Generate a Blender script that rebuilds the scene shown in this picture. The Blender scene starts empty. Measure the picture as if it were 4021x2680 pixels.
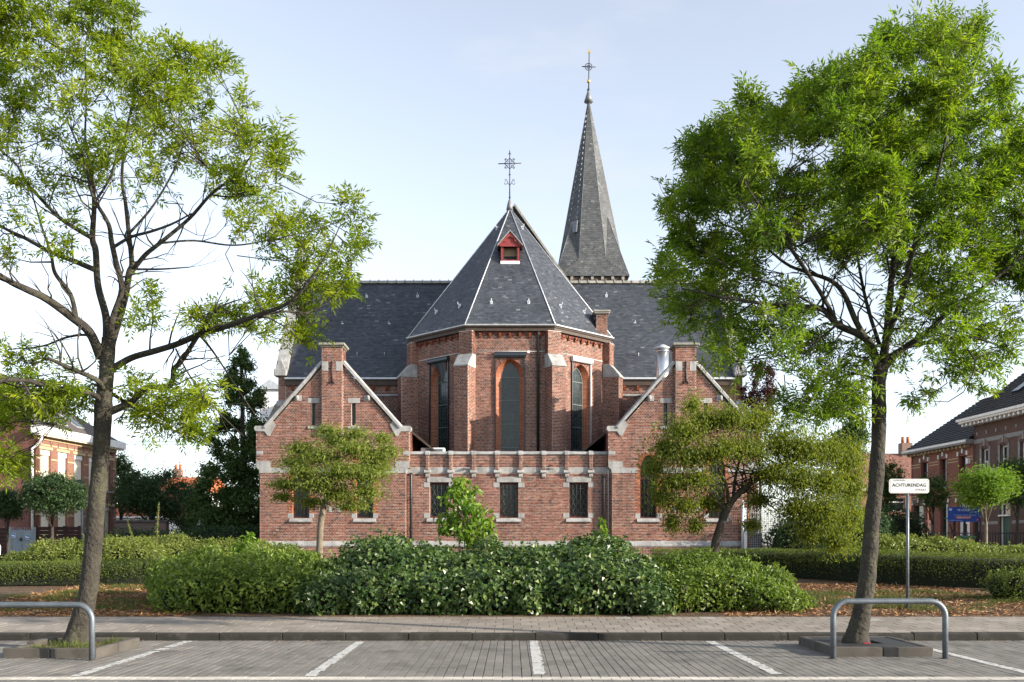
import bpy, bmesh, math, random
import numpy as np
from mathutils import Vector, Matrix
from mathutils.geometry import tessellate_polygon

# ------------------------------------------------------------------ scene, camera, light
SC = bpy.context.scene
COL = SC.collection
random.seed(7)
RNG = np.random.default_rng(7)

F = 3910.0            # focal length in photograph pixels (35 mm lens on 36 mm)
CX, HZ = 2010.5, 2140.0   # principal column, horizon row
CAMZ = 1.5
cam_d = bpy.data.cameras.new('camera')
cam = bpy.data.objects.new('camera', cam_d)
COL.objects.link(cam)
cam.location = (0, 0, CAMZ)
cam.rotation_euler = (math.radians(90), 0, 0)
cam_d.sensor_width = 36
cam_d.lens = F / 4021 * 36
cam_d.shift_y = (HZ - 1340) / 4021
cam_d.clip_end = 3000
cam_d.clip_start = 0.1
SC.camera = cam

SUN_EL, SUN_AZ = math.radians(17), math.radians(21)    # azimuth measured from +X towards the camera
sun_dir = Vector((math.cos(SUN_AZ) * math.cos(SUN_EL), -math.sin(SUN_AZ) * math.cos(SUN_EL), math.sin(SUN_EL)))
w = bpy.data.worlds.new('World')
SC.world = w
w.use_nodes = True
nt = w.node_tree
sky = nt.nodes.new('ShaderNodeTexSky')
sky.sky_type = 'NISHITA'
sky.sun_disc = False
sky.sun_elevation = SUN_EL
sky.sun_rotation = math.pi / 2 + SUN_AZ     # 0 = +Y, turning clockwise towards +X
sky.air_density = 1.0
sky.dust_density = 0.8
sky.ozone_density = 2.6
bg = nt.nodes['Background']
bg.inputs['Strength'].default_value = 0.131
hs_ = nt.nodes.new('ShaderNodeHueSaturation')
hs_.inputs['Saturation'].default_value = 0.47
hs_.inputs['Value'].default_value = 1.0
nt.links.new(sky.outputs[0], hs_.inputs['Color'])
hs_.inputs['Hue'].default_value = 0.502
# faint high wisps of cloud, laid out by direction
wtc = nt.nodes.new('ShaderNodeTexCoord'); wmp = nt.nodes.new('ShaderNodeMapping'); wmp.inputs['Scale'].default_value = (1.2, 1.2, 4.5)
wn = nt.nodes.new('ShaderNodeTexNoise'); wn.inputs['Scale'].default_value = 2.6; wn.inputs['Detail'].default_value = 9; wn.inputs['Roughness'].default_value = 0.62
wr = nt.nodes.new('ShaderNodeMapRange'); wr.inputs['From Min'].default_value = 0.5; wr.inputs['From Max'].default_value = 0.8; wr.inputs['To Max'].default_value = 0.5
wm = nt.nodes.new('ShaderNodeMix'); wm.data_type = 'RGBA'; wm.inputs['B'].default_value = (2.6, 2.65, 2.75, 1)
nt.links.new(wtc.outputs['Generated'], wmp.inputs[0]); nt.links.new(wmp.outputs[0], wn.inputs['Vector']); nt.links.new(wn.outputs[0], wr.inputs['Value'])
nt.links.new(wr.outputs[0], wm.inputs['Factor']); nt.links.new(hs_.outputs[0], wm.inputs['A'])
nt.links.new(wm.outputs['Result'], bg.inputs['Color'])
sd = bpy.data.lights.new('sun', 'SUN')
sd.energy = 3.8
sd.angle = math.radians(0.55)
sd.color = (1.0, 0.9, 0.76)
sun = bpy.data.objects.new('sun', sd)
COL.objects.link(sun)
sun.rotation_euler = sun_dir.to_track_quat('Z', 'Y').to_euler()
sun.location = (30, -20, 40)
SC.view_settings.view_transform = 'Standard'
SC.view_settings.look = 'None'
SC.view_settings.exposure = 1.45
SC.view_settings.gamma = 1.0
SC.view_settings.use_curve_mapping = False
try:
    SC.cycles.max_bounces = 8
    SC.cycles.transparent_max_bounces = 8
    SC.cycles.sample_clamp_indirect = 6.0
except Exception:
    pass

def X(px, D): return (px - CX) * D / F
def Z(py, D): return CAMZ + (HZ - py) * D / F
def P3(px, py, D): return Vector((X(px, D), D, Z(py, D)))

def gz(y):
    if y < 15.65: return 0.0
    if y < 17.95: return 0.116 + (y - 15.75) * 0.04
    if y < 36: return 0.2 + (y - 17.95) * 0.03
    return 0.742

# ------------------------------------------------------------------ object helpers
def tag(o, label=None, cat=None, group=None, kind=None):
    if label: o['label'] = label
    if cat: o['category'] = cat
    if group: o['group'] = group
    if kind: o['kind'] = kind
    return o

def empty(name, loc=(0, 0, 0), label=None, cat=None, group=None, kind=None, parent=None):
    o = bpy.data.objects.new(name, None)
    COL.objects.link(o)
    o.location = loc
    o.empty_display_size = 0.2
    if parent: o.parent = parent
    return tag(o, label, cat, group, kind)

def link(name, me, mat=None, parent=None):
    o = bpy.data.objects.new(name, me)
    COL.objects.link(o)
    if mat is not None and len(me.materials) == 0:
        me.materials.append(mat)
    if parent is not None:
        o.parent = parent
        # vertices are given in world space; parents are moved/translated empties
        o.matrix_parent_inverse = world_of(parent).inverted()
    return o

def world_of(o):
    m = Matrix.LocRotScale(o.location, o.rotation_euler, o.scale)
    if o.parent is not None:
        return world_of(o.parent) @ o.matrix_parent_inverse @ m
    return m

def np_mesh(name, V, faces, rnd=None, smooth=False, uv=None):
    """V (n,3); faces: list of (m,k) int arrays; rnd: list of (m,) arrays in the same order"""
    me = bpy.data.meshes.new(name)
    V = np.asarray(V, dtype=np.float32).reshape(-1, 3)
    if not isinstance(faces, (list, tuple)): faces = [faces]
    faces = [np.asarray(f, dtype=np.int32) for f in faces if len(f)]
    me.vertices.add(len(V))
    me.vertices.foreach_set('co', V.ravel())
    loops = np.concatenate([f.ravel() for f in faces])
    starts, s = [], 0
    for f in faces:
        n, k = f.shape
        starts.append(s + np.arange(n, dtype=np.int32) * k)
        s += n * k
    starts = np.concatenate(starts)
    me.loops.add(len(loops))
    me.loops.foreach_set('vertex_index', loops)
    me.polygons.add(len(starts))
    me.polygons.foreach_set('loop_start', starts)
    me.polygons.foreach_set('use_smooth', np.full(len(starts), bool(smooth)))
    me.update(calc_edges=True)
    if rnd is not None:
        a = me.attributes.new('rnd', 'FLOAT', 'FACE')
        r = np.concatenate([np.asarray(x, dtype=np.float32) for x in rnd]) if isinstance(rnd, (list, tuple)) else np.asarray(rnd, dtype=np.float32)
        a.data.foreach_set('value', r)
    return me

class MB:
    """collects geometry; build() links it as one mesh object"""
    def __init__(s): s.v = []; s.f = []; s.uv = {}; s.sm = []
    def add(s, verts, faces, smooth=False):
        b = len(s.v)
        s.v += [tuple(v) for v in verts]
        s.f += [tuple(b + i for i in f) for f in faces]
        s.sm += [smooth] * len(faces)
        return s
    def box(s, x0, x1, y0, y1, z0, z1):
        return s.add([(x0, y0, z0), (x1, y0, z0), (x1, y1, z0), (x0, y1, z0), (x0, y0, z1), (x1, y0, z1), (x1, y1, z1), (x0, y1, z1)],
                     [(0, 3, 2, 1), (4, 5, 6, 7), (0, 1, 5, 4), (1, 2, 6, 5), (2, 3, 7, 6), (3, 0, 4, 7)])
    def obox(s, O, U, N, u0, u1, n0, n1, z0, z1):
        """box in a frame: U horizontal, N outward, z up"""
        O, U, N = Vector(O), Vector(U), Vector(N)
        c = []
        for z in (z0, z1):
            for (u, n) in ((u0, n0), (u1, n0), (u1, n1), (u0, n1)):
                c.append(O + U * u + N * n + Vector((0, 0, z)))
        return s.add(c, [(0, 3, 2, 1), (4, 5, 6, 7), (0, 1, 5, 4), (1, 2, 6, 5), (2, 3, 7, 6), (3, 0, 4, 7)])
    def prism(s, pts, vec):
        """polygon (3D points) swept along vec"""
        vec = Vector(vec); n = len(pts)
        a = [Vector(p) for p in pts]; b = [p + vec for p in a]
        fs = [tuple(range(n - 1, -1, -1)), tuple(range(n, 2 * n))]
        fs += [(i, (i + 1) % n, n + (i + 1) % n, n + i) for i in range(n)]
        return s.add(a + b, fs)
    def tube(s, pts, rad, n=6, cap=True, smooth=True):
        pts = [Vector(p) for p in pts]
        if not hasattr(rad, '__len__'): rad = [rad] * len(pts)
        vs, fs = [], []
        prev = None
        for i, p in enumerate(pts):
            d = (pts[min(i + 1, len(pts) - 1)] - pts[max(i - 1, 0)])
            d = d.normalized() if d.length > 1e-9 else Vector((0, 0, 1))
            if prev is None:
                a = Vector((1, 0, 0)) if abs(d.x) < 0.8 else Vector((0, 1, 0))
                u = d.cross(a).normalized()
            else:
                u = (prev - d * prev.dot(d))
                u = u.normalized() if u.length > 1e-6 else d.orthogonal().normalized()
            prev = u
            vv = d.cross(u)
            for k in range(n):
                t = 2 * math.pi * k / n
                vs.append(p + (u * math.cos(t) + vv * math.sin(t)) * rad[i])
        for i in range(len(pts) - 1):
            for k in range(n):
                k2 = (k + 1) % n
                fs.append((i * n + k, i * n + k2, (i + 1) * n + k2, (i + 1) * n + k))
        s.add(vs, fs, smooth)
        if cap:
            b = len(s.v) - len(vs)
            s.f.append(tuple(b + k for k in range(n - 1, -1, -1))); s.sm.append(False)
            s.f.append(tuple(b + (len(pts) - 1) * n + k for k in range(n))); s.sm.append(False)
        return s
    def lathe(s, O, prof, n=16, smooth=True):
        """profile [(r, z)] turned about the vertical through O"""
        O = Vector(O); vs = []; fs = []
        for (r, z) in prof:
            for k in range(n):
                t = 2 * math.pi * k / n
                vs.append(O + Vector((r * math.cos(t), r * math.sin(t), z)))
        for i in range(len(prof) - 1):
            for k in range(n):
                k2 = (k + 1) % n
                fs.append((i * n + k, i * n + k2, (i + 1) * n + k2, (i + 1) * n + k))
        fs.append(tuple(range(n - 1, -1, -1)))
        fs.append(tuple((len(prof) - 1) * n + k for k in range(n)))
        return s.add(vs, fs, smooth)
    def build(s, name, mat=None, parent=None, bevel=0):
        me = bpy.data.meshes.new(name)
        me.from_pydata(s.v, [], s.f)
        me.polygons.foreach_set('use_smooth', np.array(s.sm, dtype=bool))
        me.update()
        o = link(name, me, mat, parent)
        if bevel:
            m = o.modifiers.new('bevel', 'BEVEL'); m.width = bevel; m.segments = 1; m.limit_method = 'ANGLE'
        return o

def wall_panel(name, mat, parent, O, U, N, outline, holes=(), thick=0.3, uvm=False, back=True):
    """flat wall in the plane (O,U,z) facing N with real openings"""
    O, U, N = Vector(O), Vector(U).normalized(), Vector(N).normalized()
    loops = [[Vector((a, b, 0)) for a, b in outline]] + [[Vector((a, b, 0)) for a, b in h] for h in holes]
    flat = [p for l in loops for p in l]
    tris = tessellate_polygon(loops)
    def w3(p, d): return O + U * p.x + Vector((0, 0, p.y)) - N * d
    n = len(flat)
    vs = [w3(p, 0) for p in flat] + [w3(p, thick) for p in flat]
    fs, uvs = [], []
    want = N
    for t in tris:
        a, b, c = (vs[i] for i in t)
        if (b - a).cross(c - a).dot(want) < 0: t = (t[0], t[2], t[1])
        fs.append(tuple(t))
        if back: fs.append(tuple(n + i for i in reversed(t)))
    base = 0
    for li, l in enumerate(loops):
        m = len(l)
        area = sum(l[i].x * l[(i + 1) % m].y - l[(i + 1) % m].x * l[i].y for i in range(m))
        for i in range(m):
            j = (i + 1) % m
            q = (base + i, base + j, n + base + j, n + base + i)
            fs.append(q if True else q[::-1])
        base += m
    me = bpy.data.meshes.new(name)
    me.from_pydata([tuple(v) for v in vs], [], fs)
    me.update()
    if uvm:
        ul = me.uv_layers.new(name='UVMap')
        for poly in me.polygons:
            for k in poly.loop_indices:
                vi = me.loops[k].vertex_index
                p = flat[vi % n]
                side = thick if vi >= n else 0
                ul.data[k].uv = (p.x + side, p.y)
    return link(name, me, mat, parent)

# ------------------------------------------------------------------ materials
def mat(name, base=(0.5, 0.5, 0.5), rough=0.8, spec=0.3, metal=0.0, noise=None, bump=None, ramp=None, attr=False, trans=0.0,
        ior=None, streak=0.0, coord='Object', tint2=None):
    m = bpy.data.materials.new(name)
    m.use_nodes = True
    nt = m.node_tree; nd = nt.nodes; lk = nt.links
    b = nd['Principled BSDF']
    b.inputs['Roughness'].default_value = rough
    b.inputs['Metallic'].default_value = metal
    b.inputs['Specular IOR Level'].default_value = spec
    if ior: b.inputs['IOR'].default_value = ior
    b.inputs['Base Color'].default_value = (*base, 1)
    tc = nd.new('ShaderNodeNewGeometry'); coord = 'Position'
    src = None
    if ramp:
        cr = nd.new('ShaderNodeValToRGB')
        el = cr.color_ramp.elements
        while len(el) < len(ramp): el.new(0.5)
        for e, (p, c) in zip(el, ramp):
            e.position = p; e.color = (*c, 1)
        cr.color_ramp.interpolation = 'LINEAR'
        if attr:
            a = nd.new('ShaderNodeAttribute'); a.attribute_name = 'rnd'
            lk.new(a.outputs['Fac'], cr.inputs[0])
        else:
            tn = nd.new('ShaderNodeTexNoise'); tn.inputs['Scale'].default_value = noise[0] if noise else 3
            tn.inputs['Detail'].default_value = 6; tn.inputs['Roughness'].default_value = 0.65
            lk.new(tc.outputs[coord], tn.inputs['Vector'])
            lk.new(tn.outputs[0], cr.inputs[0])
        src = cr.outputs[0]
    if noise and (attr or not ramp):
        tn = nd.new('ShaderNodeTexNoise'); tn.inputs['Scale'].default_value = noise[0]
        tn.inputs['Detail'].default_value = 5; tn.inputs['Roughness'].default_value = 0.7
        lk.new(tc.outputs[coord], tn.inputs['Vector'])
        mr = nd.new('ShaderNodeMapRange')
        mr.inputs['From Min'].default_value = 0.3; mr.inputs['From Max'].default_value = 0.7
        mr.inputs['To Min'].default_value = 1 - noise[1]; mr.inputs['To Max'].default_value = 1 + noise[1]
        lk.new(tn.outputs[0], mr.inputs['Value'])
        mx = nd.new('ShaderNodeMix'); mx.data_type = 'RGBA'; mx.blend_type = 'MULTIPLY'
        mx.inputs['Factor'].default_value = 1
        if src: lk.new(src, mx.inputs['A'])
        else: mx.inputs['A'].default_value = (*base, 1)
        lk.new(mr.outputs[0], mx.inputs['B'])
        src = mx.outputs['Result']
    if tint2:                      # (colour, noise scale, low, high): patches of a second colour
        tn = nd.new('ShaderNodeTexNoise'); tn.inputs['Scale'].default_value = tint2[1]
        tn.inputs['Detail'].default_value = 6; tn.inputs['Roughness'].default_value = 0.7
        lk.new(tc.outputs[coord], tn.inputs['Vector'])
        mr = nd.new('ShaderNodeMapRange')
        mr.inputs['From Min'].default_value = tint2[2]; mr.inputs['From Max'].default_value = tint2[3]
        lk.new(tn.outputs[0], mr.inputs['Value'])
        mx = nd.new('ShaderNodeMix'); mx.data_type = 'RGBA'
        lk.new(mr.outputs[0], mx.inputs['Factor'])
        if src: lk.new(src, mx.inputs['A'])
        else: mx.inputs['A'].default_value = (*base, 1)
        mx.inputs['B'].default_value = (*tint2[0], 1)
        src = mx.outputs['Result']
    if streak:                     # rain-washed vertical stains
        mp = nd.new('ShaderNodeMapping'); mp.inputs['Scale'].default_value = (2.2, 2.2, 0.22)
        lk.new(tc.outputs[coord], mp.inputs[0])
        tn = nd.new('ShaderNodeTexNoise'); tn.inputs['Scale'].default_value = 1.6; tn.inputs['Detail'].default_value = 7; tn.inputs['Roughness'].default_value = 0.65
        lk.new(mp.outputs[0], tn.inputs['Vector'])
        mr = nd.new('ShaderNodeMapRange'); mr.inputs['From Min'].default_value = 0.46; mr.inputs['From Max'].default_value = 0.72
        mr.inputs['To Min'].default_value = 1.06; mr.inputs['To Max'].default_value = 1 - streak
        lk.new(tn.outputs[0], mr.inputs['Value'])
        mx = nd.new('ShaderNodeMix'); mx.data_type = 'RGBA'; mx.blend_type = 'MULTIPLY'; mx.inputs['Factor'].default_value = 1
        if src: lk.new(src, mx.inputs['A'])
        else: mx.inputs['A'].default_value = (*base, 1)
        lk.new(mr.outputs[0], mx.inputs['B'])
        src = mx.outputs['Result']
    if src: lk.new(src, b.inputs['Base Color'])
    if bump:
        tb = nd.new('ShaderNodeTexNoise'); tb.inputs['Scale'].default_value = bump[0]; tb.inputs['Detail'].default_value = 4
        lk.new(tc.outputs[coord], tb.inputs['Vector'])
        bp = nd.new('ShaderNodeBump'); bp.inputs['Strength'].default_value = bump[1]; bp.inputs['Distance'].default_value = bump[2] if len(bump) > 2 else 0.02
        lk.new(tb.outputs[0], bp.inputs['Height'])
        lk.new(bp.outputs[0], b.inputs['Normal'])
    if trans > 0:
        out = nd['Material Output']
        tr = nd.new('ShaderNodeBsdfTranslucent')
        ms = nd.new('ShaderNodeMixShader'); ms.inputs[0].default_value = trans
        if src:
            hs = nd.new('ShaderNodeHueSaturation')
            hs.inputs['Saturation'].default_value = 1.08; hs.inputs['Value'].default_value = 1.5
            lk.new(src, hs.inputs['Color']); lk.new(hs.outputs[0], tr.inputs[0])
        else: tr.inputs[0].default_value = (*base, 1)
        lk.new(b.outputs[0], ms.inputs[1]); lk.new(tr.outputs[0], ms.inputs[2])
        lk.new(ms.outputs[0], out.inputs[0])
    return m

def brick_tex_mat(name, c1, c2, mortar, bw=0.2, bh=0.065, mort=0.012, bias=0.0):
    """flat brickwork for houses too far away to pick single bricks"""
    m = bpy.data.materials.new(name); m.use_nodes = True
    nt = m.node_tree; nd = nt.nodes; lk = nt.links
    b = nd['Principled BSDF']; b.inputs['Roughness'].default_value = 0.85
    tc = nd.new('ShaderNodeTexCoord')
    br = nd.new('ShaderNodeTexBrick')
    br.inputs['Scale'].default_value = 1.0
    br.inputs['Brick Width'].default_value = bw; br.inputs['Row Height'].default_value = bh
    br.inputs['Mortar Size'].default_value = mort; br.inputs['Bias'].default_value = bias
    br.inputs['Color1'].default_value = (*c1, 1); br.inputs['Color2'].default_value = (*c2, 1); br.inputs['Mortar'].default_value = (*mortar, 1)
    lk.new(tc.outputs['UV'], br.inputs['Vector'])
    tn = nd.new('ShaderNodeTexNoise'); tn.inputs['Scale'].default_value = 1.3; tn.inputs['Detail'].default_value = 6
    lk.new(tc.outputs['UV'], tn.inputs['Vector'])
    mr = nd.new('ShaderNodeMapRange'); mr.inputs['To Min'].default_value = 0.72; mr.inputs['To Max'].default_value = 1.28
    lk.new(tn.outputs[0], mr.inputs['Value'])
    mx = nd.new('ShaderNodeMix'); mx.data_type = 'RGBA'; mx.blend_type = 'MULTIPLY'; mx.inputs['Factor'].default_value = 1
    lk.new(br.outputs[0], mx.inputs['A']); lk.new(mr.outputs[0], mx.inputs['B'])
    lk.new(mx.outputs['Result'], b.inputs['Base Color'])
    bp = nd.new('ShaderNodeBump'); bp.inputs['Strength'].default_value = 0.3; bp.inputs['Distance'].default_value = 0.01
    lk.new(br.outputs['Fac'], bp.inputs['Height']); bp.invert = True
    lk.new(bp.outputs[0], b.inputs['Normal'])
    return m

MT = {}
BR = [(0.0, (0.042, 0.026, 0.024)), (0.22, (0.098, 0.037, 0.027)), (0.5, (0.16, 0.054, 0.035)), (0.78, (0.205, 0.074, 0.046)), (1.0, (0.25, 0.122, 0.09))]
MT['brick'] = mat('church_brick', rough=0.85, ramp=BR, attr=True, noise=(1.1, 0.28), bump=(60, 0.3, 0.004), tint2=((0.05, 0.03, 0.027), 0.55, 0.58, 0.85), streak=0.32)
MT['orange_brick'] = mat('orange_brick', rough=0.8, ramp=[(0, (0.17, 0.045, 0.02)), (0.5, (0.25, 0.07, 0.026)), (1, (0.32, 0.11, 0.045))], attr=True, noise=(5, 0.2))
MT['mortar'] = mat('lime_mortar', (0.52, 0.45, 0.385), 0.9, noise=(0.9, 0.22), bump=(40, 0.3, 0.004), streak=0.3)
MT['stone'] = mat('blue_limestone', (0.29, 0.29, 0.285), 0.75, noise=(3, 0.25), bump=(25, 0.25, 0.006), tint2=((0.15, 0.15, 0.14), 2.2, 0.55, 0.75), streak=0.35)
MT['stone_dark'] = mat('weathered_capstone', (0.26, 0.25, 0.22), 0.85, noise=(4, 0.3), bump=(25, 0.3, 0.006), tint2=((0.13, 0.13, 0.09), 5, 0.5, 0.7))
SL = [(0, (0.036, 0.042, 0.052)), (0.4, (0.052, 0.059, 0.072)), (0.75, (0.072, 0.079, 0.093)), (0.93, (0.1, 0.107, 0.118)), (1, (0.16, 0.165, 0.17))]
MT['slate'] = mat('roof_slate', rough=0.5, spec=0.35, ramp=SL, attr=True, noise=(0.7, 0.22), bump=(30, 0.25, 0.004))
SL2 = [(0, (0.05, 0.056, 0.06)), (0.4, (0.074, 0.079, 0.082)), (0.8, (0.1, 0.104, 0.104)), (1, (0.16, 0.16, 0.155))]
MT['slate_spire'] = mat('spire_slate', rough=0.55, spec=0.4, ramp=SL2, attr=True, noise=(0.5, 0.28), bump=(30, 0.25, 0.004))
MT['underlay'] = mat('roof_underlay', (0.03, 0.032, 0.036), 0.8)
MT['zinc'] = mat('zinc_flashing', (0.5, 0.52, 0.55), 0.45, 0.5, 0.35, noise=(6, 0.2))
MT['lead_grey'] = mat('lead_sheet', (0.16, 0.17, 0.185), 0.5, 0.4, 0.2, noise=(6, 0.25))
MT['fascia'] = mat('brown_fascia', (0.06, 0.042, 0.032), 0.6, noise=(5, 0.3))
MT['black_metal'] = mat('black_metal', (0.012, 0.013, 0.016), 0.45, 0.5)
MT['dark_blue_metal'] = mat('blind_housing', (0.02, 0.028, 0.038), 0.4, 0.5)
MT['iron'] = mat('wrought_iron', (0.02, 0.02, 0.024), 0.55, 0.5)
MT['gold'] = mat('gilded_copper', (0.75, 0.5, 0.16), 0.35, 0.5, 0.8)
MT['red_wood'] = mat('oxblood_wood', (0.22, 0.035, 0.035), 0.6, 0.4, noise=(8, 0.25))
MT['maroon_wood'] = mat('maroon_window_wood', (0.09, 0.022, 0.022), 0.55, 0.4, noise=(8, 0.25))
MT['glass_dark'] = mat('leaded_glass', (0.008, 0.012, 0.012), 0.2, 0.35, ior=1.55, bump=(9, 0.12, 0.02))
MT['glass_stained'] = mat('stained_glass', rough=0.22, spec=0.5, ior=1.5, ramp=[(0.3, (0.006, 0.01, 0.013)), (0.5, (0.015, 0.024, 0.028)), (0.6, (0.035, 0.04, 0.034)), (0.72, (0.012, 0.02, 0.024))], noise=(9, 0), bump=(7, 0.12, 0.02))
MT['lead'] = mat('lead_came', (0.10, 0.13, 0.12), 0.6, 0.4)
MT['glass_pane'] = mat('window_pane', (0.02, 0.025, 0.03), 0.06, 0.8, ior=1.55)
MT['cream'] = mat('cream_board', (0.26, 0.21, 0.13), 0.7)
MT['white'] = mat('white_paint', (0.75, 0.75, 0.74), 0.5, noise=(3, 0.06))
MT['offwhite'] = mat('ivory_shutter', (0.72, 0.68, 0.58), 0.6, noise=(3, 0.08))
MT['steel'] = mat('galvanised_steel', (0.13, 0.15, 0.17), 0.48, 0.5, 0.45, noise=(9, 0.25), tint2=((0.2, 0.1, 0.045), 2.1, 0.66, 0.76))
MT['flue'] = mat('stainless_flue', (0.6, 0.62, 0.64), 0.28, 0.5, 0.9, noise=(3, 0.1))
MT['rust'] = mat('rusty_steel', (0.22, 0.1, 0.05), 0.8, noise=(6, 0.4))
MT['concrete'] = mat('kerb_concrete', (0.028, 0.026, 0.023), 0.9, noise=(5, 0.3), bump=(60, 0.5, 0.006), tint2=((0.06, 0.056, 0.05), 3.0, 0.55, 0.7))
MT['concrete_light'] = mat('planter_concrete', (0.085, 0.076, 0.066), 0.9, noise=(5, 0.3), bump=(60, 0.5, 0.006), tint2=((0.05, 0.047, 0.04), 2.5, 0.5, 0.68))
MT['paver'] = mat('grey_paver', rough=0.9, ramp=[(0, (0.145, 0.135, 0.121)), (0.5, (0.165, 0.154, 0.139)), (1, (0.19, 0.177, 0.158))], attr=True, noise=(1.2, 0.22), bump=(140, 0.6, 0.004), tint2=((0.06, 0.057, 0.052), 1.1, 0.54, 0.75))
MT['tile'] = mat('pavement_tile', rough=0.9, ramp=[(0, (0.2, 0.174, 0.146)), (0.5, (0.245, 0.212, 0.18)), (0.93, (0.28, 0.245, 0.208)), (1, (0.32, 0.31, 0.28))], attr=True, noise=(1.0, 0.2), bump=(140, 0.6, 0.004), tint2=((0.12, 0.105, 0.09), 1.1, 0.58, 0.8))
MT['light_paver'] = mat('white_gutter_paver', rough=0.85, ramp=[(0, (0.42, 0.385, 0.33)), (1, (0.52, 0.48, 0.42))], attr=True, noise=(2, 0.22), bump=(140, 0.5, 0.004))
MT['joint'] = mat('joint_sand', (0.075, 0.068, 0.058), 0.95, noise=(12, 0.4))
MT['road_paint'] = mat('worn_road_paint', (0.62, 0.61, 0.58), 0.75, noise=(9, 0.15), tint2=((0.17, 0.16, 0.148), 9, 0.53, 0.6))
MT['soil'] = mat('bed_soil', rough=0.95, ramp=[(0.25, (0.045, 0.028, 0.017)), (0.45, (0.095, 0.058, 0.034)), (0.6, (0.14, 0.09, 0.05)), (0.75, (0.07, 0.08, 0.03))], noise=(2.2, 0), bump=(14, 0.8, 0.05))
MT['bark'] = mat('ash_bark', (0.042, 0.037, 0.03), 0.95, noise=(7, 0.35), bump=(18, 1.0, 0.05), tint2=((0.075, 0.074, 0.045), 3.2, 0.5, 0.7))
MT['bark_dark'] = mat('dark_bark', (0.05, 0.042, 0.034), 0.95, noise=(7, 0.35), bump=(30, 0.6, 0.02))
MT['bark_pale'] = mat('pale_bark', (0.16, 0.135, 0.1), 0.9, noise=(7, 0.35), bump=(30, 0.6, 0.02))

def leafmat(name, lo, mid, hi, trans=0.4, rough=0.5, spec=0.3):
    return mat(name, rough=rough, spec=spec, ramp=[(0, lo), (0.5, mid), (1, hi)], attr=True, trans=trans)
MT['ash_leaf'] = leafmat('ash_leaf', (0.095, 0.155, 0.012), (0.18, 0.25, 0.018), (0.3, 0.345, 0.03), 0.5)
MT['ash_leaf_deep'] = leafmat('ash_leaf_deep', (0.075, 0.14, 0.015), (0.135, 0.215, 0.02), (0.22, 0.285, 0.03), 0.48)
MT['maple_leaf'] = leafmat('maple_leaf', (0.1, 0.14, 0.025), (0.17, 0.215, 0.035), (0.27, 0.3, 0.07), 0.45)
MT['weeping_leaf'] = leafmat('weeping_leaf', (0.07, 0.11, 0.014), (0.14, 0.175, 0.02), (0.25, 0.26, 0.03), 0.45)
MT['ivy_leaf'] = leafmat('ivy_leaf', (0.022, 0.055, 0.014), (0.065, 0.118, 0.028), (0.2, 0.25, 0.07), 0.25, 0.36, 0.5)
MT['privet_leaf'] = leafmat('privet_leaf', (0.07, 0.12, 0.018), (0.125, 0.185, 0.028), (0.22, 0.28, 0.05), 0.35, 0.45, 0.35)
MT['hedge_leaf'] = leafmat('hedge_leaf', (0.055, 0.09, 0.014), (0.1, 0.14, 0.022), (0.18, 0.2, 0.04), 0.3, 0.5, 0.35)
MT['pale_shrub_leaf'] = leafmat('pale_shrub_leaf', (0.1, 0.14, 0.025), (0.17, 0.21, 0.04), (0.28, 0.3, 0.08), 0.35, 0.45, 0.35)
MT['big_leaf'] = leafmat('big_leaf', (0.07, 0.14, 0.015), (0.13, 0.23, 0.025), (0.26, 0.34, 0.05), 0.45, 0.4, 0.35)
MT['dark_leaf'] = leafmat('dark_leaf', (0.018, 0.045, 0.016), (0.036, 0.074, 0.024), (0.075, 0.12, 0.035), 0.25, 0.5, 0.3)
MT['mid_leaf'] = leafmat('mid_leaf', (0.03, 0.065, 0.016), (0.055, 0.1, 0.024), (0.11, 0.16, 0.035), 0.3, 0.5, 0.3)
MT['robinia_leaf'] = leafmat('robinia_leaf', (0.09, 0.17, 0.02), (0.15, 0.25, 0.03), (0.24, 0.34, 0.06), 0.45)
MT['purple_leaf'] = leafmat('purple_leaf', (0.03, 0.012, 0.014), (0.055, 0.02, 0.02), (0.1, 0.035, 0.03), 0.3)
MT['grass'] = leafmat('grass_blade', (0.05, 0.07, 0.015), (0.08, 0.11, 0.02), (0.15, 0.16, 0.05), 0.3)
MT['mulch'] = mat('bark_mulch', rough=0.95, ramp=[(0, (0.08, 0.036, 0.018)), (0.5, (0.26, 0.12, 0.05)), (0.85, (0.38, 0.22, 0.1)), (1, (0.5, 0.37, 0.22))], attr=True)
MT['core'] = mat('shrub_dark_core', (0.012, 0.016, 0.007), 0.95, noise=(12, 0.4))  # near-black filler colour standing for the shade deep inside shrubs and hedges
MT['asphalt'] = mat('asphalt', (0.06, 0.058, 0.055), 0.9, noise=(8, 0.2))
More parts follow.
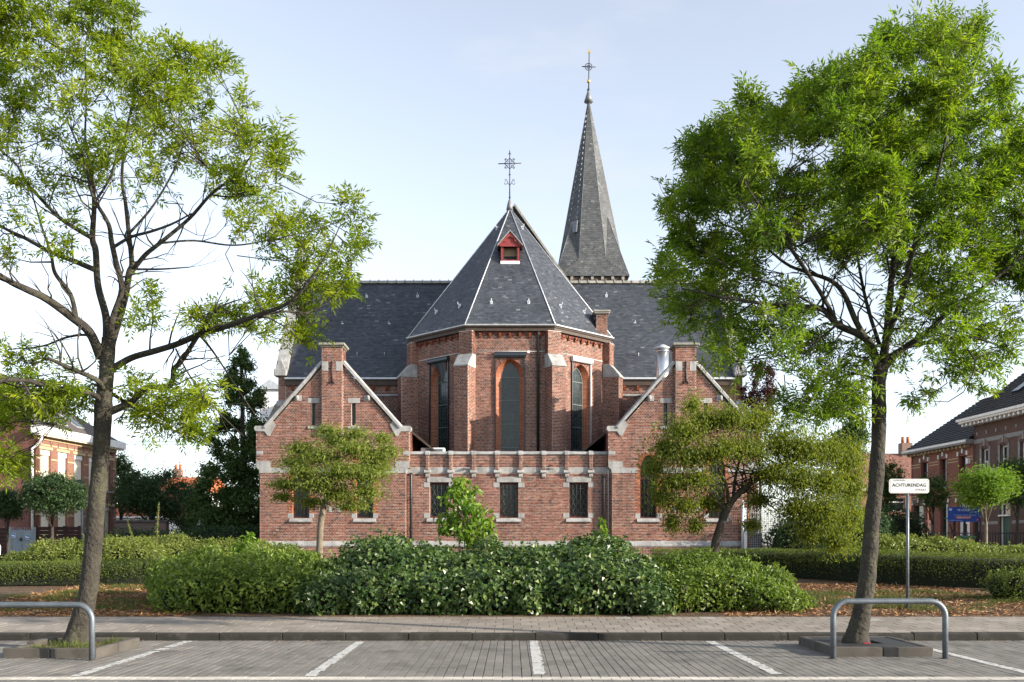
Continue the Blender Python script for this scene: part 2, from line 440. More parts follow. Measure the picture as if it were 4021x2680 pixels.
# ------------------------------------------------------------------ bulk piece emitters
class Pieces:
    """many small proud blocks given by four corners and an outward direction"""
    def __init__(s): s.c = []; s.n = []; s.p = []; s.r = []
    def add(s, a, b, c, d, n, p, r):
        s.c.append((a[0], a[1], a[2], b[0], b[1], b[2], c[0], c[1], c[2], d[0], d[1], d[2])); s.n.append((n[0], n[1], n[2])); s.p.append(p); s.r.append(r)
    def arrays(s):
        C = np.array(s.c, dtype=np.float64).reshape(-1, 4, 3); N = np.array(s.n).reshape(-1, 1, 3); p = np.array(s.p).reshape(-1, 1, 1)
        n = len(C)
        V = np.concatenate([C - N * 0.004, C + N * p], axis=1).reshape(-1, 3)   # 0-3 back, 4-7 front
        b = (np.arange(n) * 8)[:, None]
        q = np.array([[4, 5, 6, 7], [0, 1, 5, 4], [1, 2, 6, 5], [2, 3, 7, 6], [3, 0, 4, 7]])
        Fq = (b[:, None, :] + q[None]).reshape(-1, 4)
        return V, Fq, np.repeat(np.array(s.r), 5)
    def mesh(s, name):
        V, Fq, r = s.arrays()
        return np_mesh(name, V, [Fq], [r])

def intervals(polys, v):
    """even-odd spans of a set of polygons along the row v"""
    xs = []
    for poly in polys:
        n = len(poly)
        for i in range(n):
            (x0, y0), (x1, y1) = poly[i], poly[(i + 1) % n]
            if (y0 <= v) != (y1 <= v):
                xs.append(x0 + (v - y0) * (x1 - x0) / (y1 - y0))
    xs.sort()
    return [(xs[i], xs[i + 1]) for i in range(0, len(xs) - 1, 2)]

COURSE, BLEN = 0.06, 0.2
def emit_bricks(out, O, U, N, polys, flush=0.006, tone=0.0, singles=None):
    """English cross bond over the polygons (u, z)"""
    O, U, N = Vector(O), Vector(U).normalized(), Vector(N).normalized()
    zs = [p[1] for poly in polys for p in poly]
    k0, k1 = math.floor(min(zs) / COURSE), math.ceil(max(zs) / COURSE)
    j = 0.0125
    up = Vector((0, 0, 1))
    for k in range(k0, k1):
        z0 = k * COURSE
        if z0 + COURSE * 0.5 < min(zs) or z0 + COURSE * 0.5 > max(zs): continue
        head = k % 2 == 0
        L = BLEN / 2 if head else BLEN
        off = 0.025 if head else (0.075 if (k // 2) % 2 else 0.175)
        for (a, b) in intervals(polys, z0 + COURSE * 0.5):
            i = math.floor((a - off) / L)
            u = off + i * L
            while u < b:
                ua, ub = max(u, a), min(u + L, b)
                u += L
                if ub - ua < 0.03: continue
                ja = j * random.uniform(0.35, 0.65); jb = j * random.uniform(0.35, 0.65)
                za, zb = z0 + j * random.uniform(0.35, 0.65), z0 + COURSE - j * random.uniform(0.35, 0.65)
                p = flush + random.uniform(-0.002, 0.003)
                r = min(1, max(0, random.gauss(0.5 + tone, 0.24)))
                full = abs((ub - ua) - BLEN) < 1e-6
                if singles is not None and full:
                    singles.append((O + U * (ua + ja) + up * za, p, r))
                A = O + U * (ua + ja) + up * za; B = O + U * (ub - jb) + up * za
                C = O + U * (ub - jb) + up * zb; D = O + U * (ua + ja) + up * zb
                out.add(A, B, C, D, N, p, r)

def emit_strip(out, outer, inner, N, step=0.062, joint=0.011, proud=0.006, split=True, tone=0.5):
    """radial bricks between two matching polylines (arch rings, splayed jambs)"""
    outer = [Vector(p) for p in outer]; inner = [Vector(p) for p in inner]
    L = [0]
    for i in range(1, len(outer)):
        L.append(L[-1] + (outer[i] - outer[i - 1]).length)
    tot = L[-1]
    n = max(1, round(tot / step))
    def at(pts, s):
        for i in range(1, len(L)):
            if s <= L[i] or i == len(L) - 1:
                t = (s - L[i - 1]) / max(1e-9, L[i] - L[i - 1])
                return pts[i - 1].lerp(pts[i], t)
    for k in range(n):
        s0, s1 = tot * k / n + joint * 0.5, tot * (k + 1) / n - joint * 0.5
        o0, o1, i0, i1 = at(outer, s0), at(outer, s1), at(inner, s0), at(inner, s1)
        n_ = N(0.5 * (s0 + s1) / tot) if callable(N) else N
        cuts = [(0, 1)]
        w = (o0 - i0).length
        if split and w > 0.2: cuts = [(0, 0.34), (0.34, 1)] if k % 2 else [(0, 0.66), (0.66, 1)]
        for (a, b) in cuts:
            a2 = a + (joint * 0.5 / w if a > 0 else 0); b2 = b - (joint * 0.5 / w if b < 1 else 0)
            r = min(1, max(0, random.gauss(tone, 0.25)))
            out.add(o0.lerp(i0, a2), o0.lerp(i0, b2), o1.lerp(i1, b2), o1.lerp(i1, a2), n_, proud + random.uniform(-.002, .002), r)

def emit_slates(V, Fq, R, poly3, row=0.095, wid=0.17, tone=0.0, skip=None, singles=None, proud=0.008):
    """overlapping slates over a planar roof polygon; lists V,Fq,R are extended"""
    P = [Vector(p) for p in poly3]
    n = Vector((0, 0, 0))
    for i in range(len(P)):
        n += P[i].cross(P[(i + 1) % len(P)])
    n.normalize()
    if n.z < 0: n = -n
    U = Vector((0, 0, 1)).cross(n).normalized()
    S = n.cross(U).normalized()
    if S.z < 0: S = -S; U = -U
    O = P[0]
    poly = [((p - O).dot(U), (p - O).dot(S)) for p in P]
    s0, s1 = min(p[1] for p in poly), max(p[1] for p in poly)
    k = 0
    s = s0
    while s < s1:
        e = min(row, s1 - s)
        off = (k % 2) * wid * 0.5 + random.uniform(-0.01, 0.01)
        for (a, b) in intervals([poly], s + e * 0.5):
            u = math.floor((a - off) / wid) * wid + off
            while u < b:
                ua, ub = max(u, a), min(u + wid, b)
                u += wid
                if ub - ua < 0.02: continue
                g = 0.003
                lift = proud + random.uniform(0, 0.004)
                c = O + U * ((ua + ub) / 2) + S * (s + e / 2)
                if skip and skip(c): continue
                r = min(1, max(0, random.gauss(0.42 + tone, 0.2)))
                if random.random() < 0.01: r = random.uniform(0.88, 1)
                ds = random.uniform(-0.006, 0.006)
                A = O + U * (ua + g) + S * (s + ds) + n * lift; B = O + U * (ub - g) + S * (s + ds) + n * lift
                C = O + U * (ub - g) + S * (s + e + 0.004) + n * 0.003; D = O + U * (ua + g) + S * (s + e + 0.004) + n * 0.003
                A0 = A - n * lift; B0 = B - n * lift
                b0 = len(V)
                if singles is not None and abs(ub - ua - wid) < 1e-6 and e == row and random.random() < 0.45 and len(singles) < 300:
                    singles.append(([tuple(x) for x in (A, B, C, D, A0, B0)], r)); continue
                V += [tuple(A), tuple(B), tuple(C), tuple(D), tuple(A0), tuple(B0)]
                Fq += [(b0, b0 + 1, b0 + 2, b0 + 3), (b0 + 4, b0 + 5, b0 + 1, b0)]
                R += [r, r]
        s += row; k += 1

# ------------------------------------------------------------------ ground
ys = [-40, 0, 15.6, 15.66, 17.94, 18.0, 22, 26, 30, 36, 60, 120, 300, 900]
zs_ = [-0.03, -0.03, -0.03, 0.06, 0.15, 0.2, gz(22), gz(26), gz(30), gz(36), gz(60), 0.742, 0.742, 0.742]
xs_ = [-600, -60, -25, -12, -6, 0, 6, 12, 25, 60, 600]
V, Fq = [], []
for yy, zz in zip(ys, zs_):
    for xx in xs_: V.append((xx, yy, zz))
nx = len(xs_)
for i in range(len(ys) - 1):
    for k in range(nx - 1):
        Fq.append((i * nx + k, i * nx + k + 1, (i + 1) * nx + k + 1, (i + 1) * nx + k))
g = link('ground', np_mesh('ground', V, np.array(Fq)), MT['soil']); tag(g, kind='structure')

# parking area: long grey pavers in columns, staggered
road = MB().add([(-40, -20, -0.012), (40, -20, -0.012), (40, 15.6, -0.012), (-40, 15.6, -0.012)], [(0, 1, 2, 3)]).build('road', MT['joint'])
tag(road, kind='structure')
def paver_block(w, d, h=0.02, name='paver', r=0.5, mt=None):
    # top-chamfered block, origin at the low corner, top at z=0
    c = 0.0025
    v = [(0, 0, -h), (w, 0, -h), (w, d, -h), (0, d, -h), (0, 0, -c), (w, 0, -c), (w, d, -c), (0, d, -c), (c, c, 0), (w - c, c, 0), (w - c, d - c, 0), (c, d - c, 0)]
    f = [(0, 1, 5, 4), (1, 2, 6, 5), (2, 3, 7, 6), (3, 0, 4, 7), (4, 5, 9, 8), (5, 6, 10, 9), (6, 7, 11, 10), (7, 4, 8, 11), (8, 9, 10, 11)]
    me = np_mesh(name, v, np.array(f), [np.full(9, r)])
    if mt: me.materials.append(mt)
    return me
def pave(rects, nsingle, name, mt, parent, size, zf):
    """rects (x, y, w, d): the nsingle biggest in view as objects, the rest as one piece"""
    full = [r for r in rects if abs(r[2] - size[0]) < 1e-6 and abs(r[3] - size[1]) < 1e-6 and abs(r[0] + r[2] / 2) / r[1] < 0.52 and r[4]]
    full.sort(key=lambda r: r[1] + abs(r[0]) * 0.02)
    pick = set(map(id, full[:nsingle]))
    var = [paver_block(size[0], size[1], name=name, r=random.uniform(0.05, 0.95), mt=mt) for _ in range(9)]
    Vs, Fs, Rs = [], [], []
    tmpl = np.array([[0, 1, 5, 4], [1, 2, 6, 5], [2, 3, 7, 6], [3, 0, 4, 7], [4, 5, 9, 8], [5, 6, 10, 9], [6, 7, 11, 10], [7, 4, 8, 11], [8, 9, 10, 11]])
    for r in rects:
        x, y, w_, d_ = r[:4]
        z = zf(y + d_ / 2) + random.uniform(-0.0015, 0.0015)
        if id(r) in pick:
            o = link(name, random.choice(var), None, parent)
            o.location = (x + random.uniform(-.0015, .0015), y, z + zf(y) - zf(y + d_ / 2))
            o.rotation_euler = (random.uniform(-.002, .002) + math.atan(zf(y + .5) - zf(y - .5) if name == 'paving_tile' else 0), random.uniform(-.004, .004), random.uniform(-.008, .008))
            continue
        c, h = 0.0025, 0.02
        b = len(Vs)
        z0, z1 = zf(y) - zf(y + d_ / 2), zf(y + d_) - zf(y + d_ / 2)
        def pt(px, py, pz): return (x + px, y + py, z + pz + (z0 + (z1 - z0) * py / d_))
        Vs += [pt(0, 0, -h), pt(w_, 0, -h), pt(w_, d_, -h), pt(0, d_, -h), pt(0, 0, -c), pt(w_, 0, -c), pt(w_, d_, -c), pt(0, d_, -c), pt(c, c, 0), pt(w_ - c, c, 0), pt(w_ - c, d_ - c, 0), pt(c, d_ - c, 0)]
        Fs.append(tmpl + b); Rs += [random.random()] * 9
    if Vs:
        o = link(name + '_field', np_mesh(name, Vs, np.concatenate(Fs), [np.array(Rs)]), mt, parent)
        o['kind'] = 'stuff'
PW, PL, G = 0.1115, 0.365, 0.0085
pits = [(-6.75, -5.5, 13.19, 14.72), (4.3, 5.65, 13.34, 14.95)]
rects = []
for i in range(-90, 91):
    x = i * PW + random.uniform(-.001, .001)
    y = 11.32 - (PL / 2 if i % 2 else 0)
    while y < 15.58:
        a, b = max(y, 11.32), min(y + PL, 15.585)
        if b - a > 0.05 and not any(p[0] - .0 < x + PW / 2 < p[1] and p[2] + .05 < (a + b) / 2 < p[3] - .05 for p in pits):
            rects.append((x + G / 2, a + G / 2, PW - G, b - a - G, True))
        y += PL
full_size = (PW - G, PL - G)
rects = [(r[0], r[1], full_size[0], (full_size[1] if abs(r[3] - full_size[1]) < 1e-6 else r[3]), r[4]) for r in rects]
pave(rects, 300, 'paver', MT['paver'], road, full_size, lambda y: 0.0)
rects = []
for k in range(2):          # rows of the carriageway in front of the gutter
    for i in range(-60, 61):
        rects.append((i * 0.2225 + (0.111 if k else 0) + G / 2, 11.09 - (k + 1) * 0.115, 0.2225 - G, 0.115 - G, False))
for k in range(2, 16):
    for i in range(-50, 51):
        rects.append((i * 0.2225 + (0.111 if k % 2 else 0) + G / 2, 11.09 - (k + 1) * 0.115, 0.2225 - G, 0.115 - G, False))
pave(rects, 0, 'carriageway_paver', MT['paver'], road, (9, 9), lambda y: 0.0)
gut = empty('gutter', (0, 11.2, 0), kind='structure')
rects = []
for k in range(2):
    for i in range(-34, 35):
        rects.append((i * 0.2225 + (0.111 if k else 0.0) + G / 2, 11.09 + k * 0.113 + 0.002, 0.2225 - G, 0.113 - G, True))
pave(rects, 300, 'gutter_paver', MT['light_paver'], gut, (0.2225 - G, 0.113 - G), lambda y: 0.001)

# sidewalk of square tiles on a slight rise, with kerb stones
sw_z = lambda y: 0.116 + (y - 15.75) * 0.04
sw = MB().add([(-40, 15.74, sw_z(15.74) - 0.012), (40, 15.74, sw_z(15.74) - 0.012), (40, 17.96, sw_z(17.96) - 0.012), (-40, 17.96, sw_z(17.96) - 0.012)], [(0, 1, 2, 3)]).build('sidewalk', MT['joint'])
tag(sw, kind='structure')
rects = []
for k in range(7):
    y = 15.78 + k * 0.308
    for i in range(-36, 37):
        rects.append((i * 0.302 + (0.151 if k % 2 else 0.02) + 0.004, y + 0.003, 0.302 - 0.01, 0.308 - 0.01, True))
pave(rects, 300, 'paving_tile', MT['tile'], sw, (0.302 - 0.01, 0.308 - 0.01), sw_z)
kerb = empty('kerb', (0, 15.65, 0), kind='structure')
for i in range(-18, 19):
    x0 = i * 0.99 + 0.36
    c = 0.018; dz = random.uniform(-.006, .006); dy = random.uniform(-.006, .006)
    m = MB()
    prof = [(15.6 + dy, -0.05), (15.6 + dy, 0.095 + dz), (15.6 + c + dy, 0.113 + dz), (15.755, 0.118 + dz), (15.775, -0.05)]
    m.prism([(x0 + 0.006, y, z) for y, z in prof], (0.978, 0, 0))
    m.build('kerb_stone', MT['concrete'], kerb, bevel=0.006)

# painted bay lines, edges broken at the paver joints
lines = [((740, 2519), (270, 2665)), ((1414, 2522), (1216, 2658)), ((2096, 2518), (2119, 2651)), ((2788, 2520), (3053, 2649)), ((3623, 2543), (4075, 2653))]
for (fa, na) in lines:
    Df, Dn = CAMZ * F / (fa[1] - HZ), CAMZ * F / (na[1] - HZ)
    xf, xn = X(fa[0], Df), X(na[0], Dn)
    Dn = max(Dn, 11.33)
    pad = 0.0
    m = MB()
    nseg = 34
    for k in range(nseg):
        t0, t1 = k / nseg, (k + 1) / nseg - 0.006
        if random.random() < 0.05 and k < nseg * 0.35: continue
        l = 0.072 + random.uniform(-.008, .004); r_ = 0.072 + random.uniform(-.014, .004) - (0.02 if random.random() < 0.2 else 0)
        a = Vector((xf + (xn - xf) * t0, Df + (Dn - Df) * t0, 0.0045)); b = Vector((xf + (xn - xf) * t1, Df + (Dn - Df) * t1, 0.0045))
        m.add([a + Vector((-l, 0, 0)), a + Vector((r_, 0, 0)), b + Vector((r_, 0, 0)), b + Vector((-l, 0, 0))], [(0, 3, 2, 1)])
    o = m.build('bay_line', MT['road_paint']); tag(o, kind='structure')
# ------------------------------------------------------------------ church
YG = 38.3
church = empty('church', (0, YG, gz(40)), 'red brick gothic church with slate roofs, faceted apse and pointed spire', 'church')
BR_ = Pieces(); OB_ = Pieces(); single_bricks = []
SV, SF, SR = [], [], []            # slates of the lower roofs
PV, PF, PR = [], [], []            # slates of the spire
single_slates = []
Zg = lambda py: Z(py, YG)
Xg = lambda px: X(px, YG)
FRONT, RIGHT = Vector((0, -1, 0)), Vector((1, 0, 0))

def arch_pts(cx, w, h0, hs, rise, n=8):
    """pointed-arch outline, counter-clockwise from lower left corner seen with u to the right"""
    R = (w * w + rise * rise) / (2 * w)
    right = []
    a1 = math.atan2(rise, R - w)
    for k in range(n + 1):
        a = a1 * k / n
        right.append((cx + (w - R) + R * math.cos(a), hs + R * math.sin(a)))
    left = [(2 * cx - x, y) for x, y in reversed(right[:-1])]
    return [(cx - w, h0), (cx + w, h0)] + right + left

def fr(O, U, N, u, z, n=0.0):
    return Vector(O) + Vector(U) * u + Vector((0, 0, z)) + Vector(N) * n

def stone_block(parent, O, U, N, u0, u1, z0, z1, proud=0.012, depth=0.1, name='stone_block', mt='stone'):
    return MB().obox(O, U, N, u0, u1, -depth, proud, z0, z1).build(name, MT[mt], parent, bevel=0.008)

def sill(parent, O, U, N, u0, u1, z0, z1, name='sill', proud=0.09):
    O, U, N = Vector(O), Vector(U), Vector(N)
    prof = [(-0.2, z1), (0.0, z1 - 0.01), (proud, z0 + 0.06), (proud, z0 + 0.02), (proud - 0.03, z0), (-0.2, z0)]
    return MB().prism([fr(O, U, N, u0, z, n) for n, z in prof], U * (u1 - u0)).build(name, MT['stone'], parent)

def lattice_window(parent, O, U, N, u0, u1, z0, z1, arch=None, rec=0.14, bars=True, lattice=True):
    """maroon frame, dark leaded glass, iron bars in front; one child 'window' with sub-parts"""
    O, U, N = Vector(O), Vector(U), Vector(N)
    fw = 0.05
    cx = (u0 + u1) / 2
    if arch:
        outer = arch_pts(cx, (u1 - u0) / 2, z0, arch[0], arch[1]); inner = arch_pts(cx, (u1 - u0) / 2 - fw, z0 + fw, arch[0], arch[1] - fw * 1.3)
    else:
        outer = [(u0, z0), (u1, z0), (u1, z1), (u0, z1)]; inner = [(u0 + fw, z0 + fw + .03), (u1 - fw, z0 + fw + .03), (u1 - fw, z1 - fw - .02), (u0 + fw, z1 - fw - .02)]
    win = wall_panel('window', MT['maroon_wood'], parent, O - N * rec, U, N, outer, [inner], 0.06)
    m = MB(); pts = [fr(O, U, N, u, z, -rec - 0.03) for u, z in inner]
    m.add(pts, [tuple(range(len(pts)))]); m.build('leaded_pane', MT['glass_dark'], win)
    zt = arch[0] if arch else z1 - fw
    if lattice:
        m = MB(); dw = (u1 - u0 - 2 * fw) / 3; dh = dw * 1.75
        ia, ib, iz0, iz1 = u0 + fw, u1 - fw, z0 + fw + .03, zt
        for sgn in (1, -1):
            c = -6
            while c < 14:
                # line u = ia + (z-iz0)/dh*dw*sgn + c*dw, clipped
                za, zb = iz0, iz1
                ts = []
                for step in range(0, 61):
                    z = iz0 + (iz1 - iz0) * step / 60
                    u = ia + c * dw + sgn * (z - iz0) / dh * dw
                    if ia <= u <= ib: ts.append((u, z))
                if len(ts) > 2:
                    m.tube([fr(O, U, N, ts[0][0], ts[0][1], -rec - 0.022), fr(O, U, N, ts[-1][0], ts[-1][1], -rec - 0.022)], 0.006, 4, False)
                c += 1
        m.build('lead_lattice', MT['lead'], win)
    else:
        m = MB()
        m.obox(O, U, N, u0 + fw, u1 - fw, -rec - .04, -rec - .0, z0 + (z1 - z0) * 0.62, z0 + (z1 - z0) * 0.62 + .05)
        m.obox(O, U, N, cx - .02, cx + .02, -rec - .045, -rec - .005, z0 + fw, zt)
        m.build('glazing_bar', MT['maroon_wood'], win)
    if bars:
        for k in range(4 if not arch else 3):
            t = (k + 1) / (5 if not arch else 4)
            u = u0 + (u1 - u0) * t
            zt2 = (z1 - 0.06) if not arch else arch[0] + arch[1] * 0.4
            MB().tube([fr(O, U, N, u, z0 + .03, -rec + .05), fr(O, U, N, u, zt2 - .05, -rec + .05), fr(O, U, N, u, zt2, -rec + .05)], [.011, .011, .004], 5).build('iron_bar', MT['iron'], win)
        for z in (z0 + (z1 - z0) * 0.16, z0 + (z1 - z0) * (0.83 if not arch else 0.6)):
            MB().tube([fr(O, U, N, u0, z, -rec + .05), fr(O, U, N, u1, z, -rec + .05)], .01, 4).build('cross_bar', MT['iron'], win)
    return win

def gable_wing(cx, flip):
    """sacristy wing with stepped gable, pilaster chimney, two pointed windows"""
    s = 1
    O = Vector((cx, YG, 0)); U = Vector((1, 0, 0)); N = FRONT
    hw_l, hw_u = 2.81, 2.95
    z_base, z_str0, z_str1 = gz(40) - 0.2, Zg(1859), Zg(1837)
    z_sh, z_pk = Zg(1690), Zg(1396)
    z_sill, z_spr, rise = Zg(2035.5), Zg(1844), 0.57
    win_u = [-1.23, 1.23] if not flip else [-1.41, 1.23]
    ww = 0.32
    holes = [arch_pts(u, ww, z_sill, z_spr, rise) for u in win_u]
    lower = [(-hw_l, z_base), (hw_l, z_base), (hw_l, z_str0 + .1), (-hw_l, z_str0 + .1)]
    sl = [(-0.82, -.74), (.74, .9)]
    slit = [[(a, Zg(1672)), (a + .16, Zg(1672)), (a + .16, Zg(1584)), (a, Zg(1584))] for a in (-0.82, 0.72)]
    outline = [(-hw_l, z_base), (hw_l, z_base), (hw_l, z_str1), (hw_u, z_str1), (hw_u, z_sh), (2.55, z_sh), (0, z_pk), (-2.55, z_sh), (-hw_u, z_sh), (-hw_u, z_str1), (-hw_l, z_str1)]
    wall = wall_panel('wing_wall', MT['mortar'], church, O, U, N, outline, holes + slit, 0.4)
    # brickwork of the front, leaving stones and openings free
    frees = [arch_pts(u, ww + 0.1, z_sill - 0.0, z_spr, rise + 0.13) for u in win_u] + slit
    frees += [[(-0.4, Zg(1705)), (0.4, Zg(1705)), (0.4, z_pk + .1), (-0.4, z_pk + .1)]]
    body = [outline] + [f for f in frees]
    emit_bricks(BR_, O, U, N, [[(-hw_l, z_base), (hw_l, z_base), (hw_l, z_str0), (-hw_l, z_str0)]] + [[p for p in f] for f in [arch_pts(u, ww + 0.1, z_sill, 99, 1)[:2] + [(u + ww + .1, z_str0), (u - ww - .1, z_str0)] for u in win_u]], singles=single_bricks)
    uppers = [[(-hw_u, z_str1), (hw_u, z_str1), (hw_u, z_sh), (2.55, z_sh), (0, z_pk), (-2.55, z_sh), (-hw_u, z_sh)]]
    cap_arch = []
    for u in win_u:
        a = [p for p in arch_pts(u, ww + 0.1, z_str1, z_spr, rise + 0.13) if p[1] >= z_str1 - 1e-6]
        cap_arch.append(a)
    emit_bricks(BR_, O, U, N, uppers + cap_arch + slit + [[(-0.4, Zg(1705)), (0.4, Zg(1705)), (0.4, z_pk - .48), (-0.4, z_pk - .48)]], singles=single_bricks)
    # side faces (the inner flank catches the sun or the shade)
    emit_bricks(BR_, O + U * hw_l + Vector((0, 0, 0)), Vector((0, 1, 0)), RIGHT, [[(0, z_base), (0.42, z_base), (0.42, z_str0), (0, z_str0)]])
    emit_bricks(BR_, O + U * hw_u, Vector((0, 1, 0)), RIGHT, [[(0, z_str1), (7.3, z_str1), (7.3, z_sh), (0, z_sh)]])
    emit_bricks(BR_, O - U * hw_u + Vector((0, 7.3, 0)), Vector((0, -1, 0)), -RIGHT, [[(0, z_str1), (7.3, z_str1), (7.3, z_sh), (0, z_sh)]])
    emit_bricks(BR_, O - U * hw_l + Vector((0, 7.3, 0)), Vector((0, -1, 0)), -RIGHT, [[(0, z_base), (7.3, z_base), (7.3, z_str0), (0, z_str0)]])
    MB().box(cx - hw_u + .02, cx + hw_u - .02, YG + .39, YG + 7.6, z_str0, z_sh - 0.02).box(cx - hw_l + .02, cx + hw_l - .02, YG + .39, YG + 7.6, z_base, z_str0 - .002).build('wing_body', MT['mortar'], church)
    # window dressings
    for u, w_ in zip(win_u, holes):
        win = lattice_window(church, O, U, N, u - ww, u + ww, z_sill, None or z_spr + rise, (z_spr, rise), lattice=False)
        sill(church, O, U, N, u - ww - .12, u + ww + .12, z_sill - .17, z_sill)
        for sg in (-1, 1):
            a, b = (u - ww - .19, u - ww) if sg < 0 else (u + ww, u + ww + .19)
            stone_block(church, O, U, N, a, b, z_sill - .0, z_sill + .19)
            # orange toothed jamb
            z = z_sill + .19; k = 0
            while z < z_spr - 0.02:
                e = 0.1 if k % 2 else 0.19
                a, b = (u - ww - e, u - ww) if sg < 0 else (u + ww, u + ww + e)
                OB_.add(*(fr(O, U, N, uu, zz) for uu, zz in ((a + .005, z + .005), (b, z + .005), (b, z + COURSE - .006), (a + .005, z + COURSE - .006))), N, 0.009, random.random())
                # return into the reveal
                bb = b if sg < 0 else a
                q = [fr(O, U, N, bb, z + .005, 0.0), fr(O, U, N, bb, z + .005, -.14), fr(O, U, N, bb, z + COURSE - .006, -.14), fr(O, U, N, bb, z + COURSE - .006, 0.0)]
                OB_.add(*q, U * (1 if sg < 0 else -1), 0.006, random.random())
                z += COURSE; k += 1
        R = (ww * ww + rise * rise) / (2 * ww)
        for sg in (1, -1):
            inn = [p for p in arch_pts(0, ww, z_spr, z_spr, rise)[2:]]
            half = inn[:9] if sg > 0 else [(-x, y) for x, y in inn[:9]]
            ro = R + 0.13
            outr = []
            for (x, y) in half:
                cxx = (ww - R) * sg
                d = Vector((x - cxx, y - z_spr)); d.normalize()
                xx = cxx + d.x * ro
                outr.append((max(0.004, xx) if sg > 0 else min(-0.004, xx), z_spr + d.y * ro))
            o3 = [fr(O, U, N, u + x, y) for x, y in outr]; i3 = [fr(O, U, N, u + x, y) for x, y in half]
            emit_strip(OB_, o3, i3, N, 0.065, 0.012, 0.009, split=False)
            i4 = [p - N * 0.14 for p in i3]
            emit_strip(OB_, i3, i4, Vector((-sg, 0, -0.4)).normalized(), 0.065, 0.012, 0.006, split=False)
    # slit windows
    for a in (-0.82, 0.72):
        MB().obox(O, U, N, a - .03, a + .19, -.3, -.2, Zg(1676), Zg(1580)).build('slit_glass', MT['glass_dark'], church)
        stone_block(church, O, U, N, a - .15, a + .31, Zg(1584), Zg(1584) + .2, name='lintel')
        sill(church, O, U, N, a - .13, a + .29, Zg(1672) - .14, Zg(1672), proud=.06)
    # string course and corner stones, each stone its own block
    spans = sorted([(-hw_l, win_u[0] - ww - .1), (win_u[0] + ww + .1, win_u[1] - ww - .1), (win_u[1] + ww + .1, hw_l)])
    for (a, b) in spans:
        n = max(1, round((b - a) / 0.95))
        for k in range(n):
            stone_block(church, O, U, N, a + (b - a) * k / n + .003, a + (b - a) * (k + 1) / n - .003, z_str0, z_str1, name='string_stone')
    for sg in (-1, 1):
        a, b = sorted((sg * hw_l, sg * (hw_l - .42)))
        a2, b2 = sorted((sg * hw_u, sg * (hw_u - .42)))
        # corbelled corner stone: upper part wider than the lower
        m = MB()
        e = sg * hw_u; e2 = sg * hw_l; i = sg * (hw_u - .55)
        pr = [(i, z_str0 + .21), (i, z_str0 + .46), (e, z_str0 + .46), (e, z_str0 + .27), (e - sg * .03, z_str0 + .2), (e2 + sg * .03, z_str0 + .14), (e2 + sg * .012, z_str0 + .0), (e2 - sg * .05, z_str0 + .0), (e2 - sg * .05, z_str0 + .21)]
        m.prism([fr(O, U, N, u_, z_, .02) for u_, z_ in pr], -N * 0.4)
        m.build('corner_corbel', MT['stone'], church)
        if True:
            stone_block(church, O, U, N, min(e, e - sg * .26), max(e, e - sg * .26), Zg(1787), Zg(1771), name='quoin_stone')
        # kneeler at the foot of the coping
        kk = [(e + sg * .06, z_sh + .02), (e + sg * .06, z_sh + .12), (e + sg * .02, z_sh + .16), (sg * 2.62, z_sh + .16), (sg * 2.3, z_sh + .35), (sg * 2.2, z_sh + .2), (sg * 2.42, z_sh - .22), (sg * 2.5, z_sh - .22), (sg * 2.62, z_sh - .05), (e, z_sh - .05)]
        MB().prism([fr(O, U, N, u_, z_, .05) for u_, z_ in kk], -N * 0.45).build('kneeler', MT['stone'], church)
        # coping in lengths
        p0 = Vector((sg * 2.58, z_sh + .06)); p1 = Vector((sg * 0.36, z_pk - 0.30))
        nseg = 3
        dv = (p1 - p0); L = dv.length; dv.normalize(); nv = Vector((-dv.y, dv.x)) * (1 if sg < 0 else -1)
        if nv.y < 0: nv = -nv
        for k in range(nseg):
            a = p0 + dv * (L * k / nseg + .004); b = p0 + dv * (L * (k + 1) / nseg - .004)
            prof = [(-0.1, 0.0), (0.1, 0.0), (0.1, 0.09), (-.03, .15), (-0.42, 0.15), (-.42, 0)]
            v0 = [fr(O, U, N, a.x + nv.x * h, a.y + nv.y * h, n_) for n_, h in prof]; v1 = [fr(O, U, N, b.x + nv.x * h, b.y + nv.y * h, n_) for n_, h in prof]
            n_ = len(prof)
            MB().add(v0 + v1, [tuple(range(n_)), tuple(range(2 * n_ - 1, n_ - 1, -1))] + [(i, n_ + i, n_ + (i + 1) % n_, (i + 1) % n_) for i in range(n_)]).build('coping_stone', MT['stone'], church)
        # bond stones under the coping
        zc = Zg(1572)
        uc = (z_pk - zc) / (z_pk - z_sh) * 2.55
        uu = sg * (uc - .18)
        stone_block(church, O, U, N, min(uu - sg * .14, uu + sg * .1), max(uu - sg * .14, uu + sg * .1), zc - .05, zc + .18, proud=.02, name='bond_stone')
        MB().lathe(fr(O, U, N, uu + sg * .02, zc - .02, .04), [(.02, 0), (.07, .03), (.075, .16), (.03, .2)], 10).build('coping_boss', MT['stone'], church)
    # plinth: white sloping course and brick below
    zp0, zp1 = Zg(2147), Zg(2125)
    n = 6
    for k in range(n):
        a, b = -hw_l - .12 + (2 * hw_l + .24) * k / n, -hw_l - .12 + (2 * hw_l + .24) * (k + 1) / n
        prof = [(-.05, zp1), (.006, zp1), (.12, zp0 + .06), (.12, zp0), (-.05, zp0)]
        MB().prism([fr(O, U, N, a + .003, z_, n_) for n_, z_ in prof], U * (b - a - .006)).build('plinth_stone', MT['stone'], church)
    MB().obox(O, U, N, -hw_l - .1, hw_l + .1, -.1, .09, z_base, zp0).build('plinth', MT['mortar'], church)
    emit_bricks(BR_, O + N * .09, U, N, [[(-hw_l - .1, z_base), (hw_l + .1, z_base), (hw_l + .1, zp0), (-hw_l - .1, zp0)]])
    # pilaster chimney
    z_ct = Zg(1369)
    ph = 0.39
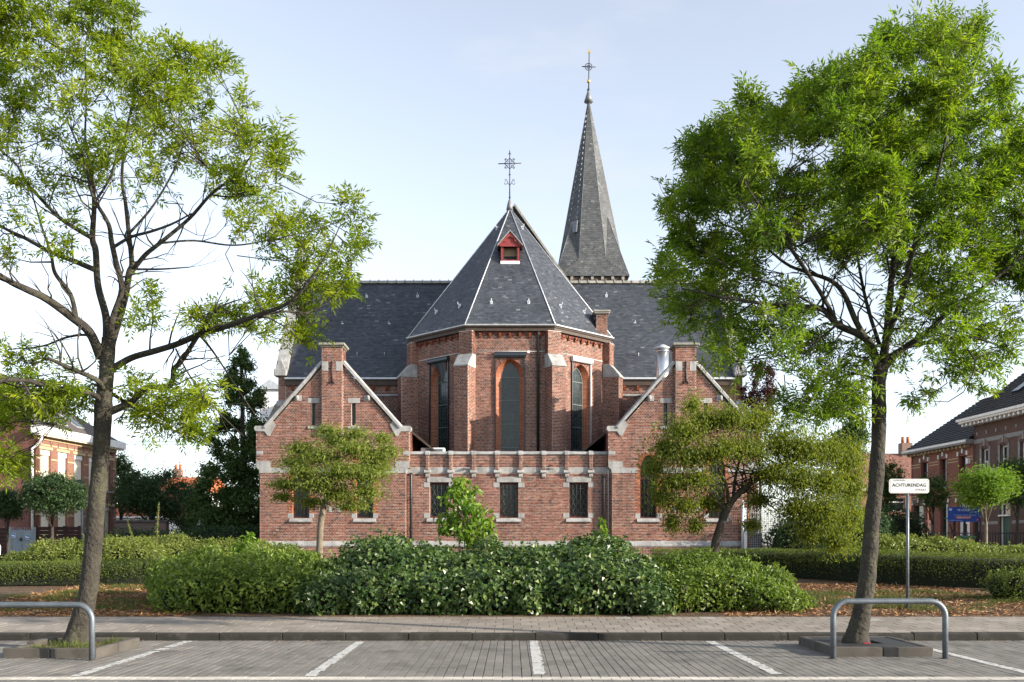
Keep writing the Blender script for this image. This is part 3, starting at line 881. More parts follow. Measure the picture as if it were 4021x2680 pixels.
    MB().obox(O, U, N, -ph, ph, -.62, .18, Zg(1705), z_ct).build('chimney', MT['mortar'], church)
    emit_bricks(BR_, O + N * .18, U, N, [[(-ph, Zg(1705)), (ph, Zg(1705)), (ph, z_ct), (-ph, z_ct)]], tone=.03)
    emit_bricks(BR_, O + U * ph + N * .18, Vector((0, 1, 0)), RIGHT, [[(0, Zg(1705)), (.8, Zg(1705)), (.8, z_ct), (0, z_ct)]])
    emit_bricks(BR_, O - U * ph - N * .62, Vector((0, -1, 0)), -RIGHT, [[(0, Zg(1705)), (.8, Zg(1705)), (.8, z_ct), (0, z_ct)]])
    MB().obox(O, U, N, -ph - .06, ph + .06, -.68, .24, z_ct, z_ct + .06).obox(O, U, N, -ph - .12, ph + .12, -.74, .3, z_ct + .0605, z_ct + .17).build('chimney_cap', MT['stone_dark'], church, bevel=.03)
    for a in (-ph - .004, ph - .25 + .004):
        stone_block(church, O + N * .18, U, N, a, a + .25, Zg(1461), Zg(1423), name='quoin_stone')
    prof = [(0.0, Zg(1705) - .22), (.19, Zg(1705)), (.0, Zg(1705))]
    MB().prism([fr(O, U, N, -ph - .01, z_, n_) for n_, z_ in prof], U * (2 * ph + .02)).build('pilaster_foot', MT['stone'], church)
    MB().tube([fr(O, U, N, 0, Zg(1423), .21), fr(O, U, N, 0, Zg(1505), .21)], .028, 6).tube([fr(O, U, N, -.1, Zg(1513), .21), fr(O, U, N, -.06, Zg(1503), .21), fr(O, U, N, 0, Zg(1500), .21), fr(O, U, N, .06, Zg(1503), .21), fr(O, U, N, .1, Zg(1513), .21)], .025, 6).build('wall_anchor', MT['iron'], church)
    for k in (-.45, 0, .5) if flip else (-.1, .24):
        stone_block(church, O, U, N, k - .06, k + .08, Zg(2012), Zg(1990), name='vent_stone', proud=.02)
    # roof behind the gable
    for sg in (-1, 1):
        q = [(cx + sg * 2.9, YG + .38, z_sh - .05), (cx + sg * 2.9, 46.0, z_sh - .05), (cx, 46.0, z_pk - .22), (cx, YG + .38, z_pk - .22)]
        MB().add(q, [(0, 1, 2, 3)]).build('wing_roof', MT['underlay'], church)
        emit_slates(SV, SF, SR, q)
XL = Xg(1307); XR = Xg(2690)
gable_wing(XL, False)
gable_wing(XR, True)

# ---- low wall between the wings
YL = YG + 0.27
O = Vector((0, YL, 0)); U = Vector((1, 0, 0)); N = FRONT
ul, ur = XL + 2.81, XR - 2.81
ZL = lambda py: Z(py, YL)
XX = lambda px: X(px, YL)
zb, zt = gz(40) - .2, ZL(1787)
wins = [(XX(1688), XX(1762)), (XX(1961), XX(2035)), (XX(2235), XX(2309))]
zw0, zw1 = ZL(2035), ZL(1895)
holes = [[(a, zw0), (b, zw0), (b, zw1), (a, zw1)] for a, b in wins]
low = wall_panel('corridor_wall', MT['mortar'], church, O, U, N, [(ul - .02, zb), (ur + .02, zb), (ur + .02, zt), (ul - .02, zt)], holes, .38)
emit_bricks(BR_, O, U, N, [[(ul, zb), (ur, zb), (ur, zt), (ul, zt)]] + holes + [[(ul, ZL(1859)), (ur, ZL(1859)), (ur, ZL(1836.5)), (ul, ZL(1836.5))]], singles=single_bricks)
piers = [XX(p) for p in (1679, 1770, 1860, 1952, 2044, 2135, 2226, 2320)]
edges = [ul] + [p for q in piers for p in (q,)] + [ur]
for a, b in zip(edges[:-1], edges[1:]):
    stone_block(church, O, U, N, a + .003, b - .003, ZL(1859), ZL(1836.5), name='string_stone')
    prof = [(-.3, ZL(1772) - .03), (-.12, ZL(1772)), (.05, ZL(1777)), (.07, ZL(1784)), (.02, ZL(1789)), (-.3, ZL(1789))]
    MB().prism([fr(O, U, N, a + .003, z_, n_) for n_, z_ in prof], U * (b - a - .006)).build('parapet_coping', MT['stone'], church)
for p in piers:
    MB().obox(O, U, N, p - .06, p + .06, -.05, .1, ZL(1846), ZL(1787)).build('parapet_pier', MT['mortar'], church)
    emit_bricks(BR_, O + N * .1, U, N, [[(p - .06, ZL(1846)), (p + .06, ZL(1846)), (p + .06, ZL(1787)), (p - .06, ZL(1787))]])
    emit_bricks(BR_, Vector((p + .06, YL - .1, 0)), Vector((0, 1, 0)), RIGHT, [[(0, ZL(1846)), (.1, ZL(1846)), (.1, ZL(1787)), (0, ZL(1787))]])
    m = MB()
    z0 = ZL(1876)
    m.prism([fr(O, U, N, p - .075, z_, n_) for n_, z_ in [(0, z0), (.06, z0), (.09, z0 + .06), (.09, z0 + .17), (0, z0 + .17)]], U * .15)
    m.prism([fr(O, U, N, p - .13, z_, n_) for n_, z_ in [(0, z0 + .168), (.14, z0 + .168), (.15, z0 + .21), (.08, z0 + .3), (0, z0 + .3)]], U * .26)
    m.build('pier_corbel', MT['stone'], church, bevel=.008)
    MB().prism([fr(O, U, N, p - .09, z_, n_) for n_, z_ in [(0, ZL(1788)), (.13, ZL(1788)), (.12, ZL(1780)), (.02, ZL(1771)), (0, ZL(1771))]], U * .18).build('pier_cap', MT['stone'], church, bevel=.008)
for (a, b) in wins:
    lattice_window(church, O, U, N, a, b, zw0, zw1)
    stone_block(church, O, U, N, a - .11, b + .11, zw1, ZL(1874.5), name='lintel', proud=.03)
    for (c, d) in ((a - .24, a), (b, b + .24)):
        stone_block(church, O, U, N, c, d, zw1 - .2, zw1 - .001, name='quoin_stone', proud=.014)
        stone_block(church, O, U, N, c, d, zw0 + .001, zw0 + .19, name='quoin_stone', proud=.014)
    sill(church, O, U, N, a - .12, b + .12, zw0 - .17, zw0)
for px in (1834, 2165):
    MB().obox(O, U, N, XX(px) - .1, XX(px) + .08, -.02, .004, ZL(1836), ZL(1825)).build('spout_hole', MT['black_metal'], church)
    MB().prism([fr(O, U, N, XX(px) - .1, z_, n_) for n_, z_ in [(0, ZL(1836)), (.16, ZL(1839)), (.16, ZL(1841)), (0, ZL(1841))]], U * .2).build('spout', MT['zinc'], church)
zp0, zp1 = Zg(2147), Zg(2125)
MB().prism([fr(O, U, N, ul, z_, n_) for n_, z_ in [(-.05, zp1), (.006, zp1), (.1, zp0 + .06), (.1, zp0), (-.05, zp0)]], U * (ur - ul)).build('plinth_stone', MT['stone'], church)
for px, py in ((1615, 1862), (2370, 1872)):
    x = XX(px); z = ZL(py)
    MB().tube([(x, YL - .02, z), (x, YL - .1, z - .0), (x, YL - .12, z - .08), (x, YL - .12, zb)], .055, 8).build('drainpipe', MT['black_metal'], church)
    for zz in (z - 1.0, z - 2.2): MB().lathe((x, YL - .12, zz), [(.055, 0), (.068, .0), (.068, .06), (.055, .06)], 8).build('pipe_collar', MT['black_metal'], church)
MB().tube([(ur - .12, YL - .015, ZL(1780)), (ur - .12, YL - .015, zb)], .01, 4).build('cable', MT['white'], church)
# flat roof behind the parapet
MB().box(ul, ur, YL + .3, 45.8, zt - .35, zt - .2).build('flat_roof', MT['underlay'], church)
# lean-to roof pieces beside the wings
for (sx, sg) in ((ul + .14, 1), (ur - .14, -1)):
    q = [(sx, YL + .6, Z(1690, 39)), (sx + sg * .95, YL + .6, Z(1768, 39)), (sx + sg * .95, 44.5, Z(1768, 39)), (sx, 44.5, Z(1690, 39))]
    MB().prism(q, (0, 0, -.1)).build('lean_to_roof', MT['fascia'], church)

# ---- apse: five sides of an octagon
AX, AY, AR = X(2003, 41.6), 45.9, 4.3
zA0, zA1 = 4.2, 10.42
side = 2 * AR * math.tan(math.radians(22.5))
def face_frame(k):
    th = math.radians(45 * k)
    N = Vector((math.sin(th), -math.cos(th), 0)); U = Vector((math.cos(th), math.sin(th), 0))
    return Vector((AX, AY, 0)) + N * AR, U, N
ww, w_in = 0.6, 0.385
z_spr, rise = Z(1480, 41.6), 0.74
z_w0 = 4.55
for k in (-2, -1, 0, 1, 2):
    O, U, N = face_frame(k)
    hs = side / 2
    outl = [(-hs, zA0), (hs, zA0), (hs, zA1), (-hs, zA1)]
    has = k in (-1, 0, 1)
    hole = arch_pts(0, ww, z_w0, z_spr, rise, 10)
    wall_panel('apse_wall', MT['mortar'], church, O, U, N, outl, [hole] if has else [], 0.32)
    free = arch_pts(0, ww + .0, z_w0, z_spr, rise, 10)
    R = (ww * ww + rise * rise) / (2 * ww)
    ro = R + 0.25
    def ring(rr, sg, n=12):
        cxx = (ww - R) * sg; pts = []
        a1 = math.acos(max(-1, min(1, -(ww - R) / rr)))
        for q in range(n + 1):
            a = a1 * q / n
            pts.append((cxx + sg * rr * math.cos(a), z_spr + rr * math.sin(a)))
        return pts
    if has:
        ringo = ring(ro, 1); ringl = ring(ro, -1)
        ring_poly = [(ww, z_w0), ] + [(ww, z_spr)]
        excl = [(-ww, z_w0), (ww, z_w0), (ww, z_spr)] + ringo + list(reversed(ringl))[1:] + [(-ww, z_spr)]
        emit_bricks(BR_, O, U, N, [outl, excl], tone=-.04)
        for sg in (1, -1):
            o3 = [fr(O, U, N, x, z) for x, z in ring(ro, sg)]; i3 = [fr(O, U, N, x, z) for x, z in ring(R, sg)]
            emit_strip(BR_, o3, i3, N, .062, .012, .006)
            # splayed orange reveal, from the wall face to the glass line
            outer = [(sg * ww, z_w0)] + ring(R, sg); rin = (w_in * w_in + (rise - .1) ** 2) / (2 * w_in)
            a1 = math.acos((rin - w_in) / rin)
            inner = [(sg * w_in, z_w0)] + [(sg * ((w_in - rin) + rin * math.cos(a1 * q / 12)), z_spr + rin * math.sin(a1 * q / 12)) for q in range(13)]
            o3 = [fr(O, U, N, x, z, -.004) for x, z in outer]; i3 = [fr(O, U, N, x, z, -.26) for x, z in inner]
            fs = [(i, i + 1, len(o3) + i + 1, len(o3) + i) for i in range(len(o3) - 1)]
            MB().add(o3 + i3, fs).build('window_reveal', MT['mortar'], church)
            for seg in range(len(o3) - 1):
                nrm = (o3[seg + 1] - o3[seg]).cross(i3[seg] - o3[seg]).normalized()
                if nrm.dot(N) < 0: nrm = -nrm
                emit_strip(OB_, [o3[seg], o3[seg + 1]], [i3[seg], i3[seg + 1]], nrm, .06, .011, .006)
        # glass with saddle bars and leads
        gp = arch_pts(0, w_in, z_w0, z_spr, rise - .1, 10)
        win = wall_panel('apse_window', MT['lead'], church, O - N * .245, U, N, gp, [arch_pts(0, w_in - .025, z_w0 + .03, z_spr, rise - .14, 10)], .05)
        pts = [fr(O, U, N, u, z, -.27) for u, z in gp]
        MB().add(pts, [tuple(range(len(pts)))]).build('stained_pane', MT['glass_stained'], win)
        nb = 5
        for q in range(nb + 1):
            z = z_spr - q * 1.0 * .98
            if z > z_w0: MB().obox(O, U, N, -w_in, w_in, -.265, -.235, z - .018, z + .018).build('saddle_bar', MT['lead'], win)
        m = MB()
        for q in range(4):
            u = -w_in + 2 * w_in * (q + 1) / 5
            m.tube([fr(O, U, N, u, z_w0, -.262), fr(O, U, N, u, z_spr + (.2 if q in (1, 2) else -.1), -.262)], .004, 3, False)
        z = z_w0
        while z < z_spr + .2:
            m.tube([fr(O, U, N, -w_in, z, -.262), fr(O, U, N, w_in, z, -.262)], .003, 3, False); z += .16
        for q in range(10):
            c = Vector((random.uniform(-.22, .22), random.uniform(z_w0 + .4, z_spr + .3))); r0 = random.uniform(.07, .15)
            m.tube([fr(O, U, N, c.x + r0 * math.cos(a * .7854), c.y + r0 * math.sin(a * .7854), -.262) for a in range(9)], .004, 3, False)
        m.build('lead_came', MT['lead'], win)
        # roller blind: guides and housing
        bl = empty('roller_blind', tuple(fr(O, U, N, 0, z_w0, .05)), parent=church)
        bl.location = fr(O, U, N, 0, z_w0, .05) - church.location
        zh = Z(1403, 41.6)
        for sg in (-1, 1):
            MB().obox(O, U, N, sg * (ww + .01) - .025, sg * (ww + .01) + .025, 0, .07, z_w0, zh).build('guide_rail', MT['dark_blue_metal'] if not (k == 1 and sg > 0) else MT['zinc'], bl)
        MB().prism([fr(O, U, N, -ww - .06, z_, n_) for n_, z_ in [(0, zh - .02), (.13, zh - .02), (.17, zh + .05), (.17, zh + .13), (.12, zh + .19), (0, zh + .19)]], U * (2 * ww + .12)).build('blind_housing', MT['zinc'] if k == 1 else MT['dark_blue_metal'], bl)
        if k == -1:
            m = MB()
            top = [fr(O, U, N, u, zh, .06 + .02 * ((i % 2) * 2 - 1)) for i, u in enumerate(np.linspace(-.55, .5, 10))]
            bot = [fr(O, U, N, u, z_, .06 - .02 * ((i % 2) * 2 - 1)) for i, (u, z_) in enumerate(zip(np.linspace(-.5, .46, 10) * .55 + .22, [zh - .12, zh - .3, zh - .48, zh - .62, zh - .78, zh - .92, zh - 1.02, zh - .9, zh - .7, zh - .4]))]
            m.add(top + bot, [(i, i + 1, 11 + i, 10 + i) for i in range(9)])
            fab = m.build('torn_blind_fabric', MT['black_metal'], bl)
            fab['label'] = 'torn black blind fabric hanging in folds'
        if k == 0:
            MB().obox(O, U, N, .72, .82, 0, .06, zh + .16, zh + .26).build('junction_box', MT['white'], church)
        MB().tube([fr(O, U, N, -hs, zh + .24, .015), fr(O, U, N, hs, zh + .24, .015)], .014, 4).build('cable', MT['white'], church)
    else:
        emit_bricks(BR_, O, U, N, [outl], tone=-.05)
    # corbel table
    if abs(k) < 2:
        for q in range(7):
            u = (q - 3) * 0.415
            zc = Z(1327, 41.6)
            MB().prism([fr(O, U, N, u - .05, z_, n_) for n_, z_ in [(0, zc), (.07, zc + .0), (.1, zc + .04), (.08, zc + .09), (.12, zc + .1), (.12, zc + .18), (0, zc + .18)]], U * .1).build('corbel', MT['orange_brick'], church)
        m_ = Pieces()
        for q in range(34):
            u = -hs + .3 + q * (side - .6) / 34
            a, b = u + .005, u + .085
            z0 = zA1 - .17 + (.03 if q % 2 else 0)
            BR_.add(*(fr(O, U, N, uu, zz) for uu, zz in ((a, z0), (b, z0), (b, zA1 - .03), (a, zA1 - .03))), N, .05, random.random() * .5)
    # fascia and gutter
    g0, g1 = AR + .1, AR + .22
    def ringpt(r, sgn, z):
        h = r * math.tan(math.radians(22.5))
        return Vector((AX, AY, 0)) + N * r + U * (sgn * h) + Vector((0, 0, z))
    m = MB(); a = [(AR + .0, zA1 - .02), (AR + .17, zA1 - .02), (AR + .17, zA1 + .1), (AR + .21, zA1 + .13), (AR + .21, zA1 + .2), (AR, zA1 + .2)]
    v = [ringpt(r, -1, z) for r, z in a] + [ringpt(r, 1, z) for r, z in a]
    n_ = len(a)
    m.add(v, [tuple(range(n_)), tuple(range(2 * n_ - 1, n_ - 1, -1))] + [(i, n_ + i, n_ + (i + 1) % n_, (i + 1) % n_) for i in range(n_)]).build('fascia_board', MT['fascia'], church)
    m = MB(); a = [(AR + .212, zA1 + .17), (AR + .3, zA1 + .19), (AR + .31, zA1 + .235), (AR + .1, zA1 + .25), (AR + .1, zA1 + .201)]
    v = [ringpt(r, -1, z) for r, z in a] + [ringpt(r, 1, z) for r, z in a]
    n_ = len(a)
    m.add(v, [tuple(range(n_)), tuple(range(2 * n_ - 1, n_ - 1, -1))] + [(i, n_ + i, n_ + (i + 1) % n_, (i + 1) % n_) for i in range(n_)]).build('gutter_edge', MT['zinc'], church)
# downpipe on the middle face
O, U, N = face_frame(0)
MB().tube([fr(O, U, N, X(2113, 41.6) - AX, zA1 - .02, .12), fr(O, U, N, X(2113, 41.6) - AX, zA1 - .2, .09), fr(O, U, N, X(2113, 41.6) - AX, 4.3, .09)], .055, 8).build('drainpipe', MT['black_metal'], church)

# buttresses on the corners
for k in (-1.5, -.5, .5, 1.5):
    th = math.radians(45 * k)
    N = Vector((math.sin(th), -math.cos(th), 0)); U = Vector((math.cos(th), math.sin(th), 0))
    O = Vector((AX, AY, 0)) + N * (AR / math.cos(math.radians(22.5)))
    hb, d1, d2 = .31, .62, .2
    zs1 = Z(1442, 41.2); zs2 = Z(1393, 41.4)
    MB().obox(O, U, N, -hb, hb, -.5, d1, zA0, zs1).obox(O, U, N, -hb + .01, hb - .01, -.5, d2, zs1 + .001, zA1 - .02).build('buttress', MT['mortar'], church)
    for (o2, u2, n2, u0, u1, z0, z1) in ((O + N * d1, U, N, -hb, hb, zA0, zs1), (O + N * d2, U, N, -hb, hb, zs2, zA1 - .03)):
        emit_bricks(BR_, o2, u2, n2, [[(u0, z0), (u1, z0), (u1, z1), (u0, z1)]], tone=.04)
    emit_bricks(BR_, O + U * hb + N * d1, -N, U, [[(0, zA0), (d1 + .3, zA0), (d1 + .3, zs1), (0, zs1)]], tone=.04)
    emit_bricks(BR_, O - U * hb - N * .3, N, -U, [[(0, zA0), (d1 + .3, zA0), (d1 + .3, zs1), (0, zs1)]], tone=.04)
    emit_bricks(BR_, O + U * hb + N * d2, -N, U, [[(0, zs1), (d2 + .3, zs1), (d2 + .3, zA1 - .03), (0, zA1 - .03)]], tone=.08)
    emit_bricks(BR_, O - U * hb - N * .3, N, -U, [[(0, zs1), (d2 + .3, zs1), (d2 + .3, zA1 - .03), (0, zA1 - .03)]], tone=.08)
    MB().prism([fr(O, U, N, -hb - .03, z_, n_) for n_, z_ in [(-.1, zs1 - .0), (d1 + .05, zs1), (d1 + .05, zs1 + .07), (d2 + .01, zs2 + .03), (-.1, zs2 + .03)]], U * (2 * hb + .06)).build('weathering_stone', MT['stone'], church, bevel=.012)

# apse roof
RR, zE, zTop = AR + .22, zA1 + .235, Z(820, AY)
apex = Vector((AX - .02, AY, zTop))
hr = RR * math.tan(math.radians(22.5))
dorm = (X(1960, 43.7), X(2046, 43.7))
def skip_dormer(c): return abs(c.x - X(2003, 43.7)) < .47 and Z(1033, 43.8) < c.z < Z(950, 43.8) + .25
corners = []
for k in (-2, -1, 0, 1, 2):
    th = math.radians(45 * k)
    N = Vector((math.sin(th), -math.cos(th), 0)); U = Vector((math.cos(th), math.sin(th), 0))
    a = Vector((AX, AY, zE)) + N * RR - U * hr; b = Vector((AX, AY, zE)) + N * RR + U * hr
    MB().add([a, b, apex], [(0, 1, 2)]).build('roof_facet', MT['underlay'], church)
    emit_slates(SV, SF, SR, [a, b, apex], skip=skip_dormer if k == 0 else None, singles=single_slates if k == 0 else None)
    corners.append(a)
    if k == 2: corners.append(b)
for c in corners:
    MB().tube([c + Vector((0, 0, .02)), apex + Vector((0, 0, .02))], .028, 5).build('hip_flashing', MT['zinc'], church)
# snow hooks
def hook(p, n=Vector((0, -1, 0))):
    p = Vector(p)
    MB().tube([p, p + n * .1 + Vector((0, 0, .02)), p + n * .14 + Vector((0, 0, .16))], .016, 4).add([p + Vector((-.06, 0, -.1)) + n * .03, p + Vector((.06, 0, -.1)) + n * .03, p + Vector((.06, .05, .1)) + n * .03, p + Vector((-.06, .05, .1)) + n * .03], [(0, 1, 2, 3)]).build('roof_hook', MT['zinc'], church)
def on_facet(k, u, t):
    th = math.radians(45 * k)
    N = Vector((math.sin(th), -math.cos(th), 0)); U = Vector((math.cos(th), math.sin(th), 0))
    base = Vector((AX, AY, zE)) + N * RR + U * u
    return base.lerp(apex, t) + N * .03, N
for k, u, t in ((0, -.95, .17), (0, .95, .17), (-1, .9, .17), (-1, -.95, .17), (1, -.9, .17), (1, .95, .17), (-1, 0, .83), (1, -.2, .83)):
    p, n = on_facet(k, u, t); hook(p, n)

# dormer
D0 = 43.62
xc = X(2003, D0); hw = .4
zd0, zde, zdp = Z(1026, D0), Z(967, D0), Z(914, D0)
dm = MB()
dm.box(xc - hw, xc - hw + .075, D0, D0 + .09, zd0, zde).box(xc + hw - .075, xc + hw, D0, D0 + .09, zd0, zde).box(xc - hw + .076, xc + hw - .076, D0 + .02, D0 + .08, zd0, zd0 + .06)
dorm = dm.build('dormer', MT['red_wood'], church)
o = wall_panel('barge_board', MT['red_wood'], dorm, (xc, D0 - .12, 0), (1, 0, 0), (0, -1, 0),
    [(-.53, zde), (-.42, zde - .02), (-.38, zde + .04), (-.33, zde + .14), (-.2, zde + .17), (-.16, zde + .3), (0, zde + .4), (.16, zde + .3), (.2, zde + .17), (.33, zde + .14), (.38, zde + .04), (.42, zde - .02), (.53, zde), (0, zdp)], [], .05)
pts = [(-.42, zde - .02)] + [(-.42 + .84 * i / 24, zde - .05 + (.03 if i % 2 else 0)) for i in range(25)] + [(.42, zde + .05), (0, zdp - .08), (-.42, zde + .05)]
wall_panel('tympanum', MT['red_wood'], dorm, (xc, D0 - .06, 0), (1, 0, 0), (0, -1, 0), pts, [], .04)
m = MB().box(xc - hw + .08, xc + hw - .08, D0 + .3, D0 + .31, zd0 + .0, zde); m.build('dormer_pane', MT['cream'], dorm)
MB().box(xc - hw + .0765, xc - hw + .13, D0 + .03, D0 + .055, zd0 + .06, zde).box(xc + hw - .13, xc + hw - .0765, D0 + .03, D0 + .055, zd0 + .06, zde).build('dormer_sash', MT['maroon_wood'], dorm)
MB().box(xc - hw - .02, xc + hw + .02, D0 - .03, D0 + .1, Z(1038, D0), zd0 - .002).build('dormer_sill', MT['white'], dorm)
for sg in (-1, 1):
    MB().add([(xc + sg * .56, D0 - .16, zde - .03), (xc, D0 - .16, zdp + .03), (xc, D0 + 1.0, zdp + .03), (xc + sg * .56, D0 + .6, zde - .03), (xc + sg * .56, D0 - .16, zde + .02), (xc, D0 - .16, zdp + .07), (xc, D0 + 1.0, zdp + .07), (xc + sg * .56, D0 + .6, zde + .02)],
             [(0, 1, 2, 3), (4, 7, 6, 5), (0, 4, 5, 1), (3, 2, 6, 7), (0, 3, 7, 4)]).build('dormer_roof', MT['stone'], dorm)
    MB().add([(xc + sg * hw, D0 + .02, zd0), (xc + sg * hw, D0 + .02, zde), (xc + sg * hw, D0 + .6, zde), (xc + sg * hw, D0 + .1, zd0)], [(0, 1, 2, 3)]).build('dormer_cheek', MT['red_wood'], dorm)

# apse cross
Dc = AY; cx_ = X(2001.5, Dc)
fin = empty('finial_cross', (0, 0, 0), parent=church); fin.location = Vector((cx_, Dc, zTop)) - church.location
zf = lambda py: Z(py, Dc)
MB().lathe((cx_, Dc, zf(826)), [(.16, 0), (.12, .25), (.06, .45), (.03, .5)], 8).build('lead_cap', MT['lead_grey'], fin)
MB().tube([(cx_, Dc, zf(815)), (cx_, Dc, zf(592))], [.035, .022], 6).build('shaft', MT['iron'], fin)
MB().tube([(cx_ - .53, Dc, zf(644)), (cx_ + .53, Dc, zf(642))], .024, 6).build('cross_arm', MT['iron'], fin)
m = MB()
r = .25; c = Vector((cx_, Dc, zf(643)))
dia = [c + Vector((0, 0, r)), c + Vector((r, 0, 0)), c + Vector((0, 0, -r)), c + Vector((-r, 0, 0)), c + Vector((0, 0, r))]
for a, b in zip(dia[:-1], dia[1:]):
    m.tube([a, b], .016, 4)
    mid = (a + b) / 2; d = (mid - c).normalized(); t = Vector((-d.z, 0, d.x))
    m.tube([c + d * .09 + t * .0, mid + t * .06, mid + d * .14], .012, 4); m.tube([c + d * .09, mid - t * .06, mid + d * .14], .012, 4)
    m.tube([mid + d * .1 + t * .06, mid + d * .1 - t * .06], .016, 4)
m.build('tracery', MT['iron'], fin)
m = MB()
for sg in (-1, 1):
    b = Vector((cx_, Dc, zf(730)))
    m.tube([b, b + Vector((sg * .08, 0, .12)), b + Vector((sg * .14, 0, .28)), b + Vector((sg * .2, 0, .3)), b + Vector((sg * .22, 0, .22)), b + Vector((sg * .16, 0, .2))], .013, 4)
    m.tube([b + Vector((sg * .09, 0, .12)), b + Vector((sg * .2, 0, .04)), b + Vector((sg * .25, 0, .1)), b + Vector((sg * .2, 0, .14))], .013, 4)
    m.tube([Vector((cx_, Dc, zf(598))), Vector((cx_ + sg * .06, Dc, zf(608)))], .012, 4)
m.build('scrolls', MT['iron'], fin)
for py in (687, 776): MB().lathe((cx_, Dc, zf(py) - .04), [(.02, 0), (.06, .04), (.02, .08)], 8).build('shaft_knop', MT['iron'], fin)

# ---- transept behind
YT = 46.0; YR = 49.95
xa, xb = X(1122, YT), X(2886, YT)
zE2, zR2 = Z(1482, YT), Z(1111, YR)
MB().box(xa, xb, YT, 54, 1.0, zE2 - .15).build('transept_wall', MT['mortar'], church)
Oq = Vector((0, YT, 0))
for (a, b) in ((xa, AX - 4.3), (AX + 4.3, xb)):
    emit_bricks(BR_, Oq, Vector((1, 0, 0)), FRONT, [[(a, 5.0), (b, 5.0), (b, zE2 - .12), (a, zE2 - .12)]], tone=-.1)
    n = int((b - a) / .62)
    for q in range(n):
        u = a + .35 + q * .62
        zc = zE2 - .62
        MB().prism([fr(Oq, (1, 0, 0), FRONT, u - .06, z_, n_) for n_, z_ in [(0, zc), (.09, zc + .03), (.08, zc + .1), (.13, zc + .12), (.13, zc + .21), (0, zc + .21)]], (.12, 0, 0)).build('corbel', MT['orange_brick'], church)
    MB().obox(Oq, (1, 0, 0), FRONT, a, b, -.1, .14, zE2 - .4, zE2 - .13).build('fascia_board', MT['fascia'], church)
    MB().obox(Oq, (1, 0, 0), FRONT, a, b, .0, .26, zE2 - .129, zE2 - .05).build('gutter_edge', MT['zinc'], church)
q = [(xa + .1, YT - .2, zE2 - .06), (xb - .1, YT - .2, zE2 - .06), (xb - .1, YR, zR2), (xa + .1, YR, zR2)]
q2 = [(xa + .1, 2 * YR - YT + .2, zE2 - .06), (xb - .1, 2 * YR - YT + .2, zE2 - .06), (xb - .1, YR, zR2), (xa + .1, YR, zR2)]
MB().add(q + q2, [(0, 1, 2, 3), (5, 4, 7, 6)]).build('transept_roof', MT['underlay'], church)
emit_slates(SV, SF, SR, q, row=.105, wid=.19, tone=-.05)
nrt = 46
for k in range(nrt):
    a = xa + .3 + (xb - xa - .6) * k / nrt; b = xa + .3 + (xb - xa - .6) * (k + 1) / nrt
    m = MB().prism([(a, YR - .16, zR2 - .06), (a, YR, zR2 + .11), (a, YR + .16, zR2 - .06)], (b - a - .01, 0, 0))
    m.prism([(b - .06, YR - .18, zR2 - .04), (b - .06, YR, zR2 + .16), (b - .06, YR + .18, zR2 - .04)], (.05, 0, 0))
    m.build('ridge_tile', MT['stone_dark'], church)
for px, py in ((1440, 1162), (1640, 1160), (1528, 1280), (1404, 1404), (1511, 1404), (2381, 1158), (2493, 1276), (2506, 1406), (2650, 1276), (1345, 1280)):
    t = (py - 1482) / (1111 - 1482)
    D = YT + (YR - YT) * t * .96; hook((X(px, D), D - .03, zE2 + (zR2 - zE2) * (D - YT) / (YR - YT) + .03))
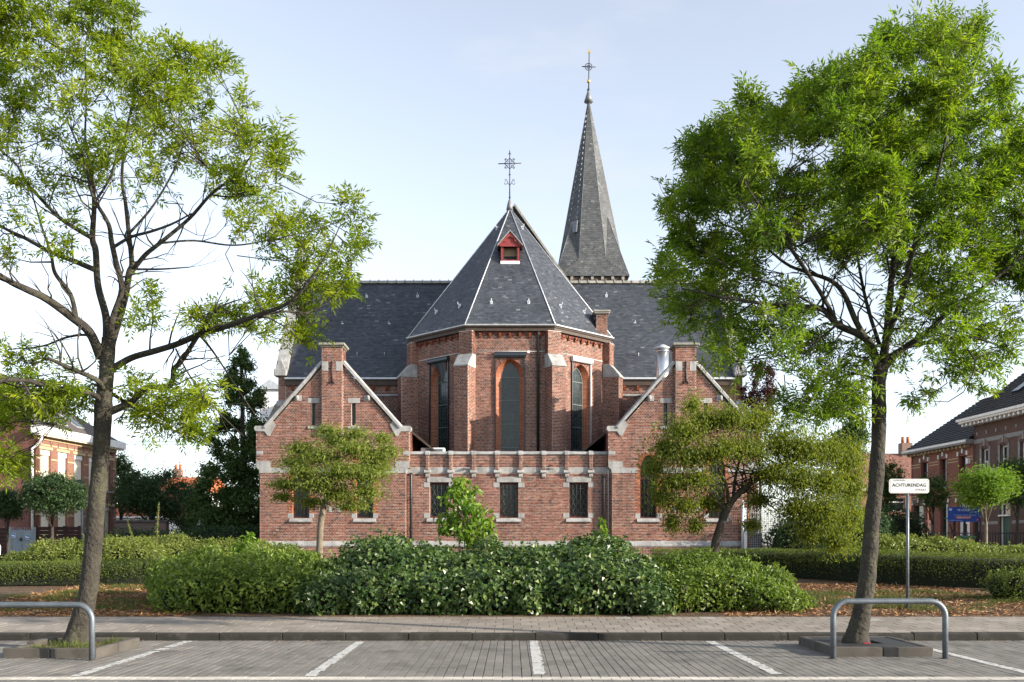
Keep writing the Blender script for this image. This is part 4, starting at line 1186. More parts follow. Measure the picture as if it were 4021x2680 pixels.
for (xe, sg) in ((xa, -1), (xb, 1)):
    # end gable with coping, kneeler and pinnacle
    dy = YR - YT
    prof = [(YT, 1.0), (YT, zE2), (YR, zR2 + .2), (2 * YR - YT, zE2), (2 * YR - YT, 1.0)]
    MB().prism([(xe, y, z) for y, z in prof], (sg * .35, 0, 0)).build('gable_wall', MT['mortar'], church)
    emit_bricks(BR_, Vector((min(xe, xe + sg * .35), YT, 0)), Vector((1, 0, 0)), FRONT, [[(0, 5), (.35, 5), (.35, zE2), (0, zE2)]])
    nn = 5
    for k in range(nn):
        a, b = k / nn + .002, (k + 1) / nn - .002
        y0, z0_, y1, z1_ = YT - .1 + (dy + .1) * a, zE2 + .1 + (zR2 + .3 - zE2 - .1) * a, YT - .1 + (dy + .1) * b, zE2 + .1 + (zR2 + .3 - zE2 - .1) * b
        x0 = min(xe - sg * .1, xe + sg * .45); x1 = max(xe - sg * .1, xe + sg * .45)
        MB().add([(x0, y0, z0_), (x1, y0, z0_), (x1, y1, z1_), (x0, y1, z1_), (x0, y0, z0_ + .26), (x1, y0, z0_ + .26), (x1, y1, z1_ + .26), (x0, y1, z1_ + .26)], [(0, 3, 2, 1), (4, 5, 6, 7), (0, 1, 5, 4), (1, 2, 6, 5), (2, 3, 7, 6), (3, 0, 4, 7)]).build('coping_stone', MT['stone'], church)
    MB().box(min(xe - sg * .08, xe + sg * .5), max(xe - sg * .08, xe + sg * .5), YT - .25, YT + .3, zE2 + .02, zE2 + .35).build('kneeler', MT['stone'], church, bevel=.03)
    MB().prism([(xe - sg * .02, YT - .2, zE2 + .351), (xe + sg * .44, YT - .2, zE2 + .351), (xe + sg * .21, YT - .2, zE2 + .85)], (0, .45, 0)).build('kneeler_cap', MT['stone'], church)
    MB().box(min(xe, xe + sg * .4), max(xe, xe + sg * .4), YT - .16, YT - .002, zE2 - 1.4, zE2 - 1.1).build('bracket', MT['stone'], church, bevel=.04)
    px_ = xe + sg * .2
    MB().lathe((px_, YR, zR2 + .3), [(.2, 0), (.2, .3), (.12, .45), (.12, 1.0), (.18, 1.1), (.1, 1.3), (.1, 1.8), (.02, 2.0)], 6).build('pinnacle', MT['stone'], church)
    # stepped side buttress seen past the wing
    xo = xe + sg * .35
    m = MB().prism([(xo, 47, 1.0), (xo + sg * .75, 47, 1.0), (xo + sg * .75, 47, Z(1650, 47)), (xo + sg * .4, 47, Z(1590, 47)), (xo, 47, Z(1560, 47))], (0, .8, 0))
    m.build('side_buttress', MT['stone_dark'], church)
# side walls between wings and apse with a stone-coped lower block
for (a, b) in ((X(1470, 45.2), X(1578, 45.2)), (X(2425, 45.2), X(2545, 45.2))):
    zz = Z(1560, 45.2)
    MB().box(a, b, 45.1, 45.98, 3.5, zz).build('stair_block', MT['mortar'], church)
    emit_bricks(BR_, Vector((0, 45.1, 0)), Vector((1, 0, 0)), FRONT, [[(a, 5), (b, 5), (b, zz), (a, zz)]], tone=-.1)
    MB().box(a - .06, b + .02, 45.02, 46, zz + .001, zz + .1).build('stair_coping', MT['stone'], church, bevel=.02)

# nave roof running back from the apse, with its coped end gable
zN = Z(806, AY + .3) - .05
MB().prism([(AX - 4.45, AY + .25, zE), (AX + 4.75, AY + .25, zE), (AX + .15, AY + .25, zN)], (0, 30, 0)).build('nave_roof', MT['underlay'], church)
for sg in (1,):
    a = Vector((AX + .15, AY + .12, zN)); b = Vector((AX + 4.78, AY + .12, zE))
    MB().prism([a, b, b + Vector((.06, 0, .06)), a + Vector((.06, 0, .07))], (0, .4, 0)).build('nave_coping', MT['stone_dark'], church)
    a2 = a + Vector((-.12, -.02, -.02)); b2 = b + Vector((-.12, -.02, -.02))
# little chimney beside the apse
D = 43.55
a, b, z0, z1 = X(2341, D), X(2384, D), Z(1318, D), Z(1234, D)
MB().box(a, b, D, D + .5, z0, z1).build('apse_chimney', MT['mortar'], church)
emit_bricks(BR_, Vector((0, D, 0)), Vector((1, 0, 0)), FRONT, [[(a, z0), (b, z0), (b, z1), (a, z1)]])
emit_bricks(BR_, Vector((b, D, 0)), Vector((0, 1, 0)), RIGHT, [[(0, z0), (.5, z0), (.5, z1), (0, z1)]])
emit_bricks(BR_, Vector((a, D + .5, 0)), Vector((0, -1, 0)), -RIGHT, [[(0, z0), (.5, z0), (.5, z1), (0, z1)]])
MB().box(a - .1, b + .1, D - .1, D + .6, z1, z1 + .07).box(a - .13, b + .13, D - .13, D + .63, z1 + .071, z1 + .16).build('chimney_cap', MT['stone_dark'], church, bevel=.02)
# steel flue
D = 42.6; xf = X(2602, D); r = .265
MB().lathe((xf, D, Z(1560, D)), [(r, 0), (r, Z(1382, D) - Z(1560, D))], 20).build('flue_pipe', MT['flue'], church)
for py in (1384, 1500): MB().lathe((xf, D, Z(py, D)), [(r, 0), (r + .02, .01), (r + .02, .05), (r, .06)], 20).build('flue_collar', MT['flue'], church)
MB().lathe((xf, D, Z(1374, D)), [(.2, -.1), (.2, .02), (.37, .02), (.37, .05), (.12, .19), (.03, .23)], 20).build('flue_cowl', MT['zinc'], church)
MB().box(xf - .4, xf + .4, D - .4, D + .6, 5.5, Z(1555, D)).build('flue_base', MT['mortar'], church)

# ---- tower and broach spire
TD = 75.0
tx = X(2325, TD); th_ = 2.62
ze = Z(1083, TD)
tw = MB().box(tx - 2.4, tx + 2.4, TD, TD + 4.8, 2, ze - .1).build('tower_wall', MT['mortar'], church)
emit_bricks(BR_, Vector((tx, TD, 0)), Vector((1, 0, 0)), FRONT, [[(-2.4, ze - 1.6), (2.4, ze - 1.6), (2.4, ze - .5), (-2.4, ze - .5)]])
MB().box(tx - 2.5, tx + 2.5, TD - .12, TD - .002, ze - .5, ze - .12).build('tower_fascia', MT['fascia'], church)
for q in range(7):
    u = tx - 2.3 + q * .767
    MB().box(u - .1, u + .1, TD - .24, TD - .121, ze - .36, ze - .12).build('corbel', MT['stone_dark'], church)
tcy = TD + 2.4
yo0 = TD - .28
sq = [Vector((tx - 2.78, yo0, ze - .1)), Vector((tx + 2.78, yo0, ze - .1)), Vector((tx + 2.78, 2 * tcy - yo0, ze - .1)), Vector((tx - 2.78, 2 * tcy - yo0, ze - .1))]
zo = Z(1028, TD + .6)            # where the octagon leaves the skirt
ro_ = 2.47
tip = Vector((X(2311, tcy), tcy, Z(385, tcy)))
cen = Vector((tx, tcy, 0))
oc = []
for k in range(8):
    a = math.radians(-90 - 22.5 + 45 * k)
    oc.append(cen + Vector((math.cos(a), math.sin(a), 0)) * (ro_ / math.cos(math.radians(22.5))) + Vector((0, 0, zo)))
# skirt faces below the octagon
def spire_facet(pts):
    MB().add(pts, [tuple(range(len(pts)))]).build('spire_facet', MT['underlay'], church)
    emit_slates(PV, PF, PR, pts, row=.15, wid=.22, proud=.012)
for k in range(8):
    spire_facet([oc[k], oc[(k + 1) % 8], tip])
for k in range(4):
    a, b = sq[k], sq[(k + 1) % 4]
    spire_facet([a, b, oc[(2 * k + 1) % 8], oc[2 * k]])
for k in range(4):
    # broach rising from each corner to a point on the diagonal facet
    i0, i1 = (2 * k - 1) % 8, (2 * k) % 8
    mid = (oc[i0] + oc[i1]) / 2
    tt = .27
    top = mid.lerp(tip, tt)
    spire_facet([sq[k], oc[i1], top]); spire_facet([oc[i0], sq[k], top])
    MB().tube([sq[k], top], .03, 4).build('broach_flashing', MT['lead_grey'], church)
for k in range(8):
    MB().tube([oc[k] + Vector((0, 0, .01)), tip], [.022, .015], 4).build('hip_flashing', MT['lead_grey'], church)
# roof hatch and climbing hooks on the shaded facet
fa = [oc[7], oc[0], tip]
nrm = (fa[1] - fa[0]).cross(fa[2] - fa[0]).normalized()
if nrm.y > 0: nrm = -nrm
def on_sp(t, s): return fa[0].lerp(tip, t).lerp(fa[1].lerp(tip, t), s) + nrm * .05
c = [on_sp(.165, .45), on_sp(.165, .85), on_sp(.235, .85), on_sp(.235, .45)]
MB().prism(c, nrm * .1).build('roof_hatch', MT['lead_grey'], church)
for k in range(20):
    for s in (.3, .78):
        p = on_sp(.26 + k * .033, s)
        MB().tube([p, p + nrm * .07 + Vector((0, 0, -.05)), p + nrm * .07 + Vector((0, 0, -.2))], .02, 4).build('roof_hook', MT['zinc'], church)
tv = empty('weathercock_cross', (0, 0, 0), parent=church); tv.location = tip - church.location
zt_ = lambda py: Z(py, tcy); txx = tip.x
MB().lathe((tip.x, tip.y, Z(402, tcy)), [(.36, 0), (.2, .5), (.06, .95), (.03, 1.1)], 8).build('lead_cap', MT['lead_grey'], tv)
MB().tube([(txx, tcy, zt_(386)), (txx + .05, tcy, zt_(208))], [.06, .035], 6).build('shaft', MT['iron'], tv)
MB().lathe((txx, tcy, zt_(334)), [(.02, .13), (.11, .17), (.15, .27), (.11, .38), (.02, .42)], 14).build('gilt_ball', MT['gold'], tv)
MB().tube([(txx - .52, tcy, zt_(262)), (txx + .55, tcy, zt_(264))], .04, 5).build('cross_arm', MT['iron'], tv)
for rr in (.27, .13):
    MB().tube([(txx + rr * math.cos(a * math.pi / 8), tcy, zt_(263) + rr * math.sin(a * math.pi / 8)) for a in range(17)], .03, 4, False).build('cross_ring', MT['iron'], tv)
MB().lathe((txx, tcy, zt_(372)), [(.05, 0), (.12, .1), (.06, .2), (.13, .35), (.05, .5)], 8).build('shaft_knop', MT['iron'], tv)
MB().prism([(txx - .04, tcy, zt_(210)), (txx + .16, tcy, zt_(207)), (txx + .12, tcy, zt_(196)), (txx + .04, tcy, zt_(192)), (txx + .1, tcy, zt_(203)), (txx - .0, tcy, zt_(200)), (txx - .03, tcy, zt_(190)), (txx - .08, tcy, zt_(198))], (0, .05, 0)).build('gilt_cock', MT['gold'], tv)

# ---- link the bulk pieces
single_bricks = [s for s in single_bricks if s[0].z > 1.5]
random.shuffle(single_bricks)
bvar = []
for k in range(10):
    pc = Pieces(); pc.add((0, 0, 0), (BLEN - .011, 0, 0), (BLEN - .011, 0, COURSE - .0105), (0, 0, COURSE - .0105), (0, -1, 0), .0105, k / 9)
    me = pc.mesh('brick'); me.materials.append(MT['brick']); bvar.append(me)
cnt = 0
for (p, pr, r) in single_bricks[:300]:
    o = bpy.data.objects.new('brick', bvar[int(r * 9)]); COL.objects.link(o)
    o.parent = church; o.matrix_parent_inverse = world_of(church).inverted()
    o.location = p
o = link('brickwork', BR_.mesh('brickwork'), MT['brick'], church); o['kind'] = 'stuff'
o = link('orange_brickwork', OB_.mesh('orange_brickwork'), MT['orange_brick'], church); o['kind'] = 'stuff'
for (q6, r) in single_slates[:300]:
    me = np_mesh('slate', q6, [np.array([[0, 1, 2, 3], [4, 5, 1, 0]])], [np.array([r, r])]); link('slate', me, MT['slate'], church)
o = link('slating', np_mesh('slating', SV, np.array(SF), [np.array(SR)]), MT['slate'], church); o['kind'] = 'stuff'
o = link('spire_slating', np_mesh('spire_slating', PV, np.array(PF), [np.array(PR)]), MT['slate_spire'], church); o['kind'] = 'stuff'

# air conditioner on the flat roof
zr = zt - .2
ac = empty('air_conditioner', (X(1700, 39.6), 39.6, zr), 'white air conditioning unit on the flat roof behind the low parapet', 'air conditioner')
xw = X(1653, 39.6); xe_ = X(1747, 39.6); zt2 = Z(1760, 39.6)
MB().box(xw, xe_, 39.5, 39.9, zr, zt2).build('casing', MT['white'], ac, bevel=.02)
MB().box(xw + .2, xe_ - .08, 39.48, 39.499, zr + .05, zt2 - .05).build('fan_grille', MT['steel'], ac)
# ------------------------------------------------------------------ foliage helpers
def unit(a):
    return a / np.maximum(1e-9, np.linalg.norm(a, axis=-1, keepdims=True))

def leaves_mesh(name, P, D, Nn, L, W, R, fold=0.25, kite=0.42):
    """folded diamond leaves: base P, axis D, normal Nn"""
    n = len(P)
    D = unit(D); S = unit(np.cross(D, Nn)); Nn = unit(np.cross(S, D))
    L = np.broadcast_to(np.asarray(L, dtype=float).reshape(-1, 1), (n, 1)); W = np.broadcast_to(np.asarray(W, dtype=float).reshape(-1, 1), (n, 1))
    a = P; t = P + D * L - Nn * L * 0.06
    m = P + D * L * kite
    l = m - S * W * 0.5 + Nn * W * fold; r = m + S * W * 0.5 + Nn * W * fold
    V = np.stack([a, l, t, r], axis=1).reshape(-1, 3)
    b = (np.arange(n) * 4)[:, None]
    T = np.concatenate([b + np.array([[0, 2, 1]]), b + np.array([[0, 3, 2]])], axis=1).reshape(-1, 3)
    return np_mesh(name, V, [T], [np.repeat(R, 2)])

def tubes_np(A, B, ra, rb, C=None, sides=3):
    """many thin tubes A->B (optionally through a bend C) as arrays"""
    n = len(A)
    pts = [A, B] if C is None else [A, C, B]
    rad = [ra, rb] if C is None else [ra, (np.asarray(ra) + np.asarray(rb)) / 2, rb]
    d = unit(B - A)
    h = np.where(np.abs(d[:, 2:3]) < 0.9, np.array([[0, 0, 1.0]]), np.array([[1.0, 0, 0]]))
    u = unit(np.cross(d, h)); v = np.cross(d, u)
    rings = []
    for p, r in zip(pts, rad):
        r = np.broadcast_to(np.asarray(r, dtype=float).reshape(-1, 1), (n, 1))
        for k in range(sides):
            t = 2 * math.pi * k / sides
            rings.append(p + (u * math.cos(t) + v * math.sin(t)) * r)
    V = np.stack(rings, axis=1).reshape(-1, 3)
    m = len(pts) * sides
    b = (np.arange(n) * m)[:, None]
    q = []
    for i in range(len(pts) - 1):
        for k in range(sides):
            k2 = (k + 1) % sides
            q.append([i * sides + k, i * sides + k2, (i + 1) * sides + k2, (i + 1) * sides + k])
    Fq = (b[:, None, :] + np.array(q)[None]).reshape(-1, 4)
    return V, Fq

def rand_dirs(rng, n):
    return unit(rng.normal(size=(n, 3)))

def in_poly(pts, poly):
    x, y = pts[:, 0], pts[:, 1]
    c = np.zeros(len(pts), dtype=bool)
    n = len(poly)
    for i in range(n):
        x0, y0 = poly[i]; x1, y1 = poly[(i + 1) % n]
        cond = ((y0 > y) != (y1 > y))
        with np.errstate(divide='ignore', invalid='ignore'):
            xi = x0 + (y - y0) * (x1 - x0) / (y1 - y0 if y1 != y0 else 1e-9)
        c ^= cond & (x < xi)
    return c

def smooth_path(pts, sub=4):
    """Catmull-Rom through 4-tuples (x, y, z, r)"""
    P = [np.array(p, dtype=float) for p in pts]
    if len(P) < 3: sub = max(sub, 2)
    out = []
    for i in range(len(P) - 1):
        p0, p1, p2, p3 = P[max(i - 1, 0)], P[i], P[i + 1], P[min(i + 2, len(P) - 1)]
        for k in range(sub):
            t = k / sub
            out.append(0.5 * ((2 * p1) + (p2 - p0) * t + (2 * p0 - 5 * p1 + 4 * p2 - p3) * t * t + (3 * p1 - 3 * p2 + p3 - p0) * t ** 3))
    out.append(P[-1])
    return out

def ash_tree(label, D0, trunk, limbs, regions, leaf_mat, seed, bark='bark', leaf=(0.1, 0.026)):
    """trunk/limbs: (px, py, dd, radius) measured in the photograph at depth D0+dd;
    regions: (polygon px, clump spacing px, depth half-range, leaf density, outward)"""
    rng = np.random.default_rng(seed)
    base = P3(trunk[0][0], trunk[0][1], D0)
    tree = empty('ash_tree', (base.x, base.y, base.z), label, 'tree')
    def conv(l):
        return [(*P3(a[0], a[1], D0 + a[2]), a[3]) for a in l]
    tp = smooth_path(conv(trunk), 4)
    m = MB()
    # root flare with ribs
    pts = [Vector(p[:3]) for p in tp]; rad = [max(0.01, p[3]) for p in tp]
    m.tube([pts[0] - Vector((0, 0, .12))] + pts, [rad[0] * 1.12] + rad, 14, False)
    rr = random.Random(seed)
    m.v = [(x + rr.gauss(0, .004), y + rr.gauss(0, .004), z) for x, y, z in m.v]
    tr = m.build('trunk', MT[bark], tree)
    skel = []
    for p in tp[-2:]: skel.append(p)
    for l in limbs:
        cl = [np.array(q, dtype=float) for q in conv(l)]
        for i in range(1, len(cl)):              # natural wobble
            cl[i] = cl[i] + np.array([rng.normal(0, .02), rng.normal(0, .05), rng.normal(0, .02), 0])
        lp = smooth_path(cl, 5)
        MB().tube([Vector(p[:3]) for p in lp], [max(0.006, p[3]) for p in lp], 8, True).build('limb', MT[bark], tree)
        skel += [p for p in lp[3:]]
    # bare side branches along the limbs
    SK0 = np.array(skel); nb = 150
    pk = rng.integers(2, len(SK0) - 1, nb); sb = MB()
    for i in pk:
        a = SK0[i]; dirv = SK0[i][:3] - SK0[i - 1][:3]
        if np.linalg.norm(dirv) > .6 or a[3] < .008: continue
        dv = unit(unit(dirv[None])[0] * .6 + rng.normal(0, .75, 3) * np.array([1, 1, .6]) + np.array([0, 0, .25]))
        Lb = rng.uniform(.35, .95); r0 = min(.016, a[3] * .5)
        p = a[:3].copy(); pts_ = [Vector(p)]
        for k in range(4):
            dv = unit(dv + rng.normal(0, .22, 3) + np.array([0, 0, .06])); p = p + dv * Lb / 4; pts_.append(Vector(p)); skel.append(np.array([*p, r0 * .6]))
        sb.tube(pts_, [r0, r0 * .8, r0 * .6, r0 * .42, r0 * .2], 5, False)
        q = Vector(pts_[2]); e2 = unit(dv + rng.normal(0, .6, 3)) * Lb * .4
        sb.tube([q, q + Vector(e2) * .5 + Vector((0, 0, .02)), q + Vector(e2)], [r0 * .5, r0 * .35, r0 * .15], 4, False)
    o = sb.build('side_branches', MT[bark], tree); o['kind'] = 'stuff'
    SK = np.array(skel)
    cen_ax = np.array([tp[-1][0], tp[-1][1]])
    # clump centres
    C = []; dens = []; outw = []
    for (poly, sp, dr, de, ow) in regions:
        poly = np.array(poly, dtype=float)
        lo, hi = poly.min(0), poly.max(0)
        pts = []
        tries = 0
        area = (hi - lo).prod()
        while tries < area / (sp * sp) * 9:
            p = lo + rng.random(2) * (hi - lo); tries += 1
            if not in_poly(p[None], poly)[0]: continue
            if pts and np.min(np.sum((np.array(pts) - p) ** 2, 1)) < (sp * .72) ** 2: continue
            pts.append(p)
        ctr = poly.mean(0); half = (hi - lo) / 2
        ctr0 = None
        for p in pts:
            p = ctr + (p - ctr) * (1 - 38 / max(120, np.linalg.norm(p - ctr)))
            if rng.random() < .1: continue
            e = np.clip(1 - np.sum(((p - ctr) / half) ** 2) * .8, .12, 1) ** .5
            dd = rng.uniform(-1, 1) * dr * e
            w_ = P3(p[0], p[1], D0 + dd); C.append(w_); dens.append(de); outw.append(ow)
            if de > .6 and rng.random() < .6:                    # second layer at another depth
                dd2 = -dd + rng.normal(0, .3); w_ = P3(p[0] + rng.normal(0, 20), p[1] + rng.normal(0, 20), D0 + dd2); C.append(w_); dens.append(de * .8); outw.append(ow)
    C = np.array(C, dtype=float); dens = np.array(dens) * rng.uniform(.55, 1.45, len(C))
    # branchlets from the nearest limb to every clump
    d2 = ((C[:, None, :] - SK[None, :, :3]) ** 2)
    cost = np.sqrt(d2.sum(2)) + np.maximum(0, SK[None, :, 2] - C[:, None, 2]) * .9
    near = cost.argmin(1)
    A = SK[near, :3]
    mid = (A + C) / 2 + np.stack([rng.normal(0, .06, len(C)), rng.normal(0, .06, len(C)), rng.normal(-.02, .06, len(C))], 1)
    rbase = np.clip(SK[near, 3] * .6, .008, .02)
    V1, F1 = tubes_np(A, C, rbase, .005, mid, 4)
    # twigs
    ntw = np.maximum(3, np.round(14 * np.minimum(1, dens + .15))).astype(int)
    idx = np.repeat(np.arange(len(C)), ntw)
    n = len(idx)
    out = C[idx] - np.array([cen_ax[0], cen_ax[1], C[:, 2].mean() - 1.2])
    td = unit(unit(out) * .7 + np.array([0, 0, .25]) + rng.normal(0, .75, (n, 3)))
    tl = rng.uniform(.1, .3, n)[:, None]
    T0 = C[idx] + rng.normal(0, .05, (n, 3)); T1 = T0 + td * tl
    Tm = (T0 + T1) / 2 + np.array([0, 0, -.03])
    V2, F2 = tubes_np(T0, T1, .0055, .0028, Tm, 3)
    V = np.concatenate([V1, V2]); 
    tw = link('twigs', np_mesh('twigs', V, [np.concatenate([F1, F2 + len(V1)])], smooth=True), MT[bark], tree); tw['kind'] = 'stuff'
    # pinnate leaves along the twigs
    nl = np.maximum(1, np.round(rng.poisson(5.4 * dens[idx]))).astype(int)
    li = np.repeat(np.arange(n), nl)
    t = rng.uniform(.2, 1.05, len(li))[:, None]
    B = T0[li] * (1 - t) + T1[li] * t
    rd = unit(td[li] * .55 + rng.normal(0, .7, (len(li), 3)) + np.array([0, 0, .12]))
    up = unit(np.array([0, 0, 1.0]) + rng.normal(0, .45, (len(li), 3)))
    sd_ = unit(np.cross(rd, up)); up = np.cross(sd_, rd)
    rl = rng.uniform(.11, .2, len(li))[:, None]
    tone = np.clip(rng.normal(.5, .2, len(li)) + (rng.normal(0, .16, len(C)))[idx[li]], 0, 1)
    LP, LD, LN, LL, LR = [], [], [], [], []
    for (f, s) in ((.3, 1), (.3, -1), (.55, 1), (.55, -1), (.78, 1), (.78, -1), (.98, 0)):
        p = B + rd * rl * f
        d = unit(rd * (.55 if s else 1) + sd_ * s * .8 - up * rng.uniform(0, .35, (len(li), 1)) + rng.normal(0, .12, (len(li), 3)))
        LP.append(p); LD.append(d); LN.append(up + rng.normal(0, .3, (len(li), 3)))
        LL.append(rng.uniform(.75, 1.2, len(li)) * leaf[0]); LR.append(np.clip(tone + rng.normal(0, .1, len(li)), 0, 1))
    LL = np.concatenate(LL)
    me = leaves_mesh('crown', np.concatenate(LP), np.concatenate(LD), np.concatenate(LN), LL, LL * leaf[1] / leaf[0], np.concatenate(LR))
    cr = link('crown', me, MT[leaf_mat], tree); cr['kind'] = 'stuff'
    return tree

def blob_points(rng, ells, n, shell=(0.78, 1.04), gauss=False):
    """points spread over the outsides of a union of ellipsoids; returns points and outward normals"""
    ells = np.array(ells, dtype=float)
    area = (ells[:, 3] * ells[:, 4] + ells[:, 4] * ells[:, 5] + ells[:, 3] * ells[:, 5])
    pick = rng.choice(len(ells), size=int(n * 1.8), p=area / area.sum())
    d = rand_dirs(rng, len(pick))
    rad = rng.uniform(shell[0], shell[1], len(pick))[:, None]
    if gauss: rad = np.clip(np.abs(rng.normal(0, .72, len(pick))), 0, 1.5)[:, None]
    c = ells[pick, :3]; r = ells[pick, 3:6]
    P = c + d * r * rad
    N_ = unit(d / r)
    keep = np.ones(len(P), dtype=bool)
    for e in ([] if gauss else ells):
        q = (((P - e[:3]) / e[3:6]) ** 2).sum(1)
        keep &= q > (shell[0] - .06) ** 2
    P, N_ = P[keep], N_[keep]
    return P[:n], N_[:n]

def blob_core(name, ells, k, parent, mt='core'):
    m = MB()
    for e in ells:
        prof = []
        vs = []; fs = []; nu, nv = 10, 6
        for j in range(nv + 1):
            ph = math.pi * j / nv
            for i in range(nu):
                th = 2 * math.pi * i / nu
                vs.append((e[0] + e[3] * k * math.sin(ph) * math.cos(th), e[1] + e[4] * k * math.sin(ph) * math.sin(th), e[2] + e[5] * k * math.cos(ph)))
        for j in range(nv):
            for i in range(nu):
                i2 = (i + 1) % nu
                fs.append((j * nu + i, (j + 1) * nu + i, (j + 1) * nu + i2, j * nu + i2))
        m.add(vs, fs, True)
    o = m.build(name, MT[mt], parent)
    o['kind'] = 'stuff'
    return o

def leafy(parent, name, mt, rng, ells, n, L, W, zmin=None, droop=0.0, up=0.35, shell=(0.78, 1.06), spread=.75, kite=.42, gauss=False):
    P, N_ = blob_points(rng, ells, n, shell, gauss)
    if zmin is not None:
        k = P[:, 2] > zmin; P, N_ = P[k], N_[k]
    m = len(P)
    nn = unit(N_ + np.array([0, 0, up]) + rng.normal(0, .5, (m, 3)))
    d = unit(np.cross(nn, rand_dirs(rng, m)) + N_ * .35 + np.array([0, 0, -droop]) + rng.normal(0, spread * .4, (m, 3)))
    cl = np.sin(P[:, 0] * 5.1 + P[:, 1] * 3.7) * np.sin(P[:, 2] * 5.7 + P[:, 0] * 2.3) * .12
    R = np.clip(rng.normal(.45, .22, m) + cl, 0, 1)
    LL = L * rng.uniform(.65, 1.25, m)
    o = link(name, leaves_mesh(name, P, d, nn, LL, LL * W / L, R, kite=kite), MT[mt], parent)
    o['kind'] = 'stuff'
    return P, N_

def clump_ells(rng, c, r, n, k=(.3, .5), flat=1.0):
    """many small ellipsoids gathered inside one big one: an uneven crown"""
    out = []
    for i in range(n):
        d = rand_dirs(rng, 1)[0]
        s = rng.uniform(.35, .85) ** .7
        cc = np.array(c) + d * np.array(r) * s
        q = rng.uniform(*k)
        out.append((*cc, r[0] * q, r[1] * q, r[2] * q * flat))
    return out

def simple_tree(name, label, cat, base, trunk, ells, leaf_mat, n, L, W, seed, bark='bark_dark', group=None, core=0.5, droop=0.0, shell=(.6, 1.1), branches=14, kite=.42, br_r=.02, gauss=False):
    rng = np.random.default_rng(seed)
    t = empty(name, base, label, cat, group)
    tp = smooth_path(trunk, 3)
    MB().tube([Vector(p[:3]) for p in tp], [p[3] for p in tp], 8).build('trunk', MT[bark], t)
    if branches:
        m = MB()
        E = np.array(ells)
        for k in range(branches):
            e = E[rng.integers(len(E))]
            s = tp[rng.integers(max(1, len(tp) // 2), len(tp))]
            a = Vector(s[:3]); b = Vector(e[:3]) + Vector(tuple(rng.normal(0, .12, 3)))
            mid = (a + b) / 2 + Vector((0, 0, rng.uniform(-.1, .15) * (b - a).length))
            m.tube([a, mid, b], [br_r * 1.3, br_r * .8, br_r * .3], 5)
        o = m.build('branches', MT[bark], t); o['kind'] = 'stuff'
    leafy(t, 'crown', leaf_mat, rng, ells, n, L, W, droop=droop, shell=shell, kite=kite, gauss=gauss)
    return t

